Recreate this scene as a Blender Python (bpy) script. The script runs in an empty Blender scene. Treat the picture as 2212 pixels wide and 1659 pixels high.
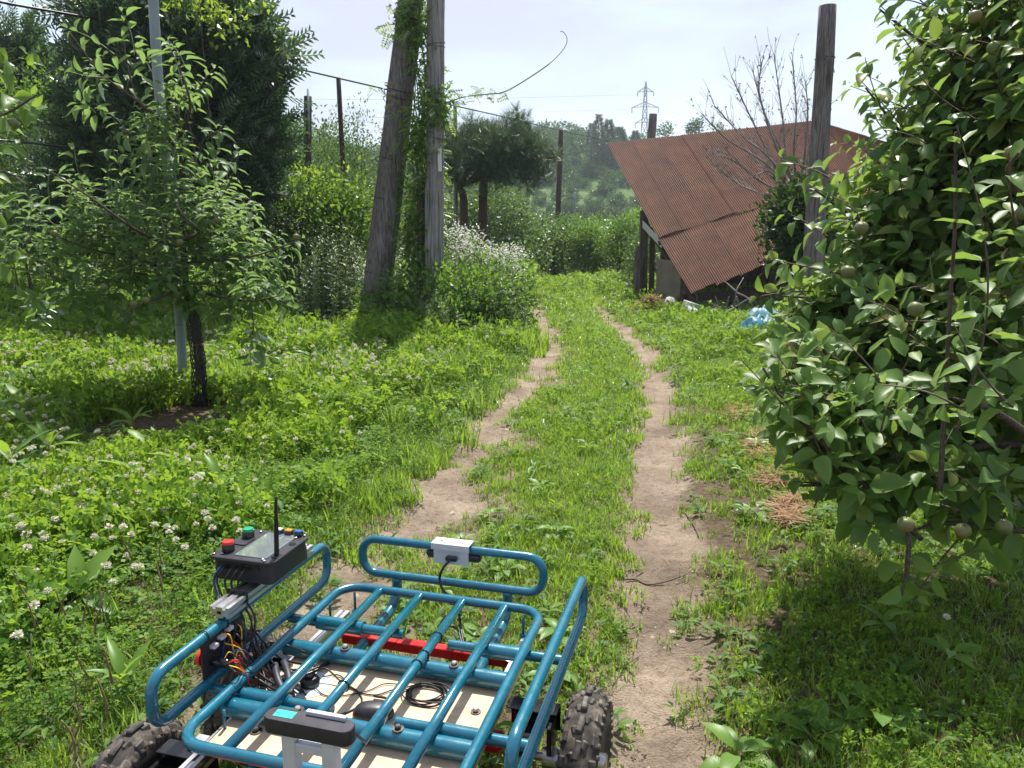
import bpy, math, random
import numpy as np
from mathutils import Vector, Matrix, noise as mnoise

random.seed(7)
RNG = np.random.default_rng(7)
sc = bpy.context.scene
COL = sc.collection
R = math.radians

# ------------------------------------------------------------------ camera, sky, sun, exposure
F, CX, CY = 1680.0, 1106.0, 829.5          # focal length and centre for a 2212 px wide view
PITCH = math.atan((CY - 490) / F)
CAMZ = 1.55
cam_d = bpy.data.cameras.new("camera")
cam_d.sensor_width = 36.0
cam_d.lens = 36.0 * F / 2212.0
cam_d.clip_start = 0.05
cam_d.clip_end = 6000
cam = bpy.data.objects.new("camera", cam_d)
cam.location = (0, 0, CAMZ)
cam.rotation_euler = (R(90) - PITCH, 0, 0)
COL.objects.link(cam)
sc.camera = cam

SUN_AZ, SUN_EL = R(9), R(62)              # azimuth to the right of the view direction
world = bpy.data.worlds.new("World")
sc.world = world
world.use_nodes = True
wn, wl = world.node_tree.nodes, world.node_tree.links
wn.clear()
w_out = wn.new("ShaderNodeOutputWorld")
w_bg = wn.new("ShaderNodeBackground")
w_bg.inputs[1].default_value = 0.10
w_sky = wn.new("ShaderNodeTexSky")
w_sky.sky_type = 'NISHITA'
w_sky.sun_disc = False
w_sky.sun_elevation = SUN_EL
w_sky.sun_rotation = SUN_AZ
w_sky.dust_density = 1.0
w_tc = wn.new("ShaderNodeTexCoord")
w_map = wn.new("ShaderNodeMapping")
w_map.inputs['Scale'].default_value = (1.0, 1.0, 3.2)
w_n = wn.new("ShaderNodeTexNoise")
w_n.inputs['Scale'].default_value = 2.1
w_n.inputs['Detail'].default_value = 7
w_n.inputs['Roughness'].default_value = 0.52
w_n.inputs['Distortion'].default_value = 0.35
w_r = wn.new("ShaderNodeValToRGB")
w_r.color_ramp.elements[0].position = 0.40
w_r.color_ramp.elements[0].color = (0.45, 0.45, 0.45, 1)
w_r.color_ramp.elements[1].position = 0.60
w_r.color_ramp.elements[1].color = (0.97, 0.97, 0.97, 1)
w_m = wn.new("ShaderNodeMixRGB")
w_m.inputs[2].default_value = (2.55, 2.62, 3.30, 1)
wl.new(w_tc.outputs['Generated'], w_map.inputs[0])
wl.new(w_map.outputs[0], w_n.inputs['Vector'])
wl.new(w_n.outputs[0], w_r.inputs[0])
wl.new(w_r.outputs[0], w_m.inputs[0])
wl.new(w_sky.outputs[0], w_m.inputs[1])
wl.new(w_m.outputs[0], w_bg.inputs[0])
wl.new(w_bg.outputs[0], w_out.inputs[0])

sun_d = bpy.data.lights.new("sun", 'SUN')
sun_d.energy = 3.5
sun_d.angle = R(1.0)
sun_d.color = (1.0, 0.95, 0.87)
sun = bpy.data.objects.new("sun", sun_d)
_sd = Vector((math.sin(SUN_AZ) * math.cos(SUN_EL), math.cos(SUN_AZ) * math.cos(SUN_EL), math.sin(SUN_EL)))
sun.rotation_euler = (-_sd).to_track_quat('-Z', 'Y').to_euler()
sun.location = (0, 0, 30)
COL.objects.link(sun)

vs = sc.view_settings
vs.view_transform = 'Standard'
vs.look = 'None'
vs.gamma = 1.0
vs.use_curve_mapping = False
vs.exposure = 1.31
sc.cycles.max_bounces = 9
sc.cycles.diffuse_bounces = 5
sc.cycles.glossy_bounces = 3
sc.cycles.transmission_bounces = 7
sc.cycles.transparent_max_bounces = 8
sc.cycles.volume_bounces = 1
sc.cycles.caustics_reflective = False
sc.cycles.caustics_refractive = False
sc.cycles.sample_clamp_indirect = 6

# ------------------------------------------------------------------ placing helpers
def ray(u, v):
    d = ((u - CX) / F, 1.0, -(v - CY) / F)
    c, s = math.cos(PITCH), math.sin(PITCH)
    return Vector((d[0], d[1] * c + d[2] * s, -d[1] * s + d[2] * c))
def G(u, v, z=0.0):
    r = ray(u, v)
    t = (z - CAMZ) / r.z
    return Vector((r.x * t, r.y * t, z))
def at(u, v, Y):
    r = ray(u, v)
    t = Y / r.y
    return Vector((r.x * t, Y, CAMZ + r.z * t))
def proj(P):
    P = np.asarray(P, float)
    x, y, z = P[..., 0], P[..., 1], P[..., 2] - CAMZ
    c, s = math.cos(PITCH), math.sin(PITCH)
    dep = y * c - z * s
    up = y * s + z * c
    return CX + F * x / dep, CY - F * up / dep, dep

# ------------------------------------------------------------------ numpy value noise
def _h(ix, iy, seed):
    n = (ix * 374761393 + iy * 668265263 + seed * 974634777) & 0xFFFFFFFF
    n = ((n ^ (n >> 13)) * 1274126177) & 0xFFFFFFFF
    return ((n ^ (n >> 16)) & 0xFFFF) / 65535.0
def vnoise(x, y, seed=0):
    x = np.asarray(x, float); y = np.asarray(y, float)
    ix = np.floor(x).astype(np.int64); iy = np.floor(y).astype(np.int64)
    fx = x - ix; fy = y - iy
    fx = fx * fx * (3 - 2 * fx); fy = fy * fy * (3 - 2 * fy)
    a = _h(ix, iy, seed); b = _h(ix + 1, iy, seed); c = _h(ix, iy + 1, seed); d = _h(ix + 1, iy + 1, seed)
    return (a * (1 - fx) + b * fx) * (1 - fy) + (c * (1 - fx) + d * fx) * fy
def fbm(x, y, seed=0, oct=4):
    s = 0; a = 0.5; t = 0
    for o in range(oct):
        s = s + a * vnoise(x * 2 ** o, y * 2 ** o, seed + o * 17); t += a; a *= 0.5
    return s / t
def sstep(a, b, x):
    t = np.clip((np.asarray(x, float) - a) / (b - a), 0, 1)
    return t * t * (3 - 2 * t)

# ------------------------------------------------------------------ mesh building
class MB:
    def __init__(self):
        self.v = []; self.f = []; self.m = []
    def add(self, vs_, fs_, mi=0, M=None):
        o = len(self.v)
        if M is not None: vs_ = [tuple(M @ Vector(p)) for p in vs_]
        self.v.extend([tuple(p) for p in vs_])
        self.f.extend([tuple(i + o for i in f) for f in fs_])
        self.m.extend([mi] * len(fs_))
        return self
    def box(self, c, s, mi=0, rz=0, bev=0.0, M=None):
        hx, hy, hz = s[0] / 2, s[1] / 2, s[2] / 2
        b = min(bev, hx * .9, hy * .9, hz * .9)
        if b <= 0:
            V = [(x, y, z) for x in (-hx, hx) for y in (-hy, hy) for z in (-hz, hz)]
            Fc = [(0, 1, 3, 2), (4, 6, 7, 5), (0, 4, 5, 1), (2, 3, 7, 6), (0, 2, 6, 4), (1, 5, 7, 3)]
        else:
            V = []; Fc = []
            ring = [(-hx + b, -hy), (hx - b, -hy), (hx, -hy + b), (hx, hy - b), (hx - b, hy), (-hx + b, hy), (-hx, hy - b), (-hx, -hy + b)]
            inn = [(-hx + b, -hy + b), (hx - b, -hy + b), (hx - b, -hy + b), (hx - b, hy - b), (hx - b, hy - b), (-hx + b, hy - b), (-hx + b, hy - b), (-hx + b, -hy + b)]
            for (rg, z) in ((inn, -hz), (ring, -hz + b), (ring, hz - b), (inn, hz)):
                V += [(x, y, z) for x, y in rg]
            for k in range(3):
                for i in range(8):
                    j = (i + 1) % 8
                    Fc.append((k * 8 + i, k * 8 + j, (k + 1) * 8 + j, (k + 1) * 8 + i))
            Fc.append(tuple(reversed(range(8)))); Fc.append(tuple(range(24, 32)))
        T = Matrix.Translation(Vector(c)) @ Matrix.Rotation(rz, 4, 'Z')
        if M is not None: T = M @ T
        return self.add(V, Fc, mi, T)
    def tube(self, pts, r, n=10, mi=0, caps=True, closed=False):
        pts = [Vector(p) for p in pts]
        N = len(pts)
        rr = r if isinstance(r, (list, tuple, np.ndarray)) else [r] * N
        V = []; Fc = []
        prev = None
        for i, p in enumerate(pts):
            if closed: t = pts[(i + 1) % N] - pts[i - 1]
            else: t = pts[min(i + 1, N - 1)] - pts[max(i - 1, 0)]
            if t.length < 1e-9: t = Vector((0, 0, 1))
            t.normalize()
            if prev is None:
                a = Vector((0, 0, 1)) if abs(t.z) < .9 else Vector((1, 0, 0))
                x = t.cross(a).normalized()
            else:
                x = (prev - t * prev.dot(t))
                x = x.normalized() if x.length > 1e-6 else t.cross(Vector((0, 0, 1))).normalized()
            prev = x
            y = t.cross(x)
            for k in range(n):
                an = 2 * math.pi * k / n
                V.append(tuple(p + (x * math.cos(an) + y * math.sin(an)) * rr[i]))
        M_ = N if closed else N - 1
        for i in range(M_):
            j = (i + 1) % N
            for k in range(n):
                l = (k + 1) % n
                Fc.append((i * n + k, i * n + l, j * n + l, j * n + k))
        if caps and not closed:
            Fc.append(tuple(reversed(range(n)))); Fc.append(tuple(range((N - 1) * n, N * n)))
        return self.add(V, Fc, mi)
    def lathe(self, prof, n=20, mi=0, M=None, close_ends=True):
        V = []; Fc = []
        for (r_, z) in prof:
            for k in range(n):
                a = 2 * math.pi * k / n
                V.append((r_ * math.cos(a), r_ * math.sin(a), z))
        P_ = len(prof)
        for i in range(P_ - 1):
            for k in range(n):
                l = (k + 1) % n
                Fc.append((i * n + k, i * n + l, (i + 1) * n + l, (i + 1) * n + k))
        if close_ends:
            Fc.append(tuple(reversed(range(n)))); Fc.append(tuple(range((P_ - 1) * n, P_ * n)))
        return self.add(V, Fc, mi, M)

def link(o, parent=None):
    COL.objects.link(o)
    if parent is not None: o.parent = parent
    return o
def tag(o, label=None, cat=None, group=None, kind=None):
    if label: o['label'] = label
    if cat: o['category'] = cat
    if group: o['group'] = group
    if kind: o['kind'] = kind
    return o
def obj(name, mb, mats, parent=None, smooth=True, sharp=None, label=None):
    me = bpy.data.meshes.new(name)
    me.from_pydata(mb.v, [], mb.f)
    if not isinstance(mats, (list, tuple)): mats = [mats]
    for m in mats: me.materials.append(m)
    if len(mats) > 1: me.polygons.foreach_set('material_index', mb.m)
    if smooth: me.shade_smooth()
    if smooth and sharp is not None:
        try: me.set_sharp_from_angle(angle=R(sharp))
        except Exception: pass
    me.update()
    o = bpy.data.objects.new(name, me)
    link(o, parent)
    if label: o['label'] = label
    return o
def thing(name, loc, label, cat, group=None, rz=0):
    o = bpy.data.objects.new(name, None)
    o.empty_display_size = 0.1
    o.location = loc; o.rotation_euler = (0, 0, rz)
    link(o)
    return tag(o, label, cat, group)
def copy_tree(o, parent=None):
    c = o.copy(); COL.objects.link(c); c.parent = parent
    for ch in list(o.children): copy_tree(ch, c)
    return c
def np_mesh(name, V, Fc, mats, smooth=False, midx=None, k=None):
    """V (n,3); Fc (m,k) array of equal-sized faces"""
    me = bpy.data.meshes.new(name)
    m, k = Fc.shape
    me.vertices.add(len(V)); me.vertices.foreach_set('co', np.ascontiguousarray(V, np.float32).ravel())
    me.loops.add(m * k); me.loops.foreach_set('vertex_index', np.ascontiguousarray(Fc, np.int32).ravel())
    me.polygons.add(m); me.polygons.foreach_set('loop_start', np.arange(0, m * k, k, dtype=np.int32))
    try: me.polygons.foreach_set('loop_total', np.full(m, k, np.int32))
    except Exception: pass
    if not isinstance(mats, (list, tuple)): mats = [mats]
    for mm in mats: me.materials.append(mm)
    if midx is not None: me.polygons.foreach_set('material_index', np.asarray(midx, np.int32))
    me.update(calc_edges=True)
    if smooth: me.shade_smooth()
    return me

# ------------------------------------------------------------------ materials
def mat(name):
    m = bpy.data.materials.new(name); m.use_nodes = True
    nt = m.node_tree; nt.nodes.clear()
    out = nt.nodes.new('ShaderNodeOutputMaterial')
    return m, nt, nt.nodes, nt.links, out
def ramp(nt, fac, stops):
    r = nt.nodes.new('ShaderNodeValToRGB')
    e = r.color_ramp.elements
    while len(e) < len(stops): e.new(0.5)
    for i, (p, c) in enumerate(stops):
        e[i].position = p; e[i].color = (c[0], c[1], c[2], 1)
    nt.links.new(fac, r.inputs[0])
    return r.outputs[0]
def noise_n(nt, scale, detail=4, rough=.55, vec=None, dist=0.0):
    n = nt.nodes.new('ShaderNodeTexNoise')
    n.inputs['Scale'].default_value = scale; n.inputs['Detail'].default_value = detail
    n.inputs['Roughness'].default_value = rough; n.inputs['Distortion'].default_value = dist
    if vec is not None: nt.links.new(vec, n.inputs['Vector'])
    return n.outputs[0]
def objcoord(nt, scale=(1, 1, 1)):
    t = nt.nodes.new('ShaderNodeTexCoord'); mp = nt.nodes.new('ShaderNodeMapping')
    mp.inputs['Scale'].default_value = scale
    nt.links.new(t.outputs['Object'], mp.inputs[0])
    return mp.outputs[0]
def bump(nt, h, strength, dist):
    b = nt.nodes.new('ShaderNodeBump'); b.inputs['Strength'].default_value = strength
    b.inputs['Distance'].default_value = dist
    nt.links.new(h, b.inputs['Height'])
    return b.outputs[0]
def mixc(nt, fac, a, b, mode='MIX'):
    m = nt.nodes.new('ShaderNodeMixRGB'); m.blend_type = mode
    for i, x in ((0, fac), (1, a), (2, b)):
        if isinstance(x, (int, float)): m.inputs[i].default_value = x
        elif isinstance(x, tuple): m.inputs[i].default_value = (*x[:3], 1)
        else: nt.links.new(x, m.inputs[i])
    return m.outputs[0]
def principled(nt, out, color, rough=.5, metal=0.0, normal=None, spec=.5, coat=0.0):
    b = nt.nodes.new('ShaderNodeBsdfPrincipled')
    for k, x in (('Base Color', color), ('Roughness', rough), ('Metallic', metal), ('Specular IOR Level', spec), ('Coat Weight', coat)):
        if isinstance(x, tuple): b.inputs[k].default_value = (*x[:3], 1)
        elif isinstance(x, (int, float)): b.inputs[k].default_value = x
        else: nt.links.new(x, b.inputs[k])
    if normal is not None: nt.links.new(normal, b.inputs['Normal'])
    nt.links.new(b.outputs[0], out.inputs[0])
    return b
def simple(name, c, rough=.5, metal=0.0, var=.15, scale=30, bmp=0.0, spec=.5, coat=0.0, bscale=None):
    m, nt, n, l, out = mat(name)
    v = objcoord(nt)
    f = noise_n(nt, scale, 5, .6, v)
    col = ramp(nt, f, [(.3, tuple(x * (1 - var) for x in c)), (.7, tuple(min(1, x * (1 + var)) for x in c))])
    nrm = bump(nt, noise_n(nt, bscale or scale * 3, 4, .6, v), 1.0, bmp) if bmp else None
    rr = ramp(nt, noise_n(nt, scale * .7, 3, .6, v), [(.3, (max(0, rough - .08),) * 3), (.7, (min(1, rough + .08),) * 3)])
    principled(nt, out, col, rr, metal, nrm, spec, coat)
    return m
def leafmat(name, cols, trans=(.25, .42, .04), tmix=.4, gloss=.12, grough=.35, rnd='island', under=None, zone=None):
    """cols: list of base colours picked at random per leaf (or per instance)"""
    m, nt, n, l, out = mat(name)
    if rnd == 'island':
        g = n.new('ShaderNodeNewGeometry'); fac = g.outputs['Random Per Island']
    else:
        g0 = n.new('ShaderNodeObjectInfo'); g1 = n.new('ShaderNodeNewGeometry')
        ad = n.new('ShaderNodeMath'); ad.operation = 'ADD'
        l.new(g0.outputs['Random'], ad.inputs[0]); l.new(g1.outputs['Random Per Island'], ad.inputs[1])
        fr = n.new('ShaderNodeMath'); fr.operation = 'FRACT'; l.new(ad.outputs[0], fr.inputs[0]); fac = fr.outputs[0]
        if rnd == 'both':
            pass
    k = len(cols)
    col = ramp(nt, fac, [(i / max(1, k - 1), cols[i]) for i in range(k)])
    if zone is not None:      # broad drifts of a second tone, fixed to the ground
        geo = n.new('ShaderNodeNewGeometry')
        zz = noise_n(nt, zone[0], 3, .6, geo.outputs['Position'])
        zf = ramp(nt, zz, [(.42, (0, 0, 0)), (.62, (1, 1, 1))])
        col = mixc(nt, mixc(nt, 1.0, zf, (zone[2],) * 3, 'MULTIPLY'), col, mixc(nt, 1.0, col, zone[1], 'MULTIPLY'))
    if under is not None:
        bf = n.new('ShaderNodeNewGeometry')
        col = mixc(nt, bf.outputs['Backfacing'], col, mixc(nt, .38, col, under))
    d = n.new('ShaderNodeBsdfDiffuse'); l.new(col, d.inputs[0])
    t = n.new('ShaderNodeBsdfTranslucent')
    tc = mixc(nt, .65, col, trans)
    l.new(tc, t.inputs[0])
    m1 = n.new('ShaderNodeMixShader'); m1.inputs[0].default_value = tmix
    l.new(d.outputs[0], m1.inputs[1]); l.new(t.outputs[0], m1.inputs[2])
    gl = n.new('ShaderNodeBsdfGlossy'); gl.inputs['Roughness'].default_value = grough
    gl.inputs[0].default_value = (1, 1, 1, 1)
    fz = n.new('ShaderNodeFresnel'); fz.inputs[0].default_value = 1.45
    mu = n.new('ShaderNodeMath'); mu.operation = 'MULTIPLY_ADD'; mu.inputs[1].default_value = 1.0; mu.inputs[2].default_value = gloss * .35
    l.new(fz.outputs[0], mu.inputs[0])
    sc_ = n.new('ShaderNodeMath'); sc_.operation = 'MULTIPLY'; sc_.inputs[1].default_value = min(1, gloss * 3.6)
    l.new(mu.outputs[0], sc_.inputs[0])
    m2 = n.new('ShaderNodeMixShader'); l.new(sc_.outputs[0], m2.inputs[0])
    l.new(m1.outputs[0], m2.inputs[1]); l.new(gl.outputs[0], m2.inputs[2])
    l.new(m2.outputs[0], out.inputs[0])
    return m

M_apple = leafmat('apple_leaf', [(.036, .088, .022), (.058, .130, .027), (.088, .178, .036), (.12, .22, .05), (.15, .245, .06), (.24, .24, .05)], trans=(.44, .66, .08), tmix=.47, gloss=.075, grough=.42, under=(.20, .28, .14))
M_apple_grey = leafmat('greyish_apple_leaf', [(.045, .095, .036), (.066, .13, .044), (.095, .17, .058), (.14, .22, .085)], trans=(.38, .60, .10), tmix=.46, gloss=.055, grough=.42, under=(.26, .32, .24))
M_apple_young = leafmat('young_apple_leaf', [(.055, .13, .025), (.085, .18, .03), (.12, .22, .05)], trans=(.42, .62, .06), tmix=.5, gloss=.08, grough=.45, under=(.25, .33, .18))
M_orch = leafmat('orchard_leaf', [(.030, .070, .022), (.055, .115, .032), (.095, .17, .05), (.17, .25, .11)], trans=(.26, .42, .06), tmix=.36, gloss=.05, grough=.5)
M_con = leafmat('conifer_spray', [(.026, .058, .032), (.040, .084, .042), (.060, .115, .054), (.10, .17, .075)], trans=(.14, .26, .07), tmix=.32, gloss=.05, grough=.5)
M_pine = leafmat('pine_needle', [(.035, .075, .035), (.05, .10, .045), (.075, .13, .06)], trans=(.16, .28, .06), tmix=.25, gloss=.06, grough=.5)
M_bright = leafmat('vine_leaf', [(.055, .13, .02), (.085, .19, .025), (.13, .24, .03), (.20, .30, .045)], trans=(.5, .65, .06), tmix=.5, gloss=.05, grough=.5)
M_weed = leafmat('weed_leaf', [(.026, .075, .016), (.045, .115, .020), (.075, .165, .026), (.12, .22, .035)], trans=(.34, .56, .05), tmix=.4, gloss=.05, grough=.5)
M_clover = leafmat('clover_leaf', [(.036, .102, .012), (.070, .165, .018), (.125, .235, .022), (.21, .32, .035)], trans=(.45, .68, .05), tmix=.45, gloss=.04, grough=.5, rnd='both', zone=(.55, (1.5, 1.25, .8), .7))
M_grass = leafmat('grass_blade', [(.09, .18, .016), (.135, .25, .020), (.20, .32, .03), (.28, .36, .06)], trans=(.42, .65, .06), tmix=.48, gloss=.05, grough=.45, rnd='both', zone=(.4, (1.25, 1.1, .9), .7))
M_dock = leafmat('dock_leaf', [(.07, .17, .03), (.12, .25, .035), (.20, .34, .06)], trans=(.55, .78, .06), tmix=.5, gloss=.08, grough=.42)
M_ivy = leafmat('ivy_leaf', [(.016, .042, .014), (.028, .065, .018), (.045, .095, .026)], trans=(.2, .36, .05), tmix=.25, gloss=.06, grough=.45)
M_hosta = leafmat('hosta_leaf', [(.035, .085, .045), (.05, .10, .05)], trans=(.15, .3, .08), tmix=.2, gloss=.09, grough=.4)
M_hosta_rim = leafmat('hosta_rim', [(.35, .38, .18), (.42, .44, .24)], trans=(.5, .5, .2), tmix=.3, gloss=.06, grough=.4)
M_hill = leafmat('hill_leaf', [(.035, .085, .022), (.055, .115, .030), (.085, .155, .045), (.12, .19, .07)], trans=(.14, .24, .05), tmix=.3, gloss=.02, rnd='both', zone=(.03, (.75, .85, .9), .8))
M_white = leafmat('white_petal', [(.70, .69, .60), (.78, .77, .70), (.84, .83, .79)], trans=(.7, .68, .6), tmix=.3, gloss=.01, rnd='both')
M_head = leafmat('clover_head', [(.78, .76, .60), (.85, .84, .74), (.80, .78, .62), (.55, .44, .26)], trans=(.6, .55, .45), tmix=.25, gloss=.01, rnd='both')
M_straw = leafmat('straw', [(.26, .15, .085), (.36, .22, .13), (.42, .29, .18)], trans=(.4, .25, .12), tmix=.15, gloss=.02, rnd='both')
M_spike = simple('plantain_spike', (.19, .14, .06), .8, var=.4, scale=80)

def bark(name, c1, c2, c3, sc_=(14, 14, 1.6), rough=.85, bs=.012):
    m, nt, n, l, out = mat(name)
    v = objcoord(nt, sc_)
    a = noise_n(nt, 3.0, 8, .65, v, .3)
    v2 = objcoord(nt, (sc_[0] * 3, sc_[1] * 3, sc_[2] * .5))
    b_ = noise_n(nt, 3.0, 5, .6, v2)
    v3 = objcoord(nt, (1, 1, .5))
    big = noise_n(nt, 2.2, 4, .6, v3)
    col = ramp(nt, a, [(.28, c1), (.5, c2), (.75, c3)])
    crack = ramp(nt, b_, [(.38, (.25, .22, .20)), (.50, (1, 1, 1))])
    col = mixc(nt, .85, col, crack, 'MULTIPLY')
    col = mixc(nt, ramp(nt, big, [(.45, (0, 0, 0)), (.7, (.8, .8, .8))]), col, mixc(nt, 1.0, col, (.55, .48, .45), 'MULTIPLY'))
    nrm = bump(nt, b_, 1.0, bs)
    principled(nt, out, col, rough, 0, nrm, .25)
    return m
M_pole = bark('weathered_pole', (.10, .085, .075), (.20, .18, .165), (.33, .31, .29))
M_pole_pale = bark('grey_pole', (.17, .165, .15), (.27, .265, .25), (.36, .355, .34), (8, 8, 1.0), bs=.004)
M_pole_brown = bark('brown_post', (.055, .035, .028), (.10, .065, .05), (.16, .11, .09))
M_bark = bark('apple_bark', (.06, .045, .035), (.12, .095, .075), (.20, .165, .135), (30, 30, 12), bs=.006)
M_twig = simple('twig', (.10, .075, .05), .8, var=.3, scale=60)
M_greentwig = simple('green_twig', (.16, .19, .09), .7, var=.25, scale=60)
M_dead = simple('dead_branch', (.20, .17, .15), .85, var=.35, scale=30)
# ------------------------------------------------------------------ the ground
RR = [(1659,1325,1535),(1500,1325,1505),(1300,1330,1492),(1100,1345,1482),(950,1362,1474),(850,1375,1460),(780,1365,1434),(730,1335,1390),(700,1300,1347),(675,1278,1314),(650,1262,1292)]
LR = [(1659,230,400),(1500,440,600),(1400,545,700),(1300,640,800),(1230,700,880),(1180,750,935),(1130,822,1005),(1080,874,1042),(1030,922,1062),(980,958,1072),(930,1003,1102),(880,1052,1132),(840,1100,1168),(800,1135,1203),(760,1150,1226),(720,1148,1216),(690,1143,1193),(665,1138,1184),(645,1132,1172)]
def rut_tab(T):
    a = []
    for v, l, r in T:
        p, q = G(l, v), G(r, v)
        a.append((p.y, (p.x + q.x) / 2, (q.x - p.x) / 2))
    a.sort()
    return np.array(a)
RT, LT = rut_tab(RR), rut_tab(LR)
def rut_d(x, y, T, wob=.07, seed=0):
    """signed distance outside the edge of a rut (negative inside)"""
    c = np.interp(y, T[:, 0], T[:, 1]); h = np.interp(y, T[:, 0], T[:, 2])
    # beyond the table's ends the rut runs straight on / fades
    lo = y < T[0, 0]
    sl = (T[1, 1] - T[0, 1]) / (T[1, 0] - T[0, 0])
    c = np.where(lo, T[0, 1] + (y - T[0, 0]) * sl, c)
    n = (fbm(x * 4.5, y * 4.5, 3 + seed, 3) - .5) * 2 * wob * 2.2 + (vnoise(x * 22, y * 22, 9 + seed) - .5) * .05
    return np.abs(x - c) - h + n + np.maximum(0, y - T[-1, 0]) * .3, c
BARE = [(G(355, 945), .55, .75), (G(470, 905), .30, .25)]         # bare soil by the young tree
def veg(x, y):
    dr, cr = rut_d(x, y, RT, .05, 0)
    dl, cl = rut_d(x, y, LT, .06, 5)
    k = sstep(-.03, .10, dr) * sstep(-.02, .10, dl)
    mid = (x > cl) & (x < cr)
    right = x >= cr
    # worn patches between the left rut and the centre strip
    t = np.clip((x - cl) / np.maximum(.2, cr - cl), 0, 1)
    worn = (1 - sstep(.30, .55, t)) * mid
    worn = worn * sstep(14, 7, y)
    nz = fbm(x * 2.6, y * 2.6, 21, 4)
    k = k * (1 - worn * sstep(.38, .52, nz) * .92)
    # herbs creeping over the left rut and tufts at the edges of both
    cre = .7 * sstep(.58, .68, fbm(x * 2.0, y * 1.6, 222, 4)) * sstep(8.5, 6.5, y) * (x < cl + .6) * (dl < .12) * sstep(-.34, -.02, dl)
    k = np.maximum(k, cre * .8)
    edge = sstep(.60, .70, vnoise(x * 7, y * 7, 232)) * (np.minimum(dr, dl) > -.09) * (np.minimum(dr, dl) < .05)
    k = np.maximum(k, edge * .55)
    # patchy short cover just right of the right rut
    pr = right * (1 - sstep(.25, .95, dr)) * sstep(9, 5, y)
    k = k * (1 - pr * sstep(.44, .60, fbm(x * 3.1, y * 3.1, 33, 4)) * .7)
    for p, a, b in BARE:
        q = ((x - p.x) / a) ** 2 + ((y - p.y) / b) ** 2
        k = k * sstep(.5, 1.3, q + (fbm(x * 6, y * 6, 41, 3) - .5))
    # thin cover on the soil in front of and below the cart
    cx_, cy_ = x + .15, y - 1.9
    under = np.exp(-((cx_ / .75) ** 2 + (cy_ / .9) ** 2) ** 2)
    k = k * (1 - under * .72)
    return np.clip(k, 0, 1), dl, dr, cl, cr
# hidden valley and hillside beyond the crest
def terrain(x, y):
    drop = -10.5 * sstep(21, 62, y) 
    hill = 28.5 * sstep(70, 190, y) * (1 - .10 * sstep(0, 60, x) + .04 * np.sin(x * .05 + 1.0))
    far = 9 * sstep(250, 700, y)
    bumpy = (fbm(x * .02, y * .02, 60, 3) - .5) * 5 * sstep(60, 120, y)
    left = .25 * sstep(-3, -9, x) * sstep(2, 6, y)
    return drop + hill + far + bumpy + left + .0
def ground_h(x, y):
    k, dl, dr, cl, cr = veg(x, y)
    near = sstep(40, 18, y)
    h = terrain(x, y)
    rel = (fbm(x * 1.3, y * 1.3, 70, 4) - .5) * .05 + (fbm(x * 9, y * 9, 75, 3) - .5) * .022
    rut = -.045 * (1 - sstep(-.10, .12, dr)) - .035 * (1 - sstep(-.10, .12, dl))
    bank = .07 * sstep(.10, .7, dl) * (x < cl) + .04 * sstep(.15, .9, dr) * (x > cr)
    lumps = (vnoise(x * 26, y * 26, 80) - .5) * .012 * (1 - k)
    return h + (rel + rut + bank + lumps) * near
def gz(x, y):
    return float(ground_h(np.array([x]), np.array([y]))[0])
def gzv(x, y): return ground_h(np.asarray(x, float), np.asarray(y, float))

def axis(segs):
    a = []
    for s, e, st in segs: a.extend(np.arange(s, e, st))
    return a
xs = axis([(-4.0, 3.2, .045)])
x0, x1, st = xs[0], xs[-1], .06
lft, rgt = [], []
p = x0; s = st
while p > -800: p -= s; s = min(s * 1.06, 60); lft.append(p)
p = x1; s = st
while p < 800: p += s; s = min(s * 1.06, 60); rgt.append(p)
xs = np.array(list(reversed(lft)) + list(xs) + rgt)
ys = axis([(-6, .8, .4), (.8, 8, .04), (8, 14, .07), (14, 24, .14)])
p = ys[-1]; s = .16
while p < 800: p += s; s = min(s * 1.045, 60); ys.append(p)
ys = np.array(ys)
GX, GY = np.meshgrid(xs, ys)
GZ = ground_h(GX, GY)
nX, nY = len(xs), len(ys)
V = np.stack([GX.ravel(), GY.ravel(), GZ.ravel()], 1)
ii, jj = np.meshgrid(np.arange(nX - 1), np.arange(nY - 1))
b0 = (jj * nX + ii).ravel()
FQ = np.stack([b0, b0 + 1, b0 + nX + 1, b0 + nX], 1)
kk, dlv, drv, clv, crv = veg(V[:, 0], V[:, 1])
pale_ = 1 - sstep(-.01, .14, np.minimum(dlv, drv))
tq = np.clip((V[:, 0] - clv) / np.maximum(.2, crv - clv), 0, 1) * (V[:, 0] > clv)
pale_ = np.maximum(pale_, .75 * (V[:, 0] > clv) * (1 - sstep(.3, .5, tq)) * (1 - kk) * (V[:, 0] < crv))
cover = 1 - pale_
fc = V[FQ].mean(1)
is_tr = (np.minimum(dlv[FQ].mean(1), drv[FQ].mean(1)) < .04) & (fc[:, 1] < 24)

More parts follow.
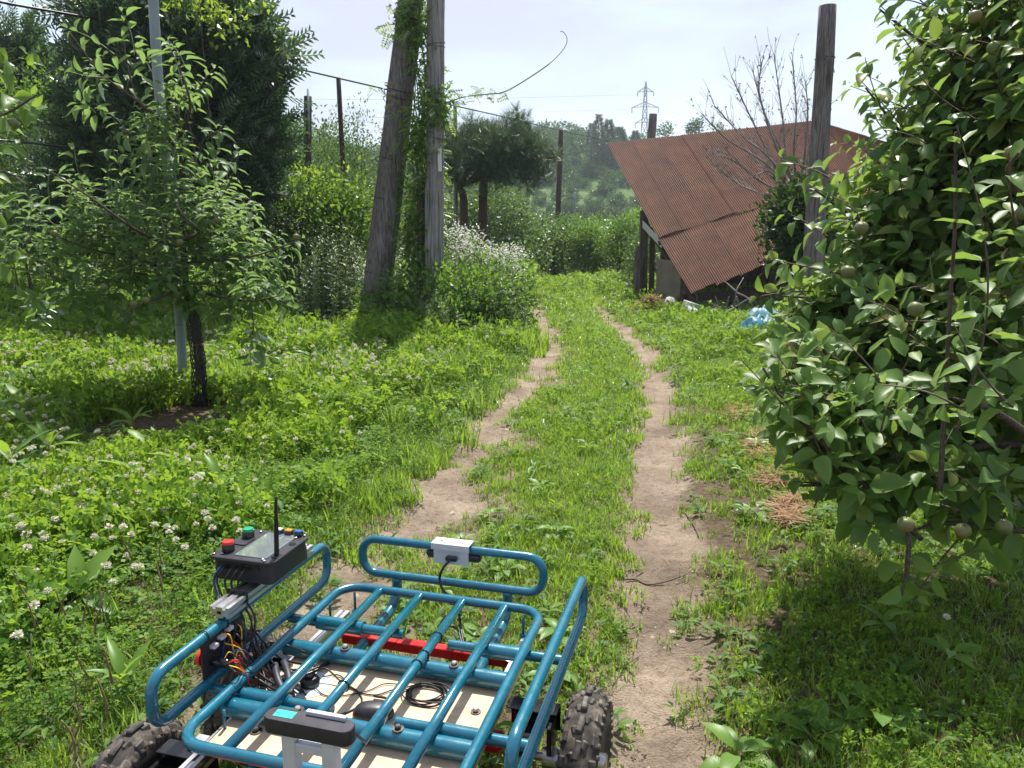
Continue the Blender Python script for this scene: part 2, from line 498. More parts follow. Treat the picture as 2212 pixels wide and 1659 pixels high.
def ground_mat():
    m, nt, n, l, out = mat('earth_and_turf')
    at_ = n.new('ShaderNodeAttribute'); at_.attribute_name = 'cover'
    geo = n.new('ShaderNodeNewGeometry'); P = geo.outputs['Position']
    a = noise_n(nt, 2.2, 6, .6, P); b = noise_n(nt, 28, 6, .65, P); c = noise_n(nt, 120, 4, .6, P)
    dirt = ramp(nt, a, [(.30, (.165, .128, .095)), (.50, (.285, .224, .166)), (.70, (.41, .332, .250))])
    dirt = mixc(nt, .55, dirt, ramp(nt, b, [(.34, (.42, .38, .34)), (.47, (.95, .95, .95)), (.68, (1.25, 1.22, 1.18))]), 'MULTIPLY')
    dirt = mixc(nt, .4, dirt, ramp(nt, c, [(.38, (.55, .52, .48)), (.52, (1, 1, 1)), (.75, (1.3, 1.3, 1.3))]), 'MULTIPLY')
    soil = ramp(nt, b, [(.3, (.055, .042, .026)), (.5, (.12, .088, .056)), (.7, (.20, .15, .10))])
    far = ramp(nt, noise_n(nt, .06, 5, .6, P), [(.3, (.05, .10, .025)), (.55, (.09, .15, .04)), (.8, (.17, .20, .08))])
    sx = n.new('ShaderNodeSeparateXYZ'); l.new(P, sx.inputs[0])
    mr = n.new('ShaderNodeMapRange'); mr.inputs[1].default_value = 14; mr.inputs[2].default_value = 24
    l.new(sx.outputs[1], mr.inputs[0])
    green = mixc(nt, mr.outputs[0], soil, far)
    col = mixc(nt, at_.outputs['Fac'], dirt, green)
    h = n.new('ShaderNodeMath'); h.operation = 'ADD'
    l.new(b, h.inputs[0]); l.new(c, h.inputs[1])
    principled(nt, out, col, .93, 0, bump(nt, h.outputs[0], 1.0, .016), .15)
    return m
M_ground = ground_mat()
def sub_mesh(name, mask):
    f_ = FQ[mask]
    used, inv = np.unique(f_.ravel(), return_inverse=True)
    me = np_mesh(name, V[used], inv.reshape(-1, 4), M_ground, smooth=True)
    at_ = me.attributes.new('cover', 'FLOAT', 'POINT')
    at_.data.foreach_set('value', np.clip(cover[used], 0, 1).astype(np.float32))
    o = bpy.data.objects.new(name, me); link(o); tag(o, kind='structure')
    return o
sub_mesh('ground', ~is_tr)
sub_mesh('dirt_track', is_tr)

# far blue mountain
def mountain(name, pts, Y, depth, seed, m):
    P = []
    us = np.linspace(pts[0][0], pts[-1][0], 120)
    vv = np.interp(us, [a[0] for a in pts], [a[1] for a in pts])
    Vv = []; n_r = 10
    for r_ in range(n_r):
        t = r_ / (n_r - 1)
        for i, (u, v) in enumerate(zip(us, vv)):
            q = at(u, v, Y)
            z = q.z + 8 * (float(fbm(np.array([i * .25]), np.array([seed + .5]), seed, 4)[0]) - .5)
            w = math.sin(t * math.pi)
            zz = -20 + (z + 20) * (w ** .8)
            Vv.append((q.x, Y + (t - .5) * depth, zz + 5 * (random.random() - .5) * w))
    Vv = np.array(Vv); nu = len(us)
    Fv = []
    for r_ in range(n_r - 1):
        for i in range(nu - 1):
            a = r_ * nu + i
            Fv.append((a, a + 1, a + nu + 1, a + nu))
    me = np_mesh(name, Vv, np.array(Fv), m, smooth=True)
    o = bpy.data.objects.new(name, me); link(o); tag(o, kind='structure')
def mount_mat():
    m, nt, n, l, out = mat('wooded_mountain')
    geo = n.new('ShaderNodeNewGeometry')
    c = ramp(nt, noise_n(nt, .05, 6, .7, geo.outputs['Position']), [(.35, (.03, .06, .02)), (.65, (.06, .10, .03))])
    principled(nt, out, c, .95, 0, bump(nt, noise_n(nt, .06, 6, .7, geo.outputs['Position']), 1, 8), .1)
    return m
mountain('hills', [(-900, 215), (-300, 170), (0, 105), (90, 122), (200, 165), (480, 215), (600, 248), (650, 262), (720, 292), (800, 330), (900, 350)], 500, 220, 5, mount_mat())

# ------------------------------------------------------------------ scatter of small plants (one object each, kind stuff)
def scatter_tree():
    ng = bpy.data.node_groups.new('plant_scatter', 'GeometryNodeTree')
    ng.interface.new_socket('Geometry', in_out='INPUT', socket_type='NodeSocketGeometry')
    ng.interface.new_socket('Plants', in_out='INPUT', socket_type='NodeSocketCollection')
    ng.interface.new_socket('Geometry', in_out='OUTPUT', socket_type='NodeSocketGeometry')
    N, L = ng.nodes, ng.links
    gi, go = N.new('NodeGroupInput'), N.new('NodeGroupOutput')
    ci = N.new('GeometryNodeCollectionInfo'); ci.inputs['Separate Children'].default_value = True; ci.inputs['Reset Children'].default_value = True
    ip = N.new('GeometryNodeInstanceOnPoints'); ip.inputs['Pick Instance'].default_value = True
    def na(nm, typ):
        a = N.new('GeometryNodeInputNamedAttribute'); a.data_type = typ; a.inputs['Name'].default_value = nm
        return a.outputs['Attribute']
    L.new(gi.outputs[0], ip.inputs['Points']); L.new(gi.outputs[1], ci.inputs['Collection'])
    L.new(ci.outputs[0], ip.inputs['Instance'])
    L.new(na('var', 'INT'), ip.inputs['Instance Index'])
    e2r = N.new('FunctionNodeEulerToRotation'); L.new(na('rot', 'FLOAT_VECTOR'), e2r.inputs[0])
    L.new(e2r.outputs[0], ip.inputs['Rotation']); L.new(na('scl', 'FLOAT_VECTOR'), ip.inputs['Scale'])
    L.new(ip.outputs[0], go.inputs[0])
    return ng
NG = scatter_tree()
def hidden_collection(name, meshes):
    c = bpy.data.collections.new(name)
    for i, me in enumerate(meshes):
        o = bpy.data.objects.new(f"{me.name}", me); c.objects.link(o)
    return c
def scatter(name, P, coll, nvar, scale, tilt=.12, label=None, zs=None, rz=None):
    n = len(P)
    me = bpy.data.meshes.new(name); me.vertices.add(n)
    me.vertices.foreach_set('co', np.ascontiguousarray(P, np.float32).ravel())
    a = me.attributes.new('var', 'INT', 'POINT'); a.data.foreach_set('value', RNG.integers(0, nvar, n).astype(np.int32))
    r = np.stack([RNG.normal(0, tilt, n), RNG.normal(0, tilt, n), RNG.uniform(0, 6.283, n) if rz is None else rz], 1)
    a = me.attributes.new('rot', 'FLOAT_VECTOR', 'POINT'); a.data.foreach_set('vector', r.astype(np.float32).ravel())
    s = np.stack([scale, scale, scale if zs is None else zs], 1)
    a = me.attributes.new('scl', 'FLOAT_VECTOR', 'POINT'); a.data.foreach_set('vector', s.astype(np.float32).ravel())
    o = bpy.data.objects.new(name, me); link(o)
    md = o.modifiers.new('scatter', 'NODES'); md.node_group = NG
    sid = [i.identifier for i in NG.interface.items_tree if i.item_type == 'SOCKET' and i.name == 'Plants'][0]
    md[sid] = coll
    tag(o, label, kind='stuff')
    return o

# leaf cards: template given in (across, along, out) coordinates
def tpl_leaf(w=.5, rows=4, droop=.25, fold=.10, tip=1.0):
    V_ = []; F_ = []
    ts = np.linspace(0, 1, rows + 1)
    for i, t in enumerate(ts):
        ww = w / 2 * (math.sin(math.pi * min(1, t * .92 + .04)) ** .75) * (1 - .25 * t)
        if i == 0 or i == rows: ww *= .12 if i == 0 else .05
        z = -droop * t * t
        V_ += [(-ww, t, z + fold * ww * 2), (0, t, z), (ww, t, z + fold * ww * 2)]
    for i in range(rows):
        a = i * 3
        F_ += [(a, a + 1, a + 4, a + 3), (a + 1, a + 2, a + 5, a + 4)]
    return np.array(V_), np.array(F_)
def tpl_quad(w=.5, droop=.15, fold=.12):
    V_ = np.array([(0, 0, 0), (w / 2, .45, fold * w - droop * .2), (0, 1, -droop), (-w / 2, .45, fold * w - droop * .2)])
    return V_, np.array([(0, 1, 2, 3)])
def tpl_kite(w=.5, droop=.2, fold=.15):
    V_ = np.array([(0, 0, 0), (w / 2, .42, fold * w), (0, .5, -droop * .25), (-w / 2, .42, fold * w), (0, 1, -droop)])
    return V_, np.array([(0, 1, 4, 2), (0, 2, 4, 3)])
def nrmz(a): return a / np.maximum(1e-9, np.linalg.norm(a, axis=1, keepdims=True))
def cards(P, D, Nn, S, tpl, W=None):
    """leaf cards at P along D with face normal about Nn and size S"""
    tv, tf = tpl
    D = nrmz(D); X = nrmz(np.cross(D, Nn)); Z = np.cross(X, D)
    S = np.asarray(S)[:, None, None]
    Wx = 1 if W is None else np.asarray(W)[:, None, None]
    Vv = P[:, None, :] + S * (Wx * tv[None, :, 0:1] * X[:, None, :] + tv[None, :, 1:2] * D[:, None, :] + tv[None, :, 2:3] * Z[:, None, :])
    n, k = len(P), len(tv)
    Fv = (tf[None, :, :] + (np.arange(n) * k)[:, None, None]).reshape(-1, tf.shape[1])
    return Vv.reshape(-1, 3), Fv
def join_np(parts):
    V_, F_, M_ = [], [], []
    o = 0
    for v, f, m in parts:
        V_.append(v); F_.append(f + o); M_.append(np.full(len(f), m)); o += len(v)
    return np.concatenate(V_), np.concatenate(F_), np.concatenate(M_)
def rdir(n, zlo=-1, zhi=1):
    z = RNG.uniform(zlo, zhi, n); a = RNG.uniform(0, 6.283, n); s = np.sqrt(np.maximum(0, 1 - z * z))
    return np.stack([s * np.cos(a), s * np.sin(a), z], 1)

def clover_cluster(i, n=15, rad=.075, hgt=.10, s=.017):
    parts = []
    a = RNG.uniform(0, 6.283, n); r = rad * np.sqrt(RNG.random(n))
    c = np.stack([r * np.cos(a), r * np.sin(a), RNG.uniform(.25, 1, n) * hgt * (1 - .3 * r / rad)], 1)
    up = nrmz(np.array([[0, 0, 1.0]]) + RNG.normal(0, .55, (n, 3)))
    x = nrmz(np.cross(up, rdir(n)))
    y = np.cross(up, x)
    tpl = (np.array([(0, 0, 0), (.42, .5, .10), (.22, 1, .0), (-.22, 1, .0), (-.42, .5, .10)]), None)
    tv = np.array([(0, 0, 0), (.45, .55, .12), (0, 1.0, .03), (-.45, .55, .12)]); tf = np.array([(0, 1, 2, 3)])
    ss = RNG.uniform(.75, 1.3, n) * s
    for k in range(3):
        t = 2.094 * k
        d = x * math.cos(t) + y * math.sin(t)
        v, f = cards(c, d, up, ss, (tv, tf), None)
        parts.append((v, f, 0))
    V_, F_, M_ = join_np(parts)
    return np_mesh('clover_tuft', V_, F_, M_clover)
def grass_cluster(i, n=26, rad=.06, hgt=.16, w=.0045, m=None, seg=3, lean=.5):
    a = RNG.uniform(0, 6.283, n); r = rad * np.sqrt(RNG.random(n))
    base = np.stack([r * np.cos(a), r * np.sin(a), np.zeros(n) - .01], 1)
    b = RNG.uniform(0, 6.283, n); ln = RNG.uniform(.15, 1, n) * lean
    out_ = np.stack([np.cos(b), np.sin(b), np.zeros(n)], 1)
    side = np.stack([-np.sin(b), np.cos(b), np.zeros(n)], 1)
    H = RNG.uniform(.45, 1.1, n) * hgt
    rows = []
    for k in range(seg + 1):
        t = k / seg
        p_ = base + out_ * (ln * H * t * t)[:, None] + np.array([0, 0, 1.0]) * (H * t * (1 - .25 * ln * t))[:, None]
        ww = w * (1 - t ** 1.5) + .0004
        rows.append((p_ - side * ww, p_ + side * ww))
    Vv = np.stack([q for rr in rows for q in rr], 1)   # n, 2(seg+1), 3
    k2 = 2 * (seg + 1)
    tf = np.array([(2 * j, 2 * j + 1, 2 * j + 3, 2 * j + 2) for j in range(seg)])
    Fv = (tf[None] + (np.arange(n) * k2)[:, None, None]).reshape(-1, 4)
    return np_mesh('grass_tuft', Vv.reshape(-1, 3), Fv, m or M_grass)
def weed_cluster(i, n=9, s=.05, hgt=.06, m=None, w=.42):
    a = RNG.uniform(0, 6.283, n)
    el = RNG.uniform(.15, .9, n)
    d = np.stack([np.cos(a), np.sin(a), el], 1)
    P_ = np.stack([np.cos(a) * .01, np.sin(a) * .01, RNG.uniform(0, hgt, n)], 1)
    up = np.stack([-np.cos(a) * el, -np.sin(a) * el, np.ones(n)], 1)
    v, f = cards(P_, d, up, RNG.uniform(.6, 1.2, n) * s, tpl_leaf(w, 3, .35, .2))
    return np_mesh('weed_tuft', v, f, m or M_weed)
def herb_cluster(i, n=60, rad=.07, hgt=.10, s=.013, m=None):
    P_ = np.stack([RNG.normal(0, rad * .5, n), RNG.normal(0, rad * .5, n), RNG.random(n) * hgt], 1)
    v, f = cards(P_, rdir(n, -.1, .8), rdir(n, .3, 1), RNG.uniform(.6, 1.3, n) * s, tpl_quad(.5))
    return np_mesh('herb_tuft', v, f, m or M_weed)
C_clover = hidden_collection('clover_tufts', [clover_cluster(i) for i in range(6)])
C_grass = hidden_collection('grass_tufts', [grass_cluster(i) for i in range(6)])
C_weed = hidden_collection('weed_tufts', [weed_cluster(i) for i in range(4)])
C_broad = hidden_collection('broad_tufts', [weed_cluster(i, 7, .13, .06, M_dock, .40) for i in range(4)])
C_herb = hidden_collection('herb_tufts', [herb_cluster(i) for i in range(4)])
C_short = hidden_collection('short_tufts', [grass_cluster(i, 30, .07, .07, .003, None, 2, .8) for i in range(4)])

def cand(y0, y1, dens, xa=None, xb=None):
    """random ground points inside the part of the ground the picture can see (with a margin)"""
    w = lambda y: (1106 / F) * (y * 1.0 + .9) + .6
    W = w(y1)
    n = int((y1 - y0) * 2 * W * dens)
    x = RNG.uniform(-W, W, n); y = RNG.uniform(y0, y1, n)
    k = np.abs(x) < w(y)
    if xa is not None: k &= (x > xa) & (x < xb)
    return x[k], y[k]
def shade_keep(p): return RNG.random(len(p)) < p

bands = [(.9, 3.0, 1.0, 1.0), (3.0, 5.5, .78, 1.12), (5.5, 9, .46, 1.45), (9, 14, .24, 2.0), (14, 26, .10, 3.0)]
PC, SC_, PG, SG, PW, SW, PH, SH, PS, SS = [], [], [], [], [], [], [], [], [], []
for y0, y1, dk, sz in bands:
    # clover: left verge and right verge
    x, y = cand(y0, y1, 420 * dk)
    k, dl, dr, cl, cr = veg(x, y)
    left = x < cl; right = x > cr; mid = ~left & ~right
    nz = fbm(x * .9, y * .9, 101, 3)
    pl = np.where(left, sstep(.15, .55, dl) * (.55 + .45 * sstep(.35, .6, nz)), np.where(right, .75 * sstep(.1, .8, dr) * sstep(.25, .5, nz) + .22, .35 + .35 * sstep(.35, .6, nz)))
    kp = shade_keep(k * pl)
    PC.append(np.stack([x[kp], y[kp]], 1)); SC_.append(sz * RNG.uniform(.75, 1.25, kp.sum()) * np.where(left[kp], 1.15, np.where(right[kp], .62, .5)))
    # grass tufts
    x, y = cand(y0, y1, 130 * dk)
    k, dl, dr, cl, cr = veg(x, y)
    left = x < cl; right = x > cr
    nz = fbm(x * .7, y * .7, 131, 3)
    pg = np.where(left, .14 + .75 * sstep(.46, .60, nz) * sstep(3.0, 7, y), .12 + .3 * sstep(.4, .6, nz))
    kp = shade_keep(k * pg)
    hs = np.where(left, np.where(y > 6, 1.3, 1.0), np.where(right, .42, .32))
    PG.append(np.stack([x[kp], y[kp]], 1)); SG.append(sz ** .7 * RNG.uniform(.6, 1.2, kp.sum()) * hs[kp])
    # short fine turf
    x, y = cand(y0, y1, 560 * dk)
    k, dl, dr, cl, cr = veg(x, y)
    left = x < cl; right = x > cr
    ps = np.where(left, (1 - sstep(.2, .6, dl)) * .8 + .1, np.where(right, .6, 1.0))
    kp = shade_keep(k * ps)
    PS.append(np.stack([x[kp], y[kp]], 1)); SS.append(sz * RNG.uniform(.5, 1.1, kp.sum()))
    # broad-leaved weeds
    x, y = cand(y0, y1, 75 * dk)
    k, dl, dr, cl, cr = veg(x, y)
    left = x < cl
    near_cart = np.exp(-(((x - .1) / .9) ** 2 + ((y - 2.3) / .9) ** 2))
    kp = shade_keep(np.clip(k * (.30 + .25 * left) + .8 * near_cart * (k > .12), 0, 1))
    PW.append(np.stack([x[kp], y[kp]], 1)); SW.append(sz * RNG.uniform(.6, 1.5, kp.sum()))
    # fine-leaved herb along the edges
    x, y = cand(y0, y1, 200 * dk)
    k, dl, dr, cl, cr = veg(x, y)
    left = x < cl; right = x > cr
    ph = np.where(left, .15 + .85 * np.exp(-((dl - .30) / .28) ** 2), np.where(right, .22 + .4 * np.exp(-((dr - .1) / .12) ** 2), .30))
    kp = shade_keep(np.clip(k * 1.6, 0, 1) * ph)
    PH.append(np.stack([x[kp], y[kp]], 1)); SH.append(sz * RNG.uniform(.6, 1.2, kp.sum()) * np.where(left[kp], 1.1, .5))
def with_z(L_, off=0.0):
    a = np.concatenate(L_); return np.stack([a[:, 0], a[:, 1], gzv(a[:, 0], a[:, 1]) + off], 1)
_pc = with_z(PC); _sc = np.concatenate(SC_)
scatter('clover_cover', _pc, C_clover, 6, _sc, .22, zs=_sc * (.55 + 1.5 * sstep(.3, .75, fbm(_pc[:, 0] * 2.2, _pc[:, 1] * 2.2, 501, 3))))
scatter('long_grass', with_z(PG), C_grass, 6, np.concatenate(SG))
scatter('short_turf', with_z(PS), C_short, 4, np.concatenate(SS))
scatter('broadleaf_weeds', with_z(PW), C_weed, 4, np.concatenate(SW))
bx, by = cand(2.2, 11, 12)
k, dl, dr, cl, cr = veg(bx, by)
kp = (RNG.random(len(bx)) < k) & (np.minimum(dl, dr) > .15) & (RNG.random(len(bx)) < np.where(bx < cl, sstep(.5, 1.2, dl) * (.3 + .7 * sstep(.45, .6, fbm(bx * .7, by * .7, 611, 3))), np.where(bx > cr, .12, .08)))
bx, by = bx[kp], by[kp]
scatter('broad_lawn_weeds', np.stack([bx, by, gzv(bx, by) + .05], 1), C_broad, 4, RNG.uniform(.6, 1.5, len(bx)) * np.where(bx < 0, 1, .5), .25)
scatter('fine_herbs', with_z(PH), C_herb, 4, np.concatenate(SH))
# ------------------------------------------------------------------ the teal garden cart with its electronics
def cart_paint():
    m, nt, n, l, out = mat('teal_paint')
    v = objcoord(nt)
    c = ramp(nt, noise_n(nt, 9, 5, .6, v), [(.3, (.005, .115, .175)), (.7, (.009, .160, .235))])
    dust = ramp(nt, noise_n(nt, 38, 7, .75, v), [(.53, (0, 0, 0)), (.76, (.5, .5, .5))])
    c = mixc(nt, dust, c, (.14, .15, .13))
    chip = ramp(nt, noise_n(nt, 150, 3, .6, v), [(.735, (0, 0, 0)), (.76, (1, 1, 1))])
    c = mixc(nt, chip, c, (.16, .13, .11))
    fl = noise_n(nt, 900, 2, .5, v)
    rg = ramp(nt, noise_n(nt, 30, 4, .6, v), [(.35, (.17,) * 3), (.7, (.34,) * 3)])
    b = principled(nt, out, c, rg, .12, bump(nt, fl, .25, .0004), .5, .6)
    b.inputs['Coat Roughness'].default_value = .12
    return m
M_teal = cart_paint()
M_black = simple('black_plastic', (.022, .021, .026), .42, var=.2, scale=40, bmp=.0003)
M_blk_gloss = simple('black_gloss', (.012, .012, .014), .18, var=.1)
def rubber_mat():
    m, nt, n, l, out = mat('dusty_rubber')
    geo = n.new('ShaderNodeNewGeometry')
    v = objcoord(nt)
    f = noise_n(nt, 16, 6, .65, v)
    c = ramp(nt, f, [(.34, (.016, .015, .014)), (.48, (.05, .043, .036)), (.62, (.19, .155, .12))])
    principled(nt, out, c, .75, 0, bump(nt, noise_n(nt, 90, 5, .6, v), 1, .0012), .3)
    return m
M_rubber = rubber_mat()
def tread_mat():
    m, nt, n, l, out = mat('tread_rubber')
    v = objcoord(nt)
    f = noise_n(nt, 22, 6, .65, v)
    c = ramp(nt, f, [(.38, (.022, .021, .021)), (.52, (.075, .065, .054)), (.68, (.20, .17, .135))])
    principled(nt, out, c, .6, 0, bump(nt, noise_n(nt, 120, 4, .6, v), 1, .0008), .4)
    return m
M_tread = tread_mat()
M_alu = simple('aluminium', (.62, .62, .64), .34, 1.0, var=.08, scale=20)
M_alu_w = simple('anodised_white', (.60, .61, .63), .45, .35, var=.06, scale=20)
M_steel = simple('steel', (.45, .43, .40), .35, 1.0, var=.2, scale=60)
M_boltdark = simple('dark_bolt', (.10, .09, .085), .4, .9, var=.3, scale=60)
M_red = simple('red_paint', (.52, .012, .012), .35, var=.15, scale=15, coat=.3)
M_redbtn = simple('red_button', (.72, .03, .02), .35, var=.05)
M_green = simple('green_button', (.0, .30, .12), .35, var=.05)
M_orange = simple('orange_button', (.75, .25, .02), .4, var=.05)
M_blue = simple('blue_button', (.015, .11, .48), .4, var=.05)
M_whiteb = simple('white_plastic', (.62, .62, .60), .45, var=.06)
M_tealtape = simple('teal_tape', (.01, .50, .36), .5, var=.06)
M_wire_y = simple('yellow_wire', (.75, .48, .03), .45)
M_wire_r = simple('red_wire', (.42, .03, .015), .45)
M_wire_b = simple('blue_wire', (.01, .035, .15), .4)
M_wire_k = simple('black_cable', (.012, .012, .014), .42)
M_hose = simple('grey_hose', (.03, .033, .045), .5)
M_cyan = simple('cyan_plastic', (.05, .35, .45), .35)
def ply_mat():
    m, nt, n, l, out = mat('plywood')
    v = objcoord(nt, (1.5, 26, 26))
    a = noise_n(nt, 3, 6, .6, v, .6)
    c = ramp(nt, a, [(.3, (.58, .42, .27)), (.55, (.68, .52, .35)), (.75, (.73, .58, .41))])
    b_ = noise_n(nt, 9, 5, .6, objcoord(nt))
    c = mixc(nt, .5, c, ramp(nt, b_, [(.35, (.66, .62, .57)), (.6, (1, 1, 1))]), 'MULTIPLY')
    principled(nt, out, c, .62, 0, bump(nt, a, .3, .0006), .3)
    return m
M_ply = ply_mat()
def screen_mat():
    m, nt, n, l, out = mat('screen_glass')
    b = principled(nt, out, (.50, .56, .62), .05, .6, None, 1.0, 1.0); b.inputs['IOR'].default_value = 2.3; b.inputs['Coat IOR'].default_value = 1.8
    return m
M_screen = screen_mat()
M_disc = simple('clear_disc', (.60, .66, .70), .22, var=.03)

CART = Vector((-.27, 1.75, 0))
cart_z = gz(-.3, 1.9) + .005
cart = thing('garden_cart', (CART.x, CART.y, cart_z), 'teal tubular steel four-wheeled cart with electronics, standing on the track', 'cart', rz=-R(15.5))
def rloop(a, b, rad, plane, c, n=6):
    """rounded rectangle through corners a..b in a plane; plane gives axes as function (p,q)->xyz"""
    (p0, q0), (p1, q1) = a, b
    P_ = []
    for (cx, cy, s) in ((p1 - rad, q1 - rad, 0), (p0 + rad, q1 - rad, 90), (p0 + rad, q0 + rad, 180), (p1 - rad, q0 + rad, 270)):
        for k in range(n + 1):
            an = R(s + 90 * k / n)
            P_.append(plane(cx + rad * math.cos(an), cy + rad * math.sin(an)))
    return P_
def spline(pts, n=8):
    """smooth path through points (Catmull-Rom)"""
    P_ = [Vector(p) for p in pts]; P_ = [P_[0] * 2 - P_[1]] + P_ + [P_[-1] * 2 - P_[-2]]
    o = []
    for i in range(1, len(P_) - 2):
        for k in range(n):
            t = k / n
            a, b, c, d = P_[i - 1:i + 3]
            o.append(.5 * ((2 * b) + (-a + c) * t + (2 * a - 5 * b + 4 * c - d) * t * t + (-a + 3 * b - 3 * c + d) * t ** 3))
    o.append(P_[-2]); return o
TR = .0138
HR = .40
fr = MB().tube(rloop((-.419, -.320), (.241, .492), .07, lambda p, q: (p, q, HR), 0), TR, 14, closed=True)
obj('rack_frame', fr, M_teal, cart)
for x in (-.291, -.155, -.014, .122):
    b = obj('rack_bar', MB().tube([(x, -.310, HR), (x, .1, HR), (x, .482, HR)], TR * .97, 14), M_teal, cart)
    if x == -.014:
        for y in (.27, .17, .12): obj('cable_tie', MB().tube([(x + .0150 * math.cos(a), y, HR + .0150 * math.sin(a)) for a in np.linspace(0, 6.283, 13)[:-1]], .0017, 6, closed=True), M_blk_gloss, b)
    if x == -.155:
        for y in (-.02,): obj('cable_tie', MB().tube([(x + .0155 * math.cos(a), y, HR + .0155 * math.sin(a)) for a in np.linspace(0, 6.283, 13)[:-1]], .002, 6, closed=True), M_blk_gloss, b)
GL = MB().tube(rloop((-.285, .392), (.535, .520), .048, lambda p, q: (-.502, p, q), 0), TR, 14, closed=True)
g_l = obj('side_guard', GL, M_teal, cart)
g_r = obj('side_guard', MB().tube(rloop((-.285, .392), (.525, .518), .048, lambda p, q: (.357, p, q), 0), TR, 14, closed=True), M_teal, cart)
g_f = obj('front_guard', MB().tube(rloop((-.405, .400), (.215, .520), .05, lambda p, q: (p, .603, q), 0), TR, 14, closed=True), M_teal, cart)
for y in (.02, -.02):
    obj('cable_tie', MB().tube([(-.502 + .016 * math.cos(a), y * 2 - .05, .52 + .018 * math.sin(a)) for a in np.linspace(0, 6.283, 13)[:-1]], .0017, 6, closed=True), M_blk_gloss, g_l)
# posts that carry the front guard and run back under the board
for x in (-.285, .098):
    obj('guard_post', MB().tube(spline([(x, .603, .392), (x, .603, .355), (x, .575, .318), (x, .52, .300), (x, .3, .292), (x, .0, .290), (x, -.3, .290)], 5), .0165, 12), M_teal, cart)
# cross tubes
for y, x0_, x1_ in ((.162, -.43, .224), (-.127, -.425, .226)):
    t = obj('cross_tube', MB().tube([(x0_, y, .365), (x1_, y, .365)], .0235, 18), M_teal, cart, sharp=40)
def stub(seg):
    mb = MB()
    for (xa, xb, y, r) in seg: mb.tube([(xa, y, .372), (xb, y, .372)], r, 14)
    return obj('joint_tube', mb, M_teal, cart, sharp=40)
stub([(-.502, -.405, .300, .014), (-.405, -.258, .300, .0215), (-.258, -.130, .300, .0145)])
stub([(.015, .096, .285, .0145), (.096, .235, .285, .0215), (.235, .357, .289, .0145)])
stub([(-.502, -.405, -.082, .014), (-.405, -.275, -.082, .0190), (-.275, -.155, -.082, .014)])
stub([(.015, .110, -.082, .0135), (.110, .235, -.082, .0180), (.235, .357, -.082, .014)])
# saddles welded between bars and tubes
for x in (-.291, -.155, -.014, .122):
    for y in (.162, -.105):
        obj('saddle', MB().box((x, y, .384), (.020, .044, .018), bev=.004), M_teal, cart)
# pins under the rack
for x, y in ((-.372, .470), (-.419, .395), (.185, .470), (-.395, -.175)):
    mb = MB(); mb.tube([(x, y, HR - .01), (x, y, .325)], .0042, 8); mb.tube([(x, y, .330), (x, y, .322)], .011, 10)
    obj('support_pin', mb, M_teal, cart)
# plywood board, aluminium rails, red bar
board = obj('board', MB().box((-.097, .005, .325), (.618, .480, .030), bev=.0015), M_ply, cart, smooth=False)
def extrusion(c, L_, axis='y', w=.030, mb=None, slots=(1,)):
    """slotted aluminium profile along y (or x)"""
    mb = mb or MB()
    h = w / 2; s = w * .14; d = w * .22
    pr = []
    for (sx, sy) in ((1, 0), (0, 1), (-1, 0), (0, -1)):
        # one side: corner -> slot -> corner
        tx, ty = -sy, sx
        for a, dd in ((-h * .96, 0), (-s, 0), (-s, d), (s, d), (s, 0), (h * .96, 0)):
            pr.append((sx * (h - dd) + tx * a, sy * (h - dd) + ty * a))
    n = len(pr)
    V_ = []
    for y in (-L_ / 2, L_ / 2):
        for (a, b) in pr:
            V_.append((c[0] + a, c[1] + y, c[2] + b) if axis == 'y' else (c[0] + y, c[1] + a, c[2] + b))
    F_ = [(i, (i + 1) % n, n + (i + 1) % n, n + i) for i in range(n)]
    F_ += [tuple(reversed(range(n))), tuple(range(n, 2 * n))]
    mb.add(V_, F_)
    return mb
for x in (-.425, .192):
    mb = extrusion((x, .095, .290), .81, w=.034)
    obj('aluminium_rail', mb, M_alu, cart, smooth=False)
for y in (.368, -.30): 
    mb = MB(); 
    nseg = 6
    for k in range(nseg):
        w = (.18 + .36) / nseg
        mb.box((-.36 + w * (k + .5), y, .296), (w - .002 * (k % 2), .034 - .003 * (k % 2), .030), bev=.002)
    obj('red_bar', mb, M_red, cart, smooth=False)
def bolt(x, y, z, r=.0085, dark=False):
    mb = MB(); mb.lathe([(r * .95, 0), (r, .002), (r, .007), (r * .7, .009)], 6)
    b = obj('bolt', mb, M_boltdark if dark else M_steel, cart, smooth=False)
    b.location = (x, y, z + .002); b.rotation_euler = (0, 0, random.random())
    w = obj('washer', MB().lathe([(r * 1.75, -.002), (r * 1.75, .0005)], 16), M_boltdark, b, smooth=False)
for a in ((-.316, -.165, .340, .0085, True), (.172, .050, .340, .0075, False), (-.395, .110, .340, .0075, True), (-.245, .162, .388, .008, False), (.075, .162, .388, .008, False), (-.222, -.127, .388, .009, False), (.040, -.127, .388, .008, True)): bolt(*a)
for p in [((-.455, .005, .32)), ((-.455, -.2, .31))]:
    obj('angle_bracket', MB().box(p, (.03, .05, .003)).box((p[0] + .014, p[1], p[2] - .012), (.003, .05, .024)), M_alu, cart, smooth=False)

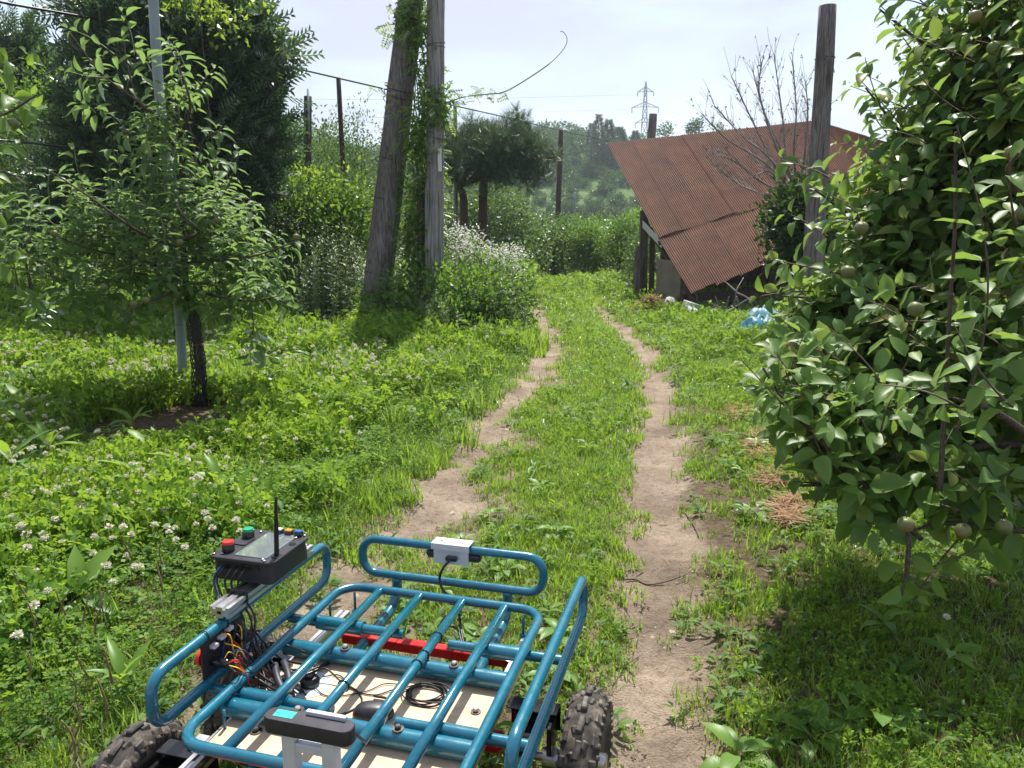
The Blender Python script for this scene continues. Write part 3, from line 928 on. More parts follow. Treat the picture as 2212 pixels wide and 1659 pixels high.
# wheels
def wheel(x, y, sgn, rot):
    Rw, Ww = .180, .102
    w = bpy.data.objects.new('wheel', None); link(w, cart)
    w.location = (x, y, Rw - .008); w.rotation_euler = (rot, 0, 0)
    T = Matrix.Rotation(R(90), 4, 'Y')
    pr = []
    for k in range(13):
        a = math.pi * k / 12
        pr.append((Rw - .052 + .041 * math.sin(a) ** .8, -Ww * .48 * math.cos(a)))
    pr = [(Rw - .085, -Ww * .33)] + pr + [(Rw - .085, Ww * .33)]
    obj('tyre', MB().lathe(pr, 44, 0, T, close_ends=False), M_rubber, w)
    mb = MB()
    N_ = 17
    for k in range(N_):
        for row, (ox, wx, ly, da) in enumerate(((-.036, .020, .030, .5), (-.001, .017, .046, 0), (.036, .020, .030, .5), (-.019, .014, .022, .25), (.019, .014, .022, .75))):
            an = (k + da) / N_ * 2 * math.pi
            rad = Rw - .0175 - (abs(ox) / .036) ** 2 * .016
            M_ = Matrix.Rotation(an, 4, 'X') @ Matrix.Translation((ox, 0, rad)) @ Matrix.Rotation((-.55 if ox > 0 else .55) * (abs(ox) > .01), 4, 'Y') @ Matrix.Rotation(random.uniform(-.12, .12) + (.35 if row == 3 else -.35 if row == 4 else 0), 4, 'Z')
            mb.box((0, 0, .005), (wx, ly, .023), bev=.0035, M=M_)
    # side lugs
    for k in range(N_ * 2):
        an = (k + .25) / (N_ * 2) * 2 * math.pi
        for s in (-1, 1):
            M_ = Matrix.Rotation(an, 4, 'X') @ Matrix.Translation((s * Ww * .47, 0, Rw - .040))
            mb.box((0, 0, 0), (.010, .012, .022), bev=.003, M=M_)
    obj('tread', mb, M_tread, w, smooth=False)
    obj('rim', MB().lathe([(.03, -.012), (.075, -.030), (.097, -.036), (.099, -.030), (.099, .030), (.097, .036), (.075, .030), (.03, .014)], 28, 0, T), M_black, w, sharp=40)
    obj('hub', MB().lathe([(.018, -.055), (.022, -.05), (.022, .05), (.018, .055)], 14, 0, T), M_steel, w)
for (x, y, s, r_) in ((.432, .172, 1, .1), (.432, -.232, 1, .4), (-.600, .200, -1, .2), (-.600, -.245, -1, .7)):
    wheel(x, y, s, r_)
# black brackets, motors and axles between chassis and wheels
for (x, y, s) in ((.292, .150, 1), (.292, -.232, 1), (-.470, .200, -1), (-.470, -.245, -1)):
    mb = MB(); mb.box((x, y + .045, .262), (.135, .004, .075), bev=.001); mb.box((x, y + .02, .301), (.135, .052, .004), bev=.001)
    mb.box((x + s * .055, y, .245), (.012, .085, .080), bev=.002); mb.box((x - s * .02, y - .02, .225), (.07, .06, .06), bev=.006)
    obj('axle_bracket', mb, M_blk_gloss, cart, smooth=False)
    mb = MB(); mb.tube([(x - s * .10, y, .172), (x + s * .10, y, .172)], .012, 12); mb.tube([(x + s * .035, y, .172), (x + s * .075, y, .172)], .03, 16)
    obj('axle', mb, M_steel, cart, sharp=40)
    mb = MB().lathe([(.020, -.05), (.030, -.045), (.030, .05), (.018, .06)], 16, 0, Matrix.Translation((x - s * .13, y - .01, .20)) @ Matrix.Rotation(R(90), 4, 'Y'))
    obj('motor', mb, M_red if y < 0 or x > 0 else M_blk_gloss, cart, sharp=40)
for (x, y) in ((-.31, -.385), (.1, -.385)):
    obj('motor_cover', MB().lathe([(.02, -.10), (.036, -.095), (.036, .10), (.02, .105)], 20, 0, Matrix.Translation((x, y + .03, .245)) @ Matrix.Rotation(R(90), 4, 'Y')), M_red, cart, sharp=40)
obj('rear_plate', MB().box((-.43, -.352, .262), (.075, .06, .004), bev=.001).box((-.43, -.33, .245), (.06, .004, .03)), M_alu, cart, smooth=False)

# the control box on its rail above the left guard
rl = obj('aluminium_profile', extrusion((-.487, .190, .554), .430, mb=extrusion((-.516, .190, .554), .430)), M_alu, cart, smooth=False)
for y in (.055, .36): obj('strap', MB().box((-.5015, y, .560), (.063, .006, .040)), M_blk_gloss, rl, smooth=False)
cb = obj('control_box', MB(), M_black, cart)
bpy.data.objects.remove(cb)
def rbox(cx, cy, z0, z1, sx, sy, rad, n=5):
    P_ = []
    for (ax, ay, s) in ((sx / 2 - rad, sy / 2 - rad, 0), (-sx / 2 + rad, sy / 2 - rad, 90), (-sx / 2 + rad, -sy / 2 + rad, 180), (sx / 2 - rad, -sy / 2 + rad, 270)):
        for k in range(n + 1):
            an = R(s + 90 * k / n); P_.append((cx + ax + rad * math.cos(an), cy + ay + rad * math.sin(an)))
    m = len(P_); e = .0018
    V_ = []
    for z, q in ((z0, 1 - e / sx * 2), (z0 + e, 1), (z1 - e, 1), (z1, 1 - e / sx * 2)):
        V_ += [(cx + (p[0] - cx) * q, cy + (p[1] - cy) * q, z) for p in P_]
    F_ = []
    for k in range(3):
        for i in range(m):
            j = (i + 1) % m; F_.append((k * m + i, k * m + j, (k + 1) * m + j, (k + 1) * m + i))
    F_ += [tuple(reversed(range(m))), tuple(range(3 * m, 4 * m))]
    return MB().add(V_, F_)
BX, BY = -.517, .200
cb = obj('control_box', rbox(BX, BY, .578, .636, .184, .192, .016), M_black, cart, sharp=35)
lid = obj('lid', rbox(BX, BY, .637, .646, .200, .206, .022), M_black, cb, sharp=35)
obj('cable_slot', MB().box((BX - .01, BY - .0965, .622), (.13, .004, .018)), M_blk_gloss, cb, smooth=False)
# layout read off the lid: near edge is -y, screen fills the middle right
obj('screen', MB().box((BX + .018, BY + .002, .6475), (.098, .165, .003), bev=.0008), M_screen, cb, smooth=False)
def round_button(nm, x, y, m, r=.0155):
    mb = MB(); M_ = Matrix.Translation((x, y, .646))
    mb.lathe([(r * 1.12, 0), (r * 1.12, .019), (r * 1.02, .021)], 24, 1, M_)
    mb.lathe([(r, .021), (r, .0275), (r * .9, .0295), (r * .2, .0302)], 24, 0, M_)
    return obj(nm, mb, [m, M_blk_gloss], cb, sharp=40)
round_button('red_button', BX - .066, BY - .058, M_redbtn)
round_button('green_button', BX - .066, BY + .038, M_green)
obj('button_panel', MB().box((BX - .066, BY + .010, .648), (.048, .055, .003), bev=.001), M_black, cb, smooth=False)
for nm, x, m in (('white_button', BX + .004, M_whiteb), ('orange_button', BX + .036, M_orange), ('blue_button', BX + .068, M_blue)):
    mb = MB(); mb.box((x, BY + .088, .652), (.021, .017, .013), 1, bev=.001); mb.box((x, BY + .089, .6605), (.019, .015, .005), 0, bev=.001)
    obj(nm, mb, [m, M_blk_gloss], cb, smooth=False)
an = obj('antenna', MB().lathe([(.0075, 0), (.0075, .018), (.0068, .03), (.0062, .09), (.0045, .15), (.0036, .176), (.002, .180)], 14, 0, Matrix.Translation((BX + .084, BY - .055, .640)) @ Matrix.Rotation(R(3), 4, 'Y')), M_blk_gloss, cb)
obj('antenna_socket', MB().box((BX + .084, BY - .055, .646), (.022, .030, .008), bev=.003), M_black, cb, smooth=False)
obj('hole', MB().lathe([(.0105, 0), (.0105, .0008)], 20, 0, Matrix.Translation((BX + .082, BY + .030, .6462))), M_blk_gloss, cb, smooth=False)
for x, y in ((-.09, -.09), (-.07, -.082), (.062, -.088), (.072, -.096), (.085, .092), (.07, .07), (-.085, .09), (-.055, .083)):
    obj('screw', MB().lathe([(.0042, 0), (.0042, .0035), (.0026, .0048)], 10, 0, Matrix.Translation((BX + x, BY + y, .646))), M_steel, cb)
for k, (dx, m, e) in enumerate(((-.055, M_wire_b, (-.505, -.04, .40)), (-.045, M_wire_k, (-.49, -.02, .42)), (-.02, M_wire_k, (-.475, .0, .42)), (.0, M_wire_k, (-.46, .01, .44)), (.02, M_wire_k, (-.455, .02, .42)))):
    obj('cable', MB().tube(spline([(BX + dx, BY - .09, .622), (BX + dx - .004, BY - .118, .615), (BX + dx - .012, BY - .128, .575), (e[0], e[1] + .04, .50), e], 7), .0030 if k else .0036, 7), m, cb)
# emergency stop panel below the guard
pn = obj('switch_panel', MB().box((-.505, -.015, .445), (.004, .175, .115), bev=.001), M_black, cart, smooth=False)
obj('stop_button', MB().lathe([(.010, 0), (.010, .018), (.022, .020), (.0225, .030), (.016, .035)], 22, 0, Matrix.Translation((-.507, -.065, .445)) @ Matrix.Rotation(R(-90), 4, 'Y')), M_redbtn, pn, sharp=40)
obj('contact_block', MB().lathe([(.012, 0), (.012, .045), (.009, .05)], 16, 0, Matrix.Translation((-.503, -.065, .440)) @ Matrix.Rotation(R(90), 4, 'Y')), M_blk_gloss, pn, sharp=40)
for (y, z) in ((-.062, .482), (-.030, .490), (.002, .497)):
    mb = MB(); mb.box((-.495, y, z), (.018, .022, .012), bev=.003); mb.box((-.487, y - .004, z + .006), (.010, .008, .010), bev=.002)
    obj('connector', mb, M_whiteb, pn, smooth=False)
for (y, r_) in ((.045, .02),):
    obj('switch_body', MB().lathe([(r_, 0), (r_, .03), (r_ * .8, .034)], 18, 0, Matrix.Translation((-.503, y, .452)) @ Matrix.Rotation(R(90), 4, 'Y')), M_black, pn, sharp=40)
wr = bpy.data.objects.new('wiring', None); link(wr, cart)
rw = random.Random(3)
for k in range(24):
    m = [M_wire_y, M_wire_r, M_wire_b, M_wire_k, M_wire_r, M_wire_y][k % 6]
    x0_, y0_, z0_ = -.455 + rw.uniform(-.01, .02), -.065 + rw.uniform(-.02, .03), .445 + rw.uniform(-.01, .02)
    if k > 11: x0_, y0_, z0_ = -.49, rw.uniform(-.05, .07), .47 + rw.uniform(-.01, .03)
    e = (-.43 + rw.uniform(-.03, .05), .0 + rw.uniform(-.05, .10), .335 + rw.uniform(-.01, .02))
    mid1 = (x0_ + rw.uniform(.0, .04), y0_ + rw.uniform(-.02, .03), z0_ + rw.uniform(-.03, .015))
    mid2 = ((x0_ + e[0]) / 2 + rw.uniform(-.02, .03), (y0_ + e[1]) / 2 + rw.uniform(-.03, .03), (z0_ + e[2]) / 2 - .01)
    obj('wire', MB().tube(spline([(x0_, y0_, z0_), mid1, mid2, e], 6), rw.choice([.0013, .0016, .002]), 6), m, wr)
for k in range(9):
    a = (-.46 + rw.uniform(-.02, .03), .02 + rw.uniform(-.04, .08), .43 + rw.uniform(-.05, .05))
    b = (-.36 + rw.uniform(-.04, .03), .02 + rw.uniform(-.06, .10), .352)
    c = (-.31 + rw.uniform(-.04, .05), .05 + rw.uniform(-.09, .10), .350)
    obj('black_lead', MB().tube(spline([a, ((a[0] + b[0]) / 2 + .01, (a[1] + b[1]) / 2 - .02, .385), b, c], 7), .0032, 7), M_wire_k, wr)
for (a, b, c) in (((-.440, -.02, .350), (-.385, -.045, .356), (-.300, -.085, .352)), ((-.435, -.045, .350), (-.39, -.07, .352), (-.315, -.100, .350)), ((-.40, .055, .375), (-.365, .01, .370), (-.315, -.035, .352)), ((-.385, .075, .375), (-.345, .03, .370), (-.30, -.03, .352))):
    obj('hose', MB().tube(spline([a, b, c], 6), .0095, 10), M_hose, wr)
obj('terminal_box', MB().box((-.405, -.055, .352), (.060, .060, .024), bev=.003), M_blk_gloss, wr, smooth=False)
obj('cable', MB().tube(spline([(-.39, .10, .41), (-.35, .135, .37), (-.335, .115, .350), (-.36, .075, .346), (-.40, .09, .35)], 7), .003, 7), M_wire_k, wr)

# front camera on the front guard
fb = obj('camera_bracket', MB().box((-.085, .600, .541), (.128, .050, .004), bev=.001).box((-.085, .576, .532), (.128, .004, .020)).box((-.085, .585, .498), (.118, .005, .052), bev=.001), M_alu_w, cart, smooth=False)
for x in (-.12, -.05): obj('screw', MB().lathe([(.004, 0), (.004, .003)], 10, 0, Matrix.Translation((x, .597, .543))), M_steel, fb)
obj('camera_body', MB().tube([(-.178, .612, .492), (-.170, .612, .492), (0, .612, .492), (.008, .612, .492)], [.008, .0165, .0165, .008], 14), M_black, fb)
obj('plug', MB().box((-.080, .574, .496), (.038, .018, .016), bev=.004), M_blk_gloss, fb, smooth=False)
obj('camera_cable', MB().tube(spline([(-.080, .566, .496), (-.098, .556, .475), (-.118, .568, .435), (-.112, .56, .405), (-.08, .535, .385), (-.03, .49, .365), (.0, .43, .34), (.03, .37, .325)], 7), .0042, 8), M_wire_k, fb)
obj('camera_cable', MB().tube(spline([(.03, .36, .325), (-.01, .42, .345), (-.06, .425, .348), (-.05, .44, .37), (-.03, .47, .38)], 7), .0035, 8), M_wire_k, fb)

# rear camera on two posts
rb = obj('camera_post', MB().box((-.085, -.372, .41), (.030, .028, .235), bev=.002), M_alu_w, cart, smooth=False)
obj('camera_post', MB().box((.005, -.372, .41), (.030, .028, .235), bev=.002), M_alu_w, cart, smooth=False)
obj('post_bridge', MB().box((-.04, -.372, .50), (.062, .024, .020), bev=.002), M_alu_w, cart, smooth=False)
rc = obj('rear_camera', rbox(-.038, -.377, .533, .566, .196, .040, .017, 6), M_black, cart, sharp=35)
for k in range(2): obj('sticker', MB().box((-.094, -.369 - .0115 * k, .5665), (.044, .0105, .0008)), M_tealtape, rc, smooth=False)
obj('clamp_strip', MB().box((-.008, -.3605, .570), (.088, .010, .009), bev=.001), M_alu_w, rc, smooth=False)
obj('camera_cable', MB().tube(spline([(.0, -.355, .55), (.005, -.30, .50), (.01, -.24, .43), (-.02, -.18, .37), (-.03, -.10, .352), (-.075, -.02, .347), (-.06, .03, .347), (-.10, .035, .347)], 7), .0034, 8), M_wire_k, rc)

# loose things that lie on the board
def on_board(name, x, y, z, label, cat, mbs=None, rz=0):
    c, s = math.cos(-R(15.5)), math.sin(-R(15.5))
    p = (CART.x + x * c - y * s, CART.y + x * s + y * c, cart_z + z)
    return thing(name, p, label, cat, rz=-R(15.5) + rz)
t = on_board('computer_mouse', -.068, -.035, .3402, 'black computer mouse with a cyan underside on the plywood board', 'computer mouse', None, R(12))
def blob(mb, sx, sy, sz, z0, mi, n=24, m=9):
    V_ = []; F_ = []
    for j in range(m + 1):
        a = math.pi / 2 * j / m
        for k in range(n):
            th = 2 * math.pi * k / n
            ex = abs(math.cos(th)) ** .8 * (1 if math.cos(th) > 0 else -1); ey = abs(math.sin(th)) ** .8 * (1 if math.sin(th) > 0 else -1)
            V_.append((sx * ex * math.cos(a) ** .7, sy * ey * math.cos(a) ** .7, z0 + sz * math.sin(a)))
    for j in range(m):
        for k in range(n):
            l = (k + 1) % n; F_.append((j * n + k, j * n + l, (j + 1) * n + l, (j + 1) * n + k))
    F_.append(tuple(reversed(range(n))))
    return mb.add(V_, F_, mi)
obj('shell', blob(MB(), .052, .031, .030, .006, 0), M_black, t)
obj('underside', blob(MB(), .053, .032, .010, 0, 0), M_cyan, t)
obj('scroll_wheel', MB().lathe([(.006, -.003), (.0065, 0), (.006, .003)], 12, 0, Matrix.Translation((.028, 0, .029)) @ Matrix.Rotation(R(90), 4, 'X')), M_cyan, t)
t = on_board('coiled_cable', .028, .080, .3402, 'coiled thin black cable tied in loops on the plywood board', 'cable')
pts = []
for k in range(200):
    a = k / 200 * 2 * math.pi * 8
    rr_ = 1 + .16 * math.sin(a * .37) + .06 * math.sin(a * 1.7)
    pts.append((.052 * rr_ * math.cos(a) + .006 * math.sin(a * .21), .040 * rr_ * math.sin(a), .004 + .009 * (k / 200) + .003 * math.sin(a * 2.3)))
obj('coil', MB().tube(pts, .0019, 6), M_wire_k, t)
obj('loose_end', MB().tube(spline([(-.05, .01, .004), (-.09, .0, .004), (-.13, -.035, .003), (-.19, -.03, .003), (-.26, .02, .004), (-.30, .0, .006)], 7), .0019, 6), M_wire_k, t)
obj('tie', MB().tube([(.050 + .010 * math.cos(a), 0, .009 + .010 * math.sin(a)) for a in np.linspace(0, 6.283, 11)[:-1]], .0018, 6, closed=True), M_blk_gloss, t)
t = on_board('antenna_puck', -.290, .045, .3402, 'black faceted antenna puck standing on a pale round disc on the board', 'antenna')
obj('disc', MB().lathe([(.060, 0), (.060, .0012)], 40), M_disc, t, smooth=False)
obj('puck_body', MB().lathe([(.027, .0012), (.0275, .012), (.020, .024), (.008, .027)], 9), M_blk_gloss, t, smooth=False)
obj('lead', MB().tube(spline([(.02, -.015, .008), (.06, -.035, .003), (.10, -.03, .003), (.16, .01, .003), (.19, .05, .004), (.23, .06, .004)], 7), .0016, 6), M_wire_k, t)
obj('lead', MB().tube(spline([(-.01, .02, .02), (.03, .03, .035), (.08, .02, .012), (.14, .0, .003), (.17, -.05, .003), (.13, -.12, .003)], 7), .0025, 6), M_wire_k, t)
# ------------------------------------------------------------------ foliage builders
def leaf_mesh_variants(name, m, w, rows, n=4, droop=(.15, .5), fold=(.12, .35), m2=None):
    out = []
    for i in range(n):
        tv, tf = tpl_leaf(w * random.uniform(.85, 1.15), rows, random.uniform(*droop), random.uniform(*fold))
        tv = tv.copy(); tv[:, 0] += .06 * np.sin(tv[:, 1] * 3 + i); tv[:, 2] += .025 * np.sin(tv[:, 1] * 9 + i * 2) * (np.abs(tv[:, 0]) > .05)
        out.append((tv, tf))
    return out
def shoot_leaves(P0, P1, nl, size, sag=.0, spread=.85, taper=.45, first=.12):
    """alternate leaves round curved shoots from P0 to P1 (arrays); returns leaf P, D, N, S and the shoots' own curves"""
    n = len(P0)
    k = nl
    t = np.linspace(first, 1.0, k)[None, :] + RNG.uniform(-.02, .02, (n, k))
    t = np.clip(t, 0, 1)
    ax = P1 - P0; L = np.linalg.norm(ax, axis=1, keepdims=True); axn = ax / np.maximum(L, 1e-6)
    bend = np.cross(axn, rdir(n)) * L * .10
    c = P0[:, None] + ax[:, None] * t[..., None] + bend[:, None] * (np.sin(np.pi * t))[..., None]
    c[..., 2] -= sag * (t ** 2) * L
    ref = nrmz(np.cross(axn, np.array([[0.13, .21, .97]]) + RNG.normal(0, .1, (n, 3))))
    ref2 = np.cross(axn, ref)
    ph = RNG.uniform(0, 6.28, (n, 1)) + np.arange(k)[None, :] * 2.4 + RNG.normal(0, .3, (n, k))
    rad = ref[:, None] * np.cos(ph)[..., None] + ref2[:, None] * np.sin(ph)[..., None]
    D = axn[:, None] * (1.05 - spread + .5 * t[..., None]) + rad * spread
    D[..., 2] -= RNG.uniform(-.05, .35, (n, k))
    Nn = axn[:, None] * .8 - rad * .25 + np.array([0, 0, .8]) + RNG.normal(0, .30, (n, k, 3))
    S = size * RNG.uniform(.72, 1.2, (n, k)) * (1 - taper * np.maximum(0, t - .7) / .3)
    pet = nrmz(D.reshape(-1, 3)) * (S.reshape(-1, 1) * .22)
    return c.reshape(-1, 3) + pet, D.reshape(-1, 3), Nn.reshape(-1, 3), S.ravel(), c
def twigs_np(P0, P1, r0, r1, bend=None, n=4):
    """thin three-sided twigs as quads"""
    D = nrmz(P1 - P0); X = nrmz(np.cross(D, np.array([[.3, .5, .8]]))); Y = np.cross(D, X)
    Vv = []
    for (P_, r) in ((P0, r0), (P1, r1)):
        for a in (0, 2.094, 4.189):
            Vv.append(P_ + (X * math.cos(a) + Y * math.sin(a)) * (r if np.isscalar(r) else r[:, None]))
    Vv = np.stack(Vv, 1); n_ = len(P0)
    tf = np.array([(0, 1, 4, 3), (1, 2, 5, 4), (2, 0, 3, 5)])
    return Vv.reshape(-1, 3), (tf[None] + (np.arange(n_) * 6)[:, None, None]).reshape(-1, 4)
def curves_twigs(c, r0, r1):
    """c (n,k,3) -> chained twigs"""
    n, k, _ = c.shape
    A = c[:, :-1].reshape(-1, 3); B = c[:, 1:].reshape(-1, 3)
    rr = np.linspace(r0, r1, k)
    ra = np.tile(rr[:-1], n); rb = np.tile(rr[1:], n)
    return twigs_np(A, B, ra, rb)
def ell(blobs, n, shell=.35):
    """random points in ellipsoids [(centre, (rx,ry,rz), weight)], with outward directions"""
    w = np.array([b[2] if len(b) > 2 else b[1][0] * b[1][1] * b[1][2] for b in blobs], float); w /= w.sum()
    idx = RNG.choice(len(blobs), n, p=w)
    C = np.array([tuple(b[0]) for b in blobs])[idx]; Rr = np.array([b[1] for b in blobs])[idx]
    d = rdir(n); r = (shell + (1 - shell) * RNG.random(n)) ** .5
    return C + d * Rr * r[:, None], nrmz(d / Rr), d, r
def limb(pts, r0, r1, n=8, mb=None):
    mb = mb or MB(); p = spline(pts, 6)
    N_ = len(p); rr = [r0 + (r1 - r0) * (i / (N_ - 1)) ** .8 for i in range(N_)]
    return mb.tube(p, rr, n)
def split_leaves(parent, tpls, P, D, Nn, S, m, nbig, nm='leaf', rest='foliage', cond=None):
    """the leaves that show largest become parts of their own, the rest one part of kind stuff"""
    u, v, dep = proj(P)
    vis = (u > -10) & (u < 2222) & (v > -10) & (v < 1669) & (dep > .3)
    score = np.where(vis, S / np.maximum(dep, .3), 0)
    # nearest to the eye first: a leaf in front of the crown shows whole
    score = score * (1 + .8 * (dep.max() - dep) / max(.1, dep.max() - dep.min()))
    order = np.argsort(-score)
    big = order[:nbig]; small = order[nbig:]
    meshes = []
    for i, (tv, tf) in enumerate(tpls):
        meshes.append(np_mesh(nm, tv, tf, m, smooth=True))
    Dn = nrmz(D); X = nrmz(np.cross(Dn, Nn)); Z = np.cross(X, Dn)
    for j, i in enumerate(big):
        o = bpy.data.objects.new(nm, meshes[j % len(meshes)])
        M_ = Matrix(((X[i, 0] * S[i], Dn[i, 0] * S[i], Z[i, 0] * S[i], P[i, 0]), (X[i, 1] * S[i], Dn[i, 1] * S[i], Z[i, 1] * S[i], P[i, 1]), (X[i, 2] * S[i], Dn[i, 2] * S[i], Z[i, 2] * S[i], P[i, 2]), (0, 0, 0, 1)))
        COL.objects.link(o); o.parent = parent
        o.matrix_basis = parent_inv(parent) @ M_
    parts = []
    chunks = np.array_split(small, len(tpls))
    for c_, t in zip(chunks, tpls):
        if len(c_): 
            v_, f_ = cards(P[c_], D[c_], Nn[c_], S[c_], t); parts.append((v_, f_, 0))
    V_, F_, _ = join_np(parts)
    return V_, F_
def parent_inv(p): return Matrix.Translation(-Vector(p.location)) if p is not None else Matrix()
def link_np(name, parent, V_, F_, m, kind=None, smooth=False, midx=None):
    off = np.array(parent.location) if parent is not None else np.zeros(3)
    o = bpy.data.objects.new(name, np_mesh(name, V_ - off, F_, m, smooth=smooth, midx=midx)); link(o, parent)
    if kind: o['kind'] = kind
    return o
def shift(mb, parent):
    p = parent.location
    mb.v = [(a - p.x, b - p.y, c - p.z) for a, b, c in mb.v]; return mb
def blob_at(u, v, Y, ru, rv, ry):
    """a crown lump: centre seen at u,v at distance Y; half sizes given in the view's units for width and height, metres for depth"""
    c = at(u, v, Y); k = Y / F * 1.01
    return (c, (ru * k, ry, rv * k))

T_apple = leaf_mesh_variants('leaf', None, .64, 4, 4)
T_apple_s = leaf_mesh_variants('leaf', None, .50, 4, 4, droop=(.3, .6), fold=(.15, .4))
T_small = [tpl_kite(.55, .25, .2), tpl_kite(.45, .35, .25)]

def apple_fruit(parent, P_, r=.028, m=None):
    for p in P_:
        p = Vector(p)
        prof = [(.15, -.93), (.45, -.88), (.78, -.62), (.98, -.15), (1.0, .15), (.86, .58), (.55, .84), (.28, .88), (.08, .76)]
        mb = MB().lathe([(a * r, b * r) for a, b in prof], 14, 0)
        mb.tube([(0, 0, r * .7), (.003, .002, r * 1.7)], .0014, 5, 1)
        o = obj('apple', mb, [m or M_fruit, M_twig], parent); o.location = p - Vector(parent.location)
        o.rotation_euler = (random.uniform(-.35, .35), random.uniform(-.35, .35), random.uniform(0, 6))
def fruit_mat():
    m, nt, n, l, out = mat('green_apple_skin')
    v = objcoord(nt)
    c = ramp(nt, noise_n(nt, 18, 3, .6, v), [(.35, (.10, .145, .035)), (.65, (.16, .165, .06))])
    sp = ramp(nt, noise_n(nt, 500, 2, .5, v), [(.60, (0, 0, 0)), (.68, (.6, .6, .6))])
    c = mixc(nt, sp, c, (.26, .23, .12))
    t = n.new('ShaderNodeTexCoord'); sx = n.new('ShaderNodeSeparateXYZ'); l.new(t.outputs['Object'], sx.inputs[0])
    f = ramp(nt, noise_n(nt, 7, 2, .5, v), [(.45, (0, 0, 0)), (.75, (.55, .55, .55))])
    c = mixc(nt, f, c, (.30, .15, .07))
    principled(nt, out, c, .45, 0, None, .4)
    return m
M_fruit = fruit_mat()

# ------------------------------------------------------------------ apple tree at the left with its stake
base = G(436, 893); base.z = gz(base.x, base.y)
lt = thing('apple_tree', base, 'young apple tree with a black mesh guard round its trunk, tied beside a grey pipe', 'apple tree')
DL = base.y
mb = limb([base, at(432, 800, DL), at(420, 700, DL), at(405, 640, DL), at(398, 560, DL + .05), at(392, 420, DL + .1), at(390, 300, DL + .05), at(372, 180, DL)], .045, .012, 10)
obj('trunk', shift(mb, lt), M_bark, lt)
brs = []
for pts in ([(398, 600, 0), (300, 560, -.3), (200, 540, -.6), (100, 500, -.9)], [(395, 570, 0), (480, 560, -.3), (560, 550, -.4), (650, 516, -.4)],
            [(396, 500, 0), (340, 460, .2), (250, 420, .3), (165, 400, .2)], [(393, 450, 0), (450, 430, -.2), (489, 410, -.2), (516, 330, -.2)],
            [(392, 380, 0), (430, 330, .2), (440, 300, .1), (478, 280, .1)], [(390, 330, 0), (330, 260, 0), (285, 180, 0), (262, 60, 0)],
            [(390, 300, 0), (300, 220, -.2), (220, 160, -.2), (150, 70, -.2)], [(388, 300, 0), (410, 240, -.2), (400, 180, -.3), (362, 95, -.3)],
            [(400, 620, 0), (350, 640, -.5), (300, 660, -.8), (250, 690, -.9)], [(402, 620, 0), (470, 640, -.4), (540, 650, -.7), (600, 640, -.8)],
            [(402, 610, 0), (480, 620, .4), (540, 660, .5), (548, 740, .4)], [(398, 580, 0), (330, 580, .8), (240, 570, 1.0), (190, 560, 1.2)],
            [(396, 520, 0), (430, 500, -.8), (400, 470, -1.0), (380, 440, -1.0)], [(396, 540, 0), (300, 500, -.8), (200, 430, -1.0), (110, 370, -1.0)]):
    P_ = [at(u, v, DL + dy) for u, v, dy in pts]
    obj('branch', shift(limb(P_, .016, .004, 6), lt), M_bark, lt)
    brs.append(P_)
# shoots whose tips stand out against the sky and the dark conifer
tips = [((291, 137), (260, 18)), ((262, 130), (150, 60)), ((262, 165), (142, 150)), ((397, 195), (360, 85)), ((424, 210), (468, 142)), ((438, 305), (480, 272)),
        ((489, 410), (516, 320)), ((191, 425), (160, 315)), ((232, 513), (253, 325)), ((113, 470), (106, 365)), ((545, 540), (652, 514)), ((513, 626), (645, 612)),
        ((548, 690), (542, 780)), ((548, 700), (575, 820)), ((250, 640), (205, 700)), ((60, 520), (20, 420)), ((70, 560), (10, 520)), ((440, 400), (470, 330)), ((330, 300), (300, 230)),
        ((210, 250), (170, 220)), ((345, 350), (270, 330)), ((300, 420), (230, 400)), ((560, 600), (640, 570)), ((500, 500), (560, 450)), ((590, 640), (640, 670)),
        ((330, 160), (300, 100)), ((160, 440), (150, 380)), ((150, 520), (60, 430)), ((280, 640), (280, 700)), ((380, 230), (430, 190)), ((400, 150), (365, 88)), ((470, 560), (600, 520))]
P0, P1 = [], []
for a, b in tips:
    dy = random.uniform(-.5, .15); P0.append(at(a[0], a[1], DL + dy)); P1.append(at(b[0], b[1], DL + dy + random.uniform(-.1, .1)))
for k in range(46):      # more upright water shoots all over the crown
    u = random.uniform(60, 560); top_ = 300 + abs(u - 380) * .75 + random.uniform(-60, 200); dy = random.uniform(-.8, .3)
    P0.append(at(u, min(640, top_ + random.uniform(90, 130)), DL + dy)); P1.append(at(u + random.uniform(-25, 25), top_, DL + dy))
P0 = np.array(P0, float); P1 = np.array(P1, float)
hero = shoot_leaves(P0, P1, 13, .118, sag=.02)
Bl = [blob_at(u, v, DL + dy, ru, rv, ry) for u, v, dy, ru, rv, ry in
      ((395, 590, 0, 150, 75, .7), (250, 600, -.2, 130, 75, .6), (130, 530, -.4, 90, 40, .5), (520, 570, -.1, 100, 60, .5), (400, 480, 0, 110, 80, .6), (270, 500, -.1, 110, 70, .6),
       (380, 370, 0, 85, 80, .45), (380, 240, 0, 70, 80, .35), (180, 480, -.3, 90, 70, .5), (60, 510, -.8, 80, 75, .5), (470, 480, -.1, 70, 60, .4), (320, 300, 0, 70, 60, .3), (560, 620, -.1, 50, 40, .4), (470, 650, 0, 90, 40, .5), (240, 170, 0, 60, 60, .2))]
n = 330
p, nn, d, r_ = ell(Bl, n, .1)
sd = nrmz(nn * .5 + rdir(n, -.2, .8) * .5 + np.array([[0, -.1, .75]]))
Ls = RNG.uniform(.14, .34, n)[:, None]
body = shoot_leaves(p - sd * Ls * .5, p + sd * Ls * .5, 8, .104)
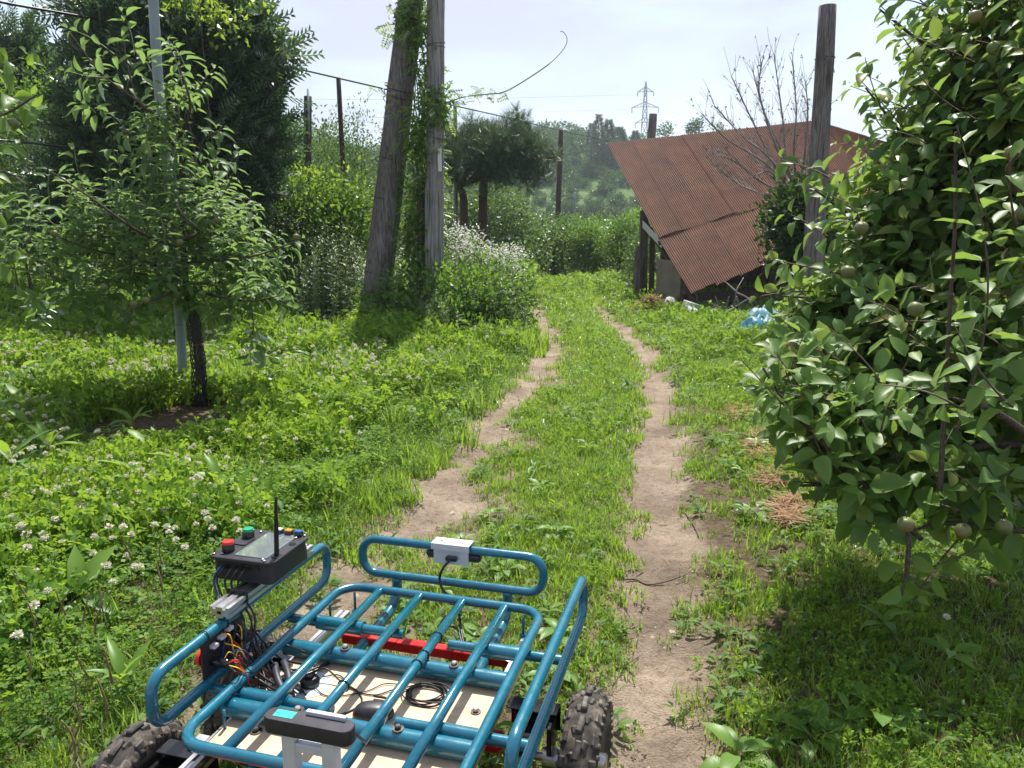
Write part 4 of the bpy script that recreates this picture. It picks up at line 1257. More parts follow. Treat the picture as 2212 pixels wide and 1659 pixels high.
P = np.concatenate([hero[0], body[0]]); D = np.concatenate([hero[1], body[1]]); Nn = np.concatenate([hero[2], body[2]]); S = np.concatenate([hero[3], body[3]])
V_, F_ = split_leaves(lt, T_apple_s, P, D, Nn, S, M_apple_grey, 300)
link_np('foliage', lt, V_, F_, M_apple_grey, 'stuff', True)
a = curves_twigs(hero[4], .0045, .0018); b = curves_twigs(body[4], .003, .0014)
V_, F_, _ = join_np([(a[0], a[1], 0), (b[0], b[1], 0)])
link_np('twigs', lt, V_, F_, M_greentwig, 'stuff')
apple_fruit(lt, [at(u, v, DL + dy) for u, v, dy in ((272, 285, -.1), (402, 407, -.4), (453, 432, -.35), (388, 523, -.6), (328, 317, -.2), (225, 620, -.8), (437, 633, -.5), (289, 656, -.9), (316, 648, -.8), (117, 505, -.9), (470, 475, -.4), (290, 700, -.9), (640, 512, -.4))], .026)
# mesh guard round the trunk
gm = MB()
pc = [at(432, 880, DL), at(428, 780, DL), at(418, 700, DL), at(412, 655, DL)]
sp_ = spline(pc, 10); nk = 16
rg = []
for i, c in enumerate(sp_):
    r_ = .062 - .012 * i / len(sp_) + .004 * math.sin(i * 1.3)
    rg.append([(c.x + r_ * math.cos(2 * math.pi * k / nk), c.y + r_ * math.sin(2 * math.pi * k / nk), c.z) for k in range(nk)])
for h in (1, -1):
    for k in range(nk):
        for tw in (0,):
            path = []
            for i in range(len(sp_)):
                kk2 = (k + h * i * .5) % nk; k0 = int(kk2); fr_ = kk2 - k0
                A, B = Vector(rg[i][k0]), Vector(rg[i][(k0 + 1) % nk]); path.append(A.lerp(B, fr_))
            gm.tube(path, .0030, 4, caps=False)
obj('trunk_guard', shift(gm, lt), M_wire_k, lt, smooth=False)
tie_c = at(424, 742, DL)
obj('twine', shift(MB().tube([(tie_c.x + .06 * math.cos(a), tie_c.y + .06 * math.sin(a), tie_c.z) for a in np.linspace(0, 6.283, 15)[:-1]], .003, 5, closed=True).tube([tie_c + Vector((.03, -.06, 0)), tie_c + Vector((.025, -.07, -.07)), tie_c + Vector((.035, -.07, -.13))], .0025, 5), lt), M_straw, lt)

stk = G(401, 878); stk.z = gz(stk.x, stk.y)
st = thing('pipe_stake', stk, 'tall leaning grey metal pipe stake beside the young apple tree', 'pole')
Ps = [stk - Vector((0, 0, .1)), at(398, 860, stk.y), at(385, 640, stk.y - .02), at(368, 430, stk.y - .03), at(349, 250, stk.y - .04), at(340, 150, stk.y - .04), at(331, 0, stk.y - .05), at(322, -160, stk.y - .06)]
M_pipe = simple('galvanised_pipe', (.23, .27, .28), .55, .25, var=.12, scale=6, bmp=.0006, bscale=60)
obj('pipe', shift(MB().tube(spline(Ps, 6), .039, 18), st), M_pipe, st)
for v_ in (300, 560, 700):
    q = at(385 if v_ > 500 else 353, v_, stk.y - .02)
    if v_ == 700: q = at(389, 700, stk.y - .02)
    obj('wire_tie', shift(MB().tube([(q.x + .041 * math.cos(a), q.y + .041 * math.sin(a), q.z + .004 * math.sin(a)) for a in np.linspace(0, 6.283, 19)[:-1]], .0022, 5, closed=True), st), M_wire_k, st)

# ------------------------------------------------------------------ the big apple tree at the right
DR = 3.1
rbx = 3.0
rt = thing('apple_tree', (rbx, DR + .5, gz(rbx, DR + .5)), 'large leafy apple tree with green russet apples, leaning in from the right edge', 'apple tree')
RL = Vector(rt.location)
mb = limb([RL, RL + Vector((-.05, .0, .5)), RL + Vector((-.15, .05, 1.1)), RL + Vector((-.1, .1, 2.0)), RL + Vector((.0, .1, 3.4))], .13, .05, 12)
obj('trunk', shift(mb, rt), M_bark, rt)
limbs = [[(2400, 1150, 3.2), (2200, 1145, 2.9), (2050, 1130, 2.7), (1960, 1150, 2.6)],
         [(2420, 960, 3.4), (2250, 900, 3.2), (2050, 860, 3.0), (1950, 800, 2.9), (1850, 830, 2.9)],
         [(1990, 1165, 2.6), (1880, 1060, 2.6), (1780, 960, 2.6), (1690, 860, 2.6), (1648, 795, 2.6)],
         [(2420, 800, 3.6), (2250, 700, 3.5), (2050, 660, 3.4), (1860, 650, 3.3), (1690, 640, 3.3)],
         [(2400, 700, 3.4), (2200, 560, 3.6), (2000, 520, 3.6), (1850, 470, 3.5), (1760, 410, 3.4)],
         [(2030, 1060, 2.35), (2040, 900, 2.35), (2050, 700, 2.35), (2062, 500, 2.35), (2065, 285, 2.3)],
         [(2400, 420, 3.6), (2260, 330, 3.7), (2120, 400, 3.7), (1980, 320, 3.7), (1870, 190, 3.6)],
         [(2400, 200, 3.8), (2200, 150, 3.8), (2080, 130, 3.8), (1990, 90, 3.8), (1900, 20, 3.8)],
         [(2400, 1000, 2.4), (2260, 960, 2.3), (2150, 890, 2.2), (2060, 860, 2.2)],
         [(1962, 1150, 2.5), (1962, 1220, 2.45), (1948, 1285, 2.42)],
         [(2350, 1000, 2.9), (2200, 960, 2.8), (2020, 980, 2.8), (1800, 1040, 2.7), (1715, 1050, 2.7)],
         [(2300, 850, 3.8), (2100, 780, 3.9), (1900, 720, 3.9), (1770, 720, 3.8)],
         [(2350, 600, 2.6), (2250, 480, 2.4), (2180, 380, 2.35), (2200, 330, 2.3)]]
for L_ in limbs:
    obj('branch', shift(limb([at(*q) for q in L_], .022 if L_[0][0] > 2200 else .009, .004, 7), rt), M_bark, rt)
tips = [((1900, 1075, 2.6), (1600, 775, 2.6), 22, .074), ((1850, 1040, 2.7), (1712, 1040, 2.7), 8, .07), ((1962, 1180, 2.5), (1948, 1290, 2.42), 5, .095), ((2040, 1000, 2.35), (2066, 270, 2.3), 26, .080),
        ((2040, 450, 3.6), (1850, 165, 3.6), 18, .078), ((1900, 500, 3.5), (1740, 400, 3.4), 12, .08), ((1800, 390, 3.5), (1688, 345, 3.4), 7, .08), ((2120, 140, 3.8), (1900, 10, 3.8), 14, .085), ((2080, 60, 3.8), (1960, -30, 3.8), 10, .085),
        ((1850, 640, 3.3), (1640, 640, 3.2), 12, .075), ((1850, 600, 3.3), (1660, 560, 3.2), 12, .07), ((1880, 760, 3.2), (1700, 700, 3.1), 12, .07), ((1850, 700, 3.9), (1690, 560, 3.8), 12, .08),
        ((1950, 900, 2.7), (1700, 830, 2.6), 12, .07), ((2100, 900, 2.2), (1890, 830, 2.2), 10, .07), ((2212, 900, 2.1), (2060, 700, 2.1), 10, .075), ((2200, 500, 2.4), (2180, 330, 2.3), 8, .08), ((2150, 1150, 2.6), (1990, 1230, 2.5), 6, .085),
        ((2200, 1150, 2.6), (2180, 1090, 2.5), 6, .08), ((1950, 320, 3.7), (1880, 240, 3.7), 8, .08), ((1990, 420, 3.6), (1830, 420, 3.6), 8, .08), ((1900, 850, 3), (1700, 780, 3), 10, .075), ((1980, 980, 2.8), (1760, 900, 2.8), 12, .075), ((2180, 160, 3.8), (2060, 100, 3.8), 8, .085), ((1800, 520, 3.8), (1700, 460, 3.8), 8, .08),
        ((1960, 1100, 2.7), (1850, 1110, 2.7), 6, .08)]
acc = []; tw = []
for a, b, k, s in tips:
    h = shoot_leaves(np.array([tuple(at(*a))]), np.array([tuple(at(*b))]), k, s * 1.2, sag=.0)
    acc.append(h[:4]); tw.append(curves_twigs(h[4], .005, .002))
Bl = [blob_at(u, v, Y, ru, rv, ry) for u, v, Y, ru, rv, ry in
      ((2150, 120, 3.7, 110, 170, .5), (2120, 330, 3.6, 130, 130, .5), (1990, 420, 3.6, 120, 90, .35), (2080, 560, 3.4, 160, 120, .4), (1940, 560, 3.6, 110, 85, .35), (1880, 470, 3.6, 50, 35, .2),
       (1860, 690, 3.4, 130, 85, .35), (1730, 850, 3.0, 90, 85, .25), (1770, 690, 3.4, 75, 50, .25), (1790, 930, 2.8, 130, 100, .25), (1850, 1060, 2.75, 80, 45, .2), (1690, 780, 3.0, 60, 50, .2), (2030, 760, 3.2, 170, 130, .35), (2150, 900, 3.0, 130, 150, .35), (1930, 880, 3.0, 150, 90, .3), (2000, 1010, 2.8, 150, 90, .35), (2150, 1090, 2.8, 100, 70, .35),
       (1800, 780, 3.3, 90, 60, .3), (2200, 700, 2.8, 70, 160, .2), (2230, 300, 3.2, 70, 240, .25), (1800, 650, 3.5, 60, 40, .2), (1860, 1000, 2.8, 80, 60, .2), (1760, 930, 2.65, 65, 40, .15), (1680, 830, 2.65, 50, 35, .12), (1830, 1040, 2.65, 60, 40, .15), (1760, 1045, 2.7, 50, 25, .12), (1720, 740, 3.2, 50, 40, .2), (1900, 1110, 2.6, 60, 40, .15), (2260, 850, 3.5, 90, 250, .2))]
n = 1330
p, nn, d, r_ = ell(Bl, n, .1)
sd = nrmz(nn * .45 + rdir(n, -.3, .7) * .6 + np.array([[-.45, -.15, .40]]))
Ls = RNG.uniform(.14, .34, n)[:, None]
def inside(E_):
    u_, v_e, _ = proj(E_)
    return u_ > np.interp(v_e, [0, 150, 300, 450, 640, 800, 1000, 1150, 1300], [1890, 1830, 1790, 1720, 1660, 1610, 1690, 1850, 1930])
kq = inside(p + sd * (Ls * .5 + .06)); p, sd, Ls = p[kq], sd[kq], Ls[kq]
h = shoot_leaves(p - sd * Ls * .5, p + sd * Ls * .5, 7, .102)
acc.append(h[:4]); tw.append(curves_twigs(h[4], .0035, .0016))
# long shoots breaking the outline of the crown
pp, q_, _, _ = ell(Bl, 130, .9)
sd = nrmz(q_ * .5 + rdir(130, -.4, .8) * .4 + np.array([[-.55, -.1, .35]])); Ls = RNG.uniform(.30, .62, 130)[:, None]
kq = inside(pp + sd * Ls); pp, sd, Ls = pp[kq], sd[kq], Ls[kq]
h = shoot_leaves(pp, pp + sd * Ls, 11, .092, sag=.08)
acc.append(h[:4]); tw.append(curves_twigs(h[4], .004, .0018))
P, D, Nn, S = [np.concatenate([a[i] for a in acc]) for i in range(4)]
V_, F_ = split_leaves(rt, T_apple, P, D, Nn, S, M_apple, 300)
link_np('foliage', rt, V_, F_, M_apple, 'stuff', True)
V_, F_, _ = join_np([(a, b, 0) for a, b in tw])
link_np('twigs', rt, V_, F_, M_twig, 'stuff')
apple_fruit(rt, [at(u, v, Y) for u, v, Y in ((1861, 493, 3.0), (1978, 668, 2.55), (1957, 1133, 2.35), (2080, 1147, 2.4), (2168, 1138, 2.4), (2186, 330, 2.7), (2147, 104, 3.2), (2106, 36, 3.3), (1832, 587, 3.1), (1712, 748, 2.9), (1842, 850, 3.2), (2202, 460, 2.9))], .026)

# end reaching in at the left edge
et = thing('apple_tree', (-5.3, 5.0, gz(-5.3, 5.0)), 'apple tree cut off by the left edge, its leafy branch tips reaching in', 'apple tree')
EL = Vector(et.location)
obj('trunk', shift(limb([EL, EL + Vector((.05, 0, .8)), EL + Vector((.0, .0, 1.8)), EL + Vector((.1, 0, 2.8))], .07, .03, 9), et), M_bark, et)
for L_ in ([(-300, 330, 5.0), (-100, 260, 4.6), (0, 250, 4.3), (80, 205, 4.1)], [(-300, 360, 5.0), (-120, 380, 4.4), (0, 370, 4.2), (60, 400, 4.0)], [(-300, 250, 5.0), (-150, 190, 4.8), (-20, 130, 4.7), (30, 110, 4.7)], [(-300, 480, 5), (-100, 560, 4.5), (30, 580, 4.2)]):
    obj('branch', shift(limb([at(*q) for q in L_], .014, .004, 6), et), M_bark, et)
acc = []; tw = []
for a, b, k, s in (((-60, 255, 4.4), (66, 208, 4.2), 9, .095), ((-60, 200, 4.4), (72, 240, 4.2), 8, .09), ((-80, 380, 4.2), (30, 300, 4.1), 9, .10), ((-80, 130, 4.7), (70, 110, 4.6), 9, .085), ((-80, 150, 4.7), (60, 145, 4.6), 8, .08), ((-60, 580, 4.3), (40, 560, 4.2), 6, .08), ((-90, 440, 4.4), (20, 450, 4.3), 7, .09)):
    h = shoot_leaves(np.array([tuple(at(*a))]), np.array([tuple(at(*b))]), k, s * 1.3); acc.append(h[:4]); tw.append(curves_twigs(h[4], .005, .002))
p, nn, d, r_ = ell([blob_at(-190, 350, 4.9, 150, 280, .7), blob_at(-10, 130, 4.8, 45, 30, .2), blob_at(-30, 400, 4.6, 50, 60, .3)], 110, .1)
sd = nrmz(nn * .4 + rdir(110, -.1, .9) * .6 + np.array([[.2, -.1, .5]])); Ls = RNG.uniform(.14, .34, 110)[:, None]
h = shoot_leaves(p - sd * Ls * .5, p + sd * Ls * .5, 7, .11); acc.append(h[:4]); tw.append(curves_twigs(h[4], .0035, .0016))
P, D, Nn, S = [np.concatenate([a[i] for a in acc]) for i in range(4)]
V_, F_ = split_leaves(et, T_apple, P, D, Nn, S, M_apple_young, 50)
link_np('foliage', et, V_, F_, M_apple_young, 'stuff', True)
V_, F_, _ = join_np([(a, b, 0) for a, b in tw]); link_np('twigs', et, V_, F_, M_greentwig, 'stuff')
apple_fruit(et, [at(27, 268, 4.5)], .034)
# ------------------------------------------------------------------ poles, posts, cable, pylon
def pole(u0, v0, u1, v1, Y0, Y1, r0, r1, name, label, cat, m, n=18, grp=None, base_z=None, split=False):
    """pole from its foot (seen at u0,v0) to its top"""
    b = at(u0, v0, Y0); t_ = at(u1, v1, Y1)
    z0 = gz(b.x, b.y) - .15
    d = (t_ - b).normalized(); b = b - d * ((b.z - z0) / d.z) if abs(d.z) > .1 else b
    t = thing(name, (b.x, b.y, gz(b.x, b.y)), label, cat, grp)
    mb = MB(); N_ = 14; pts = []; rr = []
    for i in range(N_ + 1):
        f = i / N_; pts.append(b.lerp(t_, f) + Vector((random.uniform(-1, 1), random.uniform(-1, 1), 0)) * r0 * .03); rr.append((r0 + (r1 - r0) * f) * random.uniform(.975, 1.025))
    mb.tube(pts, rr, n)
    if n >= 24:        # long drying cracks in the wood
        for i, p in enumerate(mb.v):
            k = i % n; q = i // n
            if q <= N_:
                c = pts[q]; w = 1 - .07 * max(0, math.sin(k * 1.9 + math.sin(q * .5)) - .35) - .03 * math.sin(k * 4.7)
                mb.v[i] = (c.x + (p[0] - c.x) * w, c.y + (p[1] - c.y) * w, p[2])
    o = obj('shaft', shift(mb, t), m, t)
    return t, b, t_
lp, lpb, lpt = pole(808, 690, 905, -150, 11.3, 11.3, .215, .165, 'utility_pole', 'thick weathered wooden pole leaning to the right, wrapped in climbing vine', 'pole', M_pole, 40)
for v_, u_ in ((200, 858), (215, 856), (345, 838), (430, 826), (590, 812)):
    q = at(u_ + 4, v_, 11.3)
    obj('wire_band', shift(MB().tube([(q.x + .20 * math.cos(a), q.y + .20 * math.sin(a), q.z + .03 * math.sin(a * 2)) for a in np.linspace(0, 6.283, 21)[:-1]], .005, 5, closed=True), lp), M_wire_k, lp)
gp, gpb, gpt = pole(936, 690, 943, -150, 10.9, 10.9, .130, .118, 'utility_pole', 'straight grey round pole standing just right of the leaning pole', 'pole', M_pole_pale, 28)
obj('white_marker', shift(MB().box(at(950, 345, 10.76), (.05, .006, .30)), gp), M_whiteb, gp, smooth=False)
for v_ in (95, 100, 205, 218, 300, 575):
    q = at(941, v_, 10.9)
    obj('wire_band', shift(MB().tube([(q.x + .125 * math.cos(a), q.y + .125 * math.sin(a), q.z + .02 * math.sin(a + v_)) for a in np.linspace(0, 6.283, 19)[:-1]], .004, 5, closed=True), gp), M_wire_k, gp)
sp_t, _, _ = pole(908, 640, 911, 395, 11.0, 11.05, .055, .060, 'broken_post', 'dark broken post stub between the two big poles', 'post', M_pole_brown, 14)
rp, _, _ = pole(1752, 640, 1788, 12, 9.6, 9.6, .128, .098, 'utility_pole', 'weathered grey pole with a cut top standing in front of the rusty roof', 'pole', M_pole, 30)
q = at(1783, 125, 9.6)
obj('wire_band', shift(MB().tube([(q.x + .105 * math.cos(a), q.y + .105 * math.sin(a), q.z) for a in np.linspace(0, 6.283, 19)[:-1]], .006, 5, closed=True), rp), M_pole, rp)
obj('loose_wire', shift(MB().tube(spline([q + Vector((-.09, -.07, 0)), q + Vector((-.07, -.12, -.09)), q + Vector((0, -.13, -.02)), q + Vector((.08, -.10, -.18))], 6), .005, 5), rp), M_pole, rp)
pole(1407, 300, 1411, 246, 21, 21, .11, .105, 'post', 'short grey post rising behind the shed roof beside the pylon', 'post', M_pole)
pole(664, 420, 665, 208, 15, 15, .075, .072, 'post', 'dark square-topped post carrying a metal conduit, left of the poles', 'post', M_pole_brown)
cd_ = thing('conduit', at(666, 300, 14.9), 'thin grey metal conduit strapped to the dark post and sticking up above it', 'pipe')
obj('pipe', shift(MB().tube([at(668, 300, 14.92), at(665, 192, 14.92)], .022, 8), cd_), M_pipe, cd_)
pole(742, 380, 731, 168, 16, 16, .055, .045, 'cable_post', 'thin dark post holding up the black cable left of the leaning pole', 'post', M_pole_brown)
pole(984, 330, 983, 226, 19, 19, .05, .045, 'cable_post', 'thin grey post rising above the pine, just right of the grey pole', 'post', M_pole_pale)
pole(1204, 500, 1212, 281, 31, 31, .11, .095, 'cable_post', 'brown post holding up the black cable right of the pine', 'post', M_pole_brown)
pole(1042, 520, 1047, 272, 18.9, 18.9, .115, .10, 'post', 'thick brown post standing under the pine crown', 'post', M_pole_brown)
pole(1240, 470, 1242, 415, 30, 30, .04, .04, 'thin_stake', 'thin grey stake among the orchard trees right of the cable post', 'post', M_pipe, 8)
pole(568, 455, 563, 380, 17, 17, .04, .04, 'thin_stake', 'thin dark stake in the shade below the dark conifer', 'post', M_pole_brown, 8)
def wire(name, label, pts, r, m=None):
    P_ = [at(*p) for p in pts]
    o = obj(name, MB().tube(spline(P_, 8), r, 6), m or M_wire_k)
    tag(o, label, 'cable'); return o
wire('cable', 'black cable sagging across the sky from the top left to the shed roof', [(-200, -45, 8.5), (0, 4, 9.5), (223, 45, 11), (420, 93, 13), (595, 137, 14.6), (731, 169, 16), (860, 199, 17.4), (985, 229, 19), (1100, 255, 25), (1212, 282, 31), (1340, 309, 38)], .016)
wire('cable', 'lower black cable running behind the young apple tree', [(-200, 287, 9.0), (0, 303, 10), (150, 318, 10.6), (300, 338, 11.2), (560, 372, 12.5)], .014)
for dv, ddv in ((0, 0), (14, 2), (27, 3)):
    pass
def far_wire(lbl, pts, r=.05):
    wire('power_line', lbl, pts, r, M_pipe)
far_wire('highest thin power line running left from the pylon across the pale sky', [(600, 214, 200), (1000, 214, 280), (1378, 204, 349)], .045)
far_wire('second thin power line running left from the pylon arm', [(600, 262, 200), (1000, 247, 280), (1366, 236, 349)], .045)
far_wire('thin power line running right from the pylon towards the bare tree', [(1422, 234, 350), (1530, 262, 420), (1700, 300, 520)], .05)

M_pyl = simple('pylon_steel', (.22, .24, .27), .6, .3, var=.05)
py = thing('pylon', at(1390, 330, 350), 'tall pale lattice power pylon on the skyline behind the hill', 'pylon')
def PV(u, v, dy=0): return at(u, v, 350 + dy)
frame = MB()
lv = [(330, 17), (295, 14), (270, 11.5), (250, 9.5), (232, 8), (215, 6.5), (196, 5), (186, 3), (176, .6)]
for a in ((-1, -1), (1, -1), (1, 1), (-1, 1)):
    frame.tube([PV(1391 + a[0] * w * .5 + (300 - v) * .035, v, a[1] * w * .1) for v, w in lv], .22, 4)
for (v0, w0), (v1, w1) in zip(lv[:-1], lv[1:]):
    for s in (-1, 1):
        c0, c1 = 1391 + (300 - v0) * .035, 1391 + (300 - v1) * .035
        frame.tube([PV(c0 - w0 * .5, v0, s * w0 * .1), PV(c1 + w1 * .5, v1, s * w1 * .1)], .15, 4)
        frame.tube([PV(c0 + w0 * .5, v0, s * w0 * .1), PV(c1 - w1 * .5, v1, s * w1 * .1)], .15, 4)
        frame.tube([PV(c0 - w0 * .5, v0, s * w0 * .1), PV(c0 + w0 * .5, v0, s * w0 * .1)], .15, 4)
obj('lattice_tower', shift(frame, py), M_pyl, py, smooth=False)
for v_, ul, ur, dr in ((196, 1377, 1412, 9), (229, 1365, 1422, 12), (263, 1372, 1414, 10)):
    am = MB(); c0 = 1391 + (300 - v_) * .035
    for s in (ul, ur):
        am.tube([PV(c0, v_ - 9), PV(s, v_ + 3)], .17, 4); am.tube([PV(c0, v_ + 1), PV(s, v_ + 3)], .17, 4)
        for f in (.3, .6): am.tube([PV(c0 + (s - c0) * f, v_ - 9 + 12 * f), PV(c0 + (s - c0) * f, v_ + 1 + 2 * f)], .12, 4)
    obj('cross_arm', shift(am, py), M_pyl, py, smooth=False)
    for s in (ul, ur): obj('insulator', shift(MB().tube([PV(s, v_ + 3), PV(s, v_ + 3 + dr)], .2, 5), py), M_pyl, py)

# ------------------------------------------------------------------ shrubs, trees
def clumped(blobs, n, per, crad, shell=.15):
    nc = max(1, n // per)
    p, nn, d, r = ell(blobs, nc, shell)
    idx = np.repeat(np.arange(nc), per)
    off = RNG.normal(0, crad, (len(idx), 3))
    P_ = p[idx] + off
    O = nrmz(nn[idx] * .8 + nrmz(off) * .7 + RNG.normal(0, .3, (len(idx), 3)))
    return P_, O
def bush(name, label, cat, blobs, n, size, m, tpl=None, crad=.12, per=14, base=None, group=None, stems=6, extra=None, wind=0, stem_m=None, up=.25, shell=.15, m2=None):
    c = sum((b[0] for b in blobs), Vector((0, 0, 0))) / len(blobs)
    if base is None: base = Vector((c.x, c.y, gz(c.x, c.y)))
    t = thing(name, base, label, cat, group)
    P_, O = clumped(blobs, n, per, crad, shell)
    zmin = gzv(P_[:, 0], P_[:, 1]) + .01
    P_[:, 2] = np.maximum(P_[:, 2], zmin)
    Dd = nrmz(O + np.array([[0, 0, up]]) + rdir(len(P_)) * .7)
    Nn = nrmz(O * .6 + np.array([[0, -.15, .45]]) + RNG.normal(0, .6, P_.shape))
    ss_ = size * RNG.uniform(.6, 1.3, len(P_))
    if m2 is not None:
        zc = (P_[:, 2] - P_[:, 2].min()) / max(.1, np.ptp(P_[:, 2])); q = RNG.random(len(P_)) < sstep(.55, 1.15, zc + RNG.normal(0, .12, len(P_)))
        v_, f_ = cards(P_[q], Dd[q], Nn[q], ss_[q], tpl or T_small[0]); link_np('young_foliage', t, v_, f_, m2, 'stuff', False)
        P_, Dd, Nn, ss_ = P_[~q], Dd[~q], Nn[~q], ss_[~q]
    v_, f_ = cards(P_, Dd, Nn, ss_, tpl or T_small[0])
    link_np('foliage', t, v_, f_, m, 'stuff', False)
    for i in range(stems):
        b = blobs[i % len(blobs)]
        tgt = b[0] + Vector((random.uniform(-.5, .5) * b[1][0], random.uniform(-.5, .5) * b[1][1], random.uniform(.1, .6) * b[1][2]))
        s0 = base + Vector((random.uniform(-.2, .2) + (tgt.x - base.x) * .4, random.uniform(-.1, .1) + (tgt.y - base.y) * .4, -.05))
        s0.z = gz(s0.x, s0.y) - .03
        obj('stem', shift(limb([s0, s0.lerp(tgt, .5) + Vector((random.uniform(-.1, .1), 0, .05)), tgt], .014, .004, 6), t), stem_m or M_twig, t)
    if extra: extra(t)
    return t
def tpl_frond(n=6, w=.32):
    V_ = []; F_ = []
    V_ += [(-.02, 0, 0), (.02, 0, 0), (.012, 1, .1), (-.012, 1, .1)]; F_.append((0, 1, 2, 3))
    for i in range(n):
        t = .12 + .80 * i / (n - 1); l = w * (1 - .55 * t) * (1.0 if i % 2 else .85)
        for s in (-1, 1):
            o = len(V_); V_ += [(0, t, .08 * t), (s * l * .45, t + .03, .05), (s * l, t + l * .95, .10), (s * l * .25, t + .11, .05)]
            F_.append((o, o + 1, o + 2, o + 3))
    return np.array(V_), np.array(F_)
T_frond = tpl_frond()
def tpl_pinnate(n=6, w=.30):
    V_ = []; F_ = []
    for i in range(n):
        t = .15 + .8 * i / (n - 1)
        for s in (-1, 1):
            o = len(V_); l = w * (1 - .3 * t)
            V_ += [(0, t, -.25 * t * t), (s * l * .5, t - .05, -.25 * t * t - .01), (s * l, t + .03, -.25 * t * t - .08), (s * l * .5, t + .075, -.25 * t * t - .01)]
            F_.append((o, o + 1, o + 2, o + 3))
    o = len(V_); V_ += [(0, .95, -.22), (.06, 1.05, -.27), (0, 1.2, -.36), (-.06, 1.05, -.27)]; F_.append((o, o + 1, o + 2, o + 3))
    return np.array(V_), np.array(F_)
T_pin = tpl_pinnate()

# the big dark conifer
def conifer(label, blobs, n, size, base, cat='conifer', lean=(.35, 0, .9)):
    t = thing('conifer', base, label, cat)
    p, nn, d, r = ell(blobs, n, .25)
    # drop the ones that fall deep inside another lump
    Dd = nrmz(nn * .75 + np.array([lean]) * .8 + RNG.normal(0, .28, p.shape))
    Nn = nrmz(np.cross(Dd, rdir(len(p))))
    v_, f_ = cards(p, Dd, Nn, size * RNG.uniform(.55, 1.25, len(p)), T_frond)
    link_np('foliage', t, v_, f_, M_con, 'stuff', False)
    p, nn, d, r = ell([(b[0], tuple(x * .72 for x in b[1])) for b in blobs], int(n * .7), .3)
    v_, f_ = cards(p, nrmz(nn + rdir(len(p)) * .8), rdir(len(p)), size * 1.25 * RNG.uniform(.6, 1.2, len(p)), T_frond)
    link_np('inner_foliage', t, v_, f_, M_con, 'stuff', False)
    top = max(blobs, key=lambda b: b[0].z)[0]
    obj('trunk', shift(limb([base - Vector((0, 0, .1)), base.lerp(top, .5), top], .13, .03, 10), t), M_bark, t)
    return t
Yc = 11.6
cb_ = at(390, 560, Yc); cb_.z = gz(cb_.x, cb_.y)
conifer('large dark feathery conifer behind the young apple tree', [blob_at(u, v, Yc + dy, ru, rv, ry) for u, v, dy, ru, rv, ry in
    ((380, 60, 0, 170, 90, .9), (470, 120, 0, 100, 100, .8), (300, 130, 0, 110, 110, .8), (200, 70, .2, 60, 60, .4), (520, 150, 0, 70, 70, .6), (545, 110, .1, 45, 40, .3), (400, 240, 0, 180, 120, 1.1), (500, 300, .1, 95, 110, .7),
     (260, 260, .2, 110, 110, .9), (360, 380, .3, 230, 90, 1.1), (200, 400, .6, 100, 90, .8), (510, 400, .4, 70, 60, .7), (150, 470, .9, 90, 60, .8), (450, 480, .9, 140, 50, .8), (300, 480, .9, 140, 60, .8), (250, 20, .1, 90, 50, .5), (480, 40, .1, 80, 50, .5), (598, 108, 0, 26, 26, .2), (585, 165, 0, 30, 24, .2), (600, 210, 0, 22, 24, .2), (575, 60, 0, 24, 26, .2), (140, 40, 0, 26, 34, .2), (120, 90, 0, 22, 26, .2), (185, 10, 0, 30, 30, .2), (590, 260, 0, 24, 26, .2), (600, 330, .1, 30, 30, .2))], 5000, .42, cb_)
cb2 = at(40, 300, 15); cb2.z = gz(cb2.x, cb2.y)
conifer('smaller grey-green conifer at the far left behind the shrubs', [blob_at(u, v, 15, ru, rv, ry) for u, v, ru, rv, ry in ((42, 70, 16, 40, .3), (52, 120, 30, 40, .5), (70, 160, 45, 45, .7), (20, 160, 40, 60, .7), (60, 230, 60, 60, .8), (110, 150, 30, 20, .3))], 900, .34, cb2)
# vine in the conifer's top
bush('climbing_vine', 'yellow-green climbing vine growing out of the top of the dark conifer', 'vine', [blob_at(u, v, Yc - 1.0, ru, rv, .3) for u, v, ru, rv in ((350, 15, 50, 14), (430, 20, 60, 18), (560, 5, 40, 10), (480, 45, 50, 20), (620, 90, 10, 10))], 420, .085, M_bright, T_small[0], .10, 12, stems=2)
# shrubs at the left
bush('shrub', 'light green leafy shrub at the left behind the apple branches', 'shrub', [blob_at(u, v, 13.6, ru, rv, ry) for u, v, ru, rv, ry in ((110, 240, 60, 70, .6), (60, 290, 70, 70, .7), (150, 330, 60, 60, .6), (20, 240, 60, 60, .6), (90, 380, 110, 60, .8))], 6500, .075, M_weed, T_small[0], .20, 16)
bush('shrub', 'dark green shrub low at the far left edge above the lawn', 'shrub', [blob_at(u, v, 12.8, ru, rv, ry) for u, v, ru, rv, ry in ((20, 450, 110, 80, .8), (-60, 380, 120, 120, .8), (90, 500, 110, 60, .8), (10, 540, 130, 50, .7), (260, 520, 130, 60, .8))], 7000, .075, M_weed, T_small[0], .20, 16)
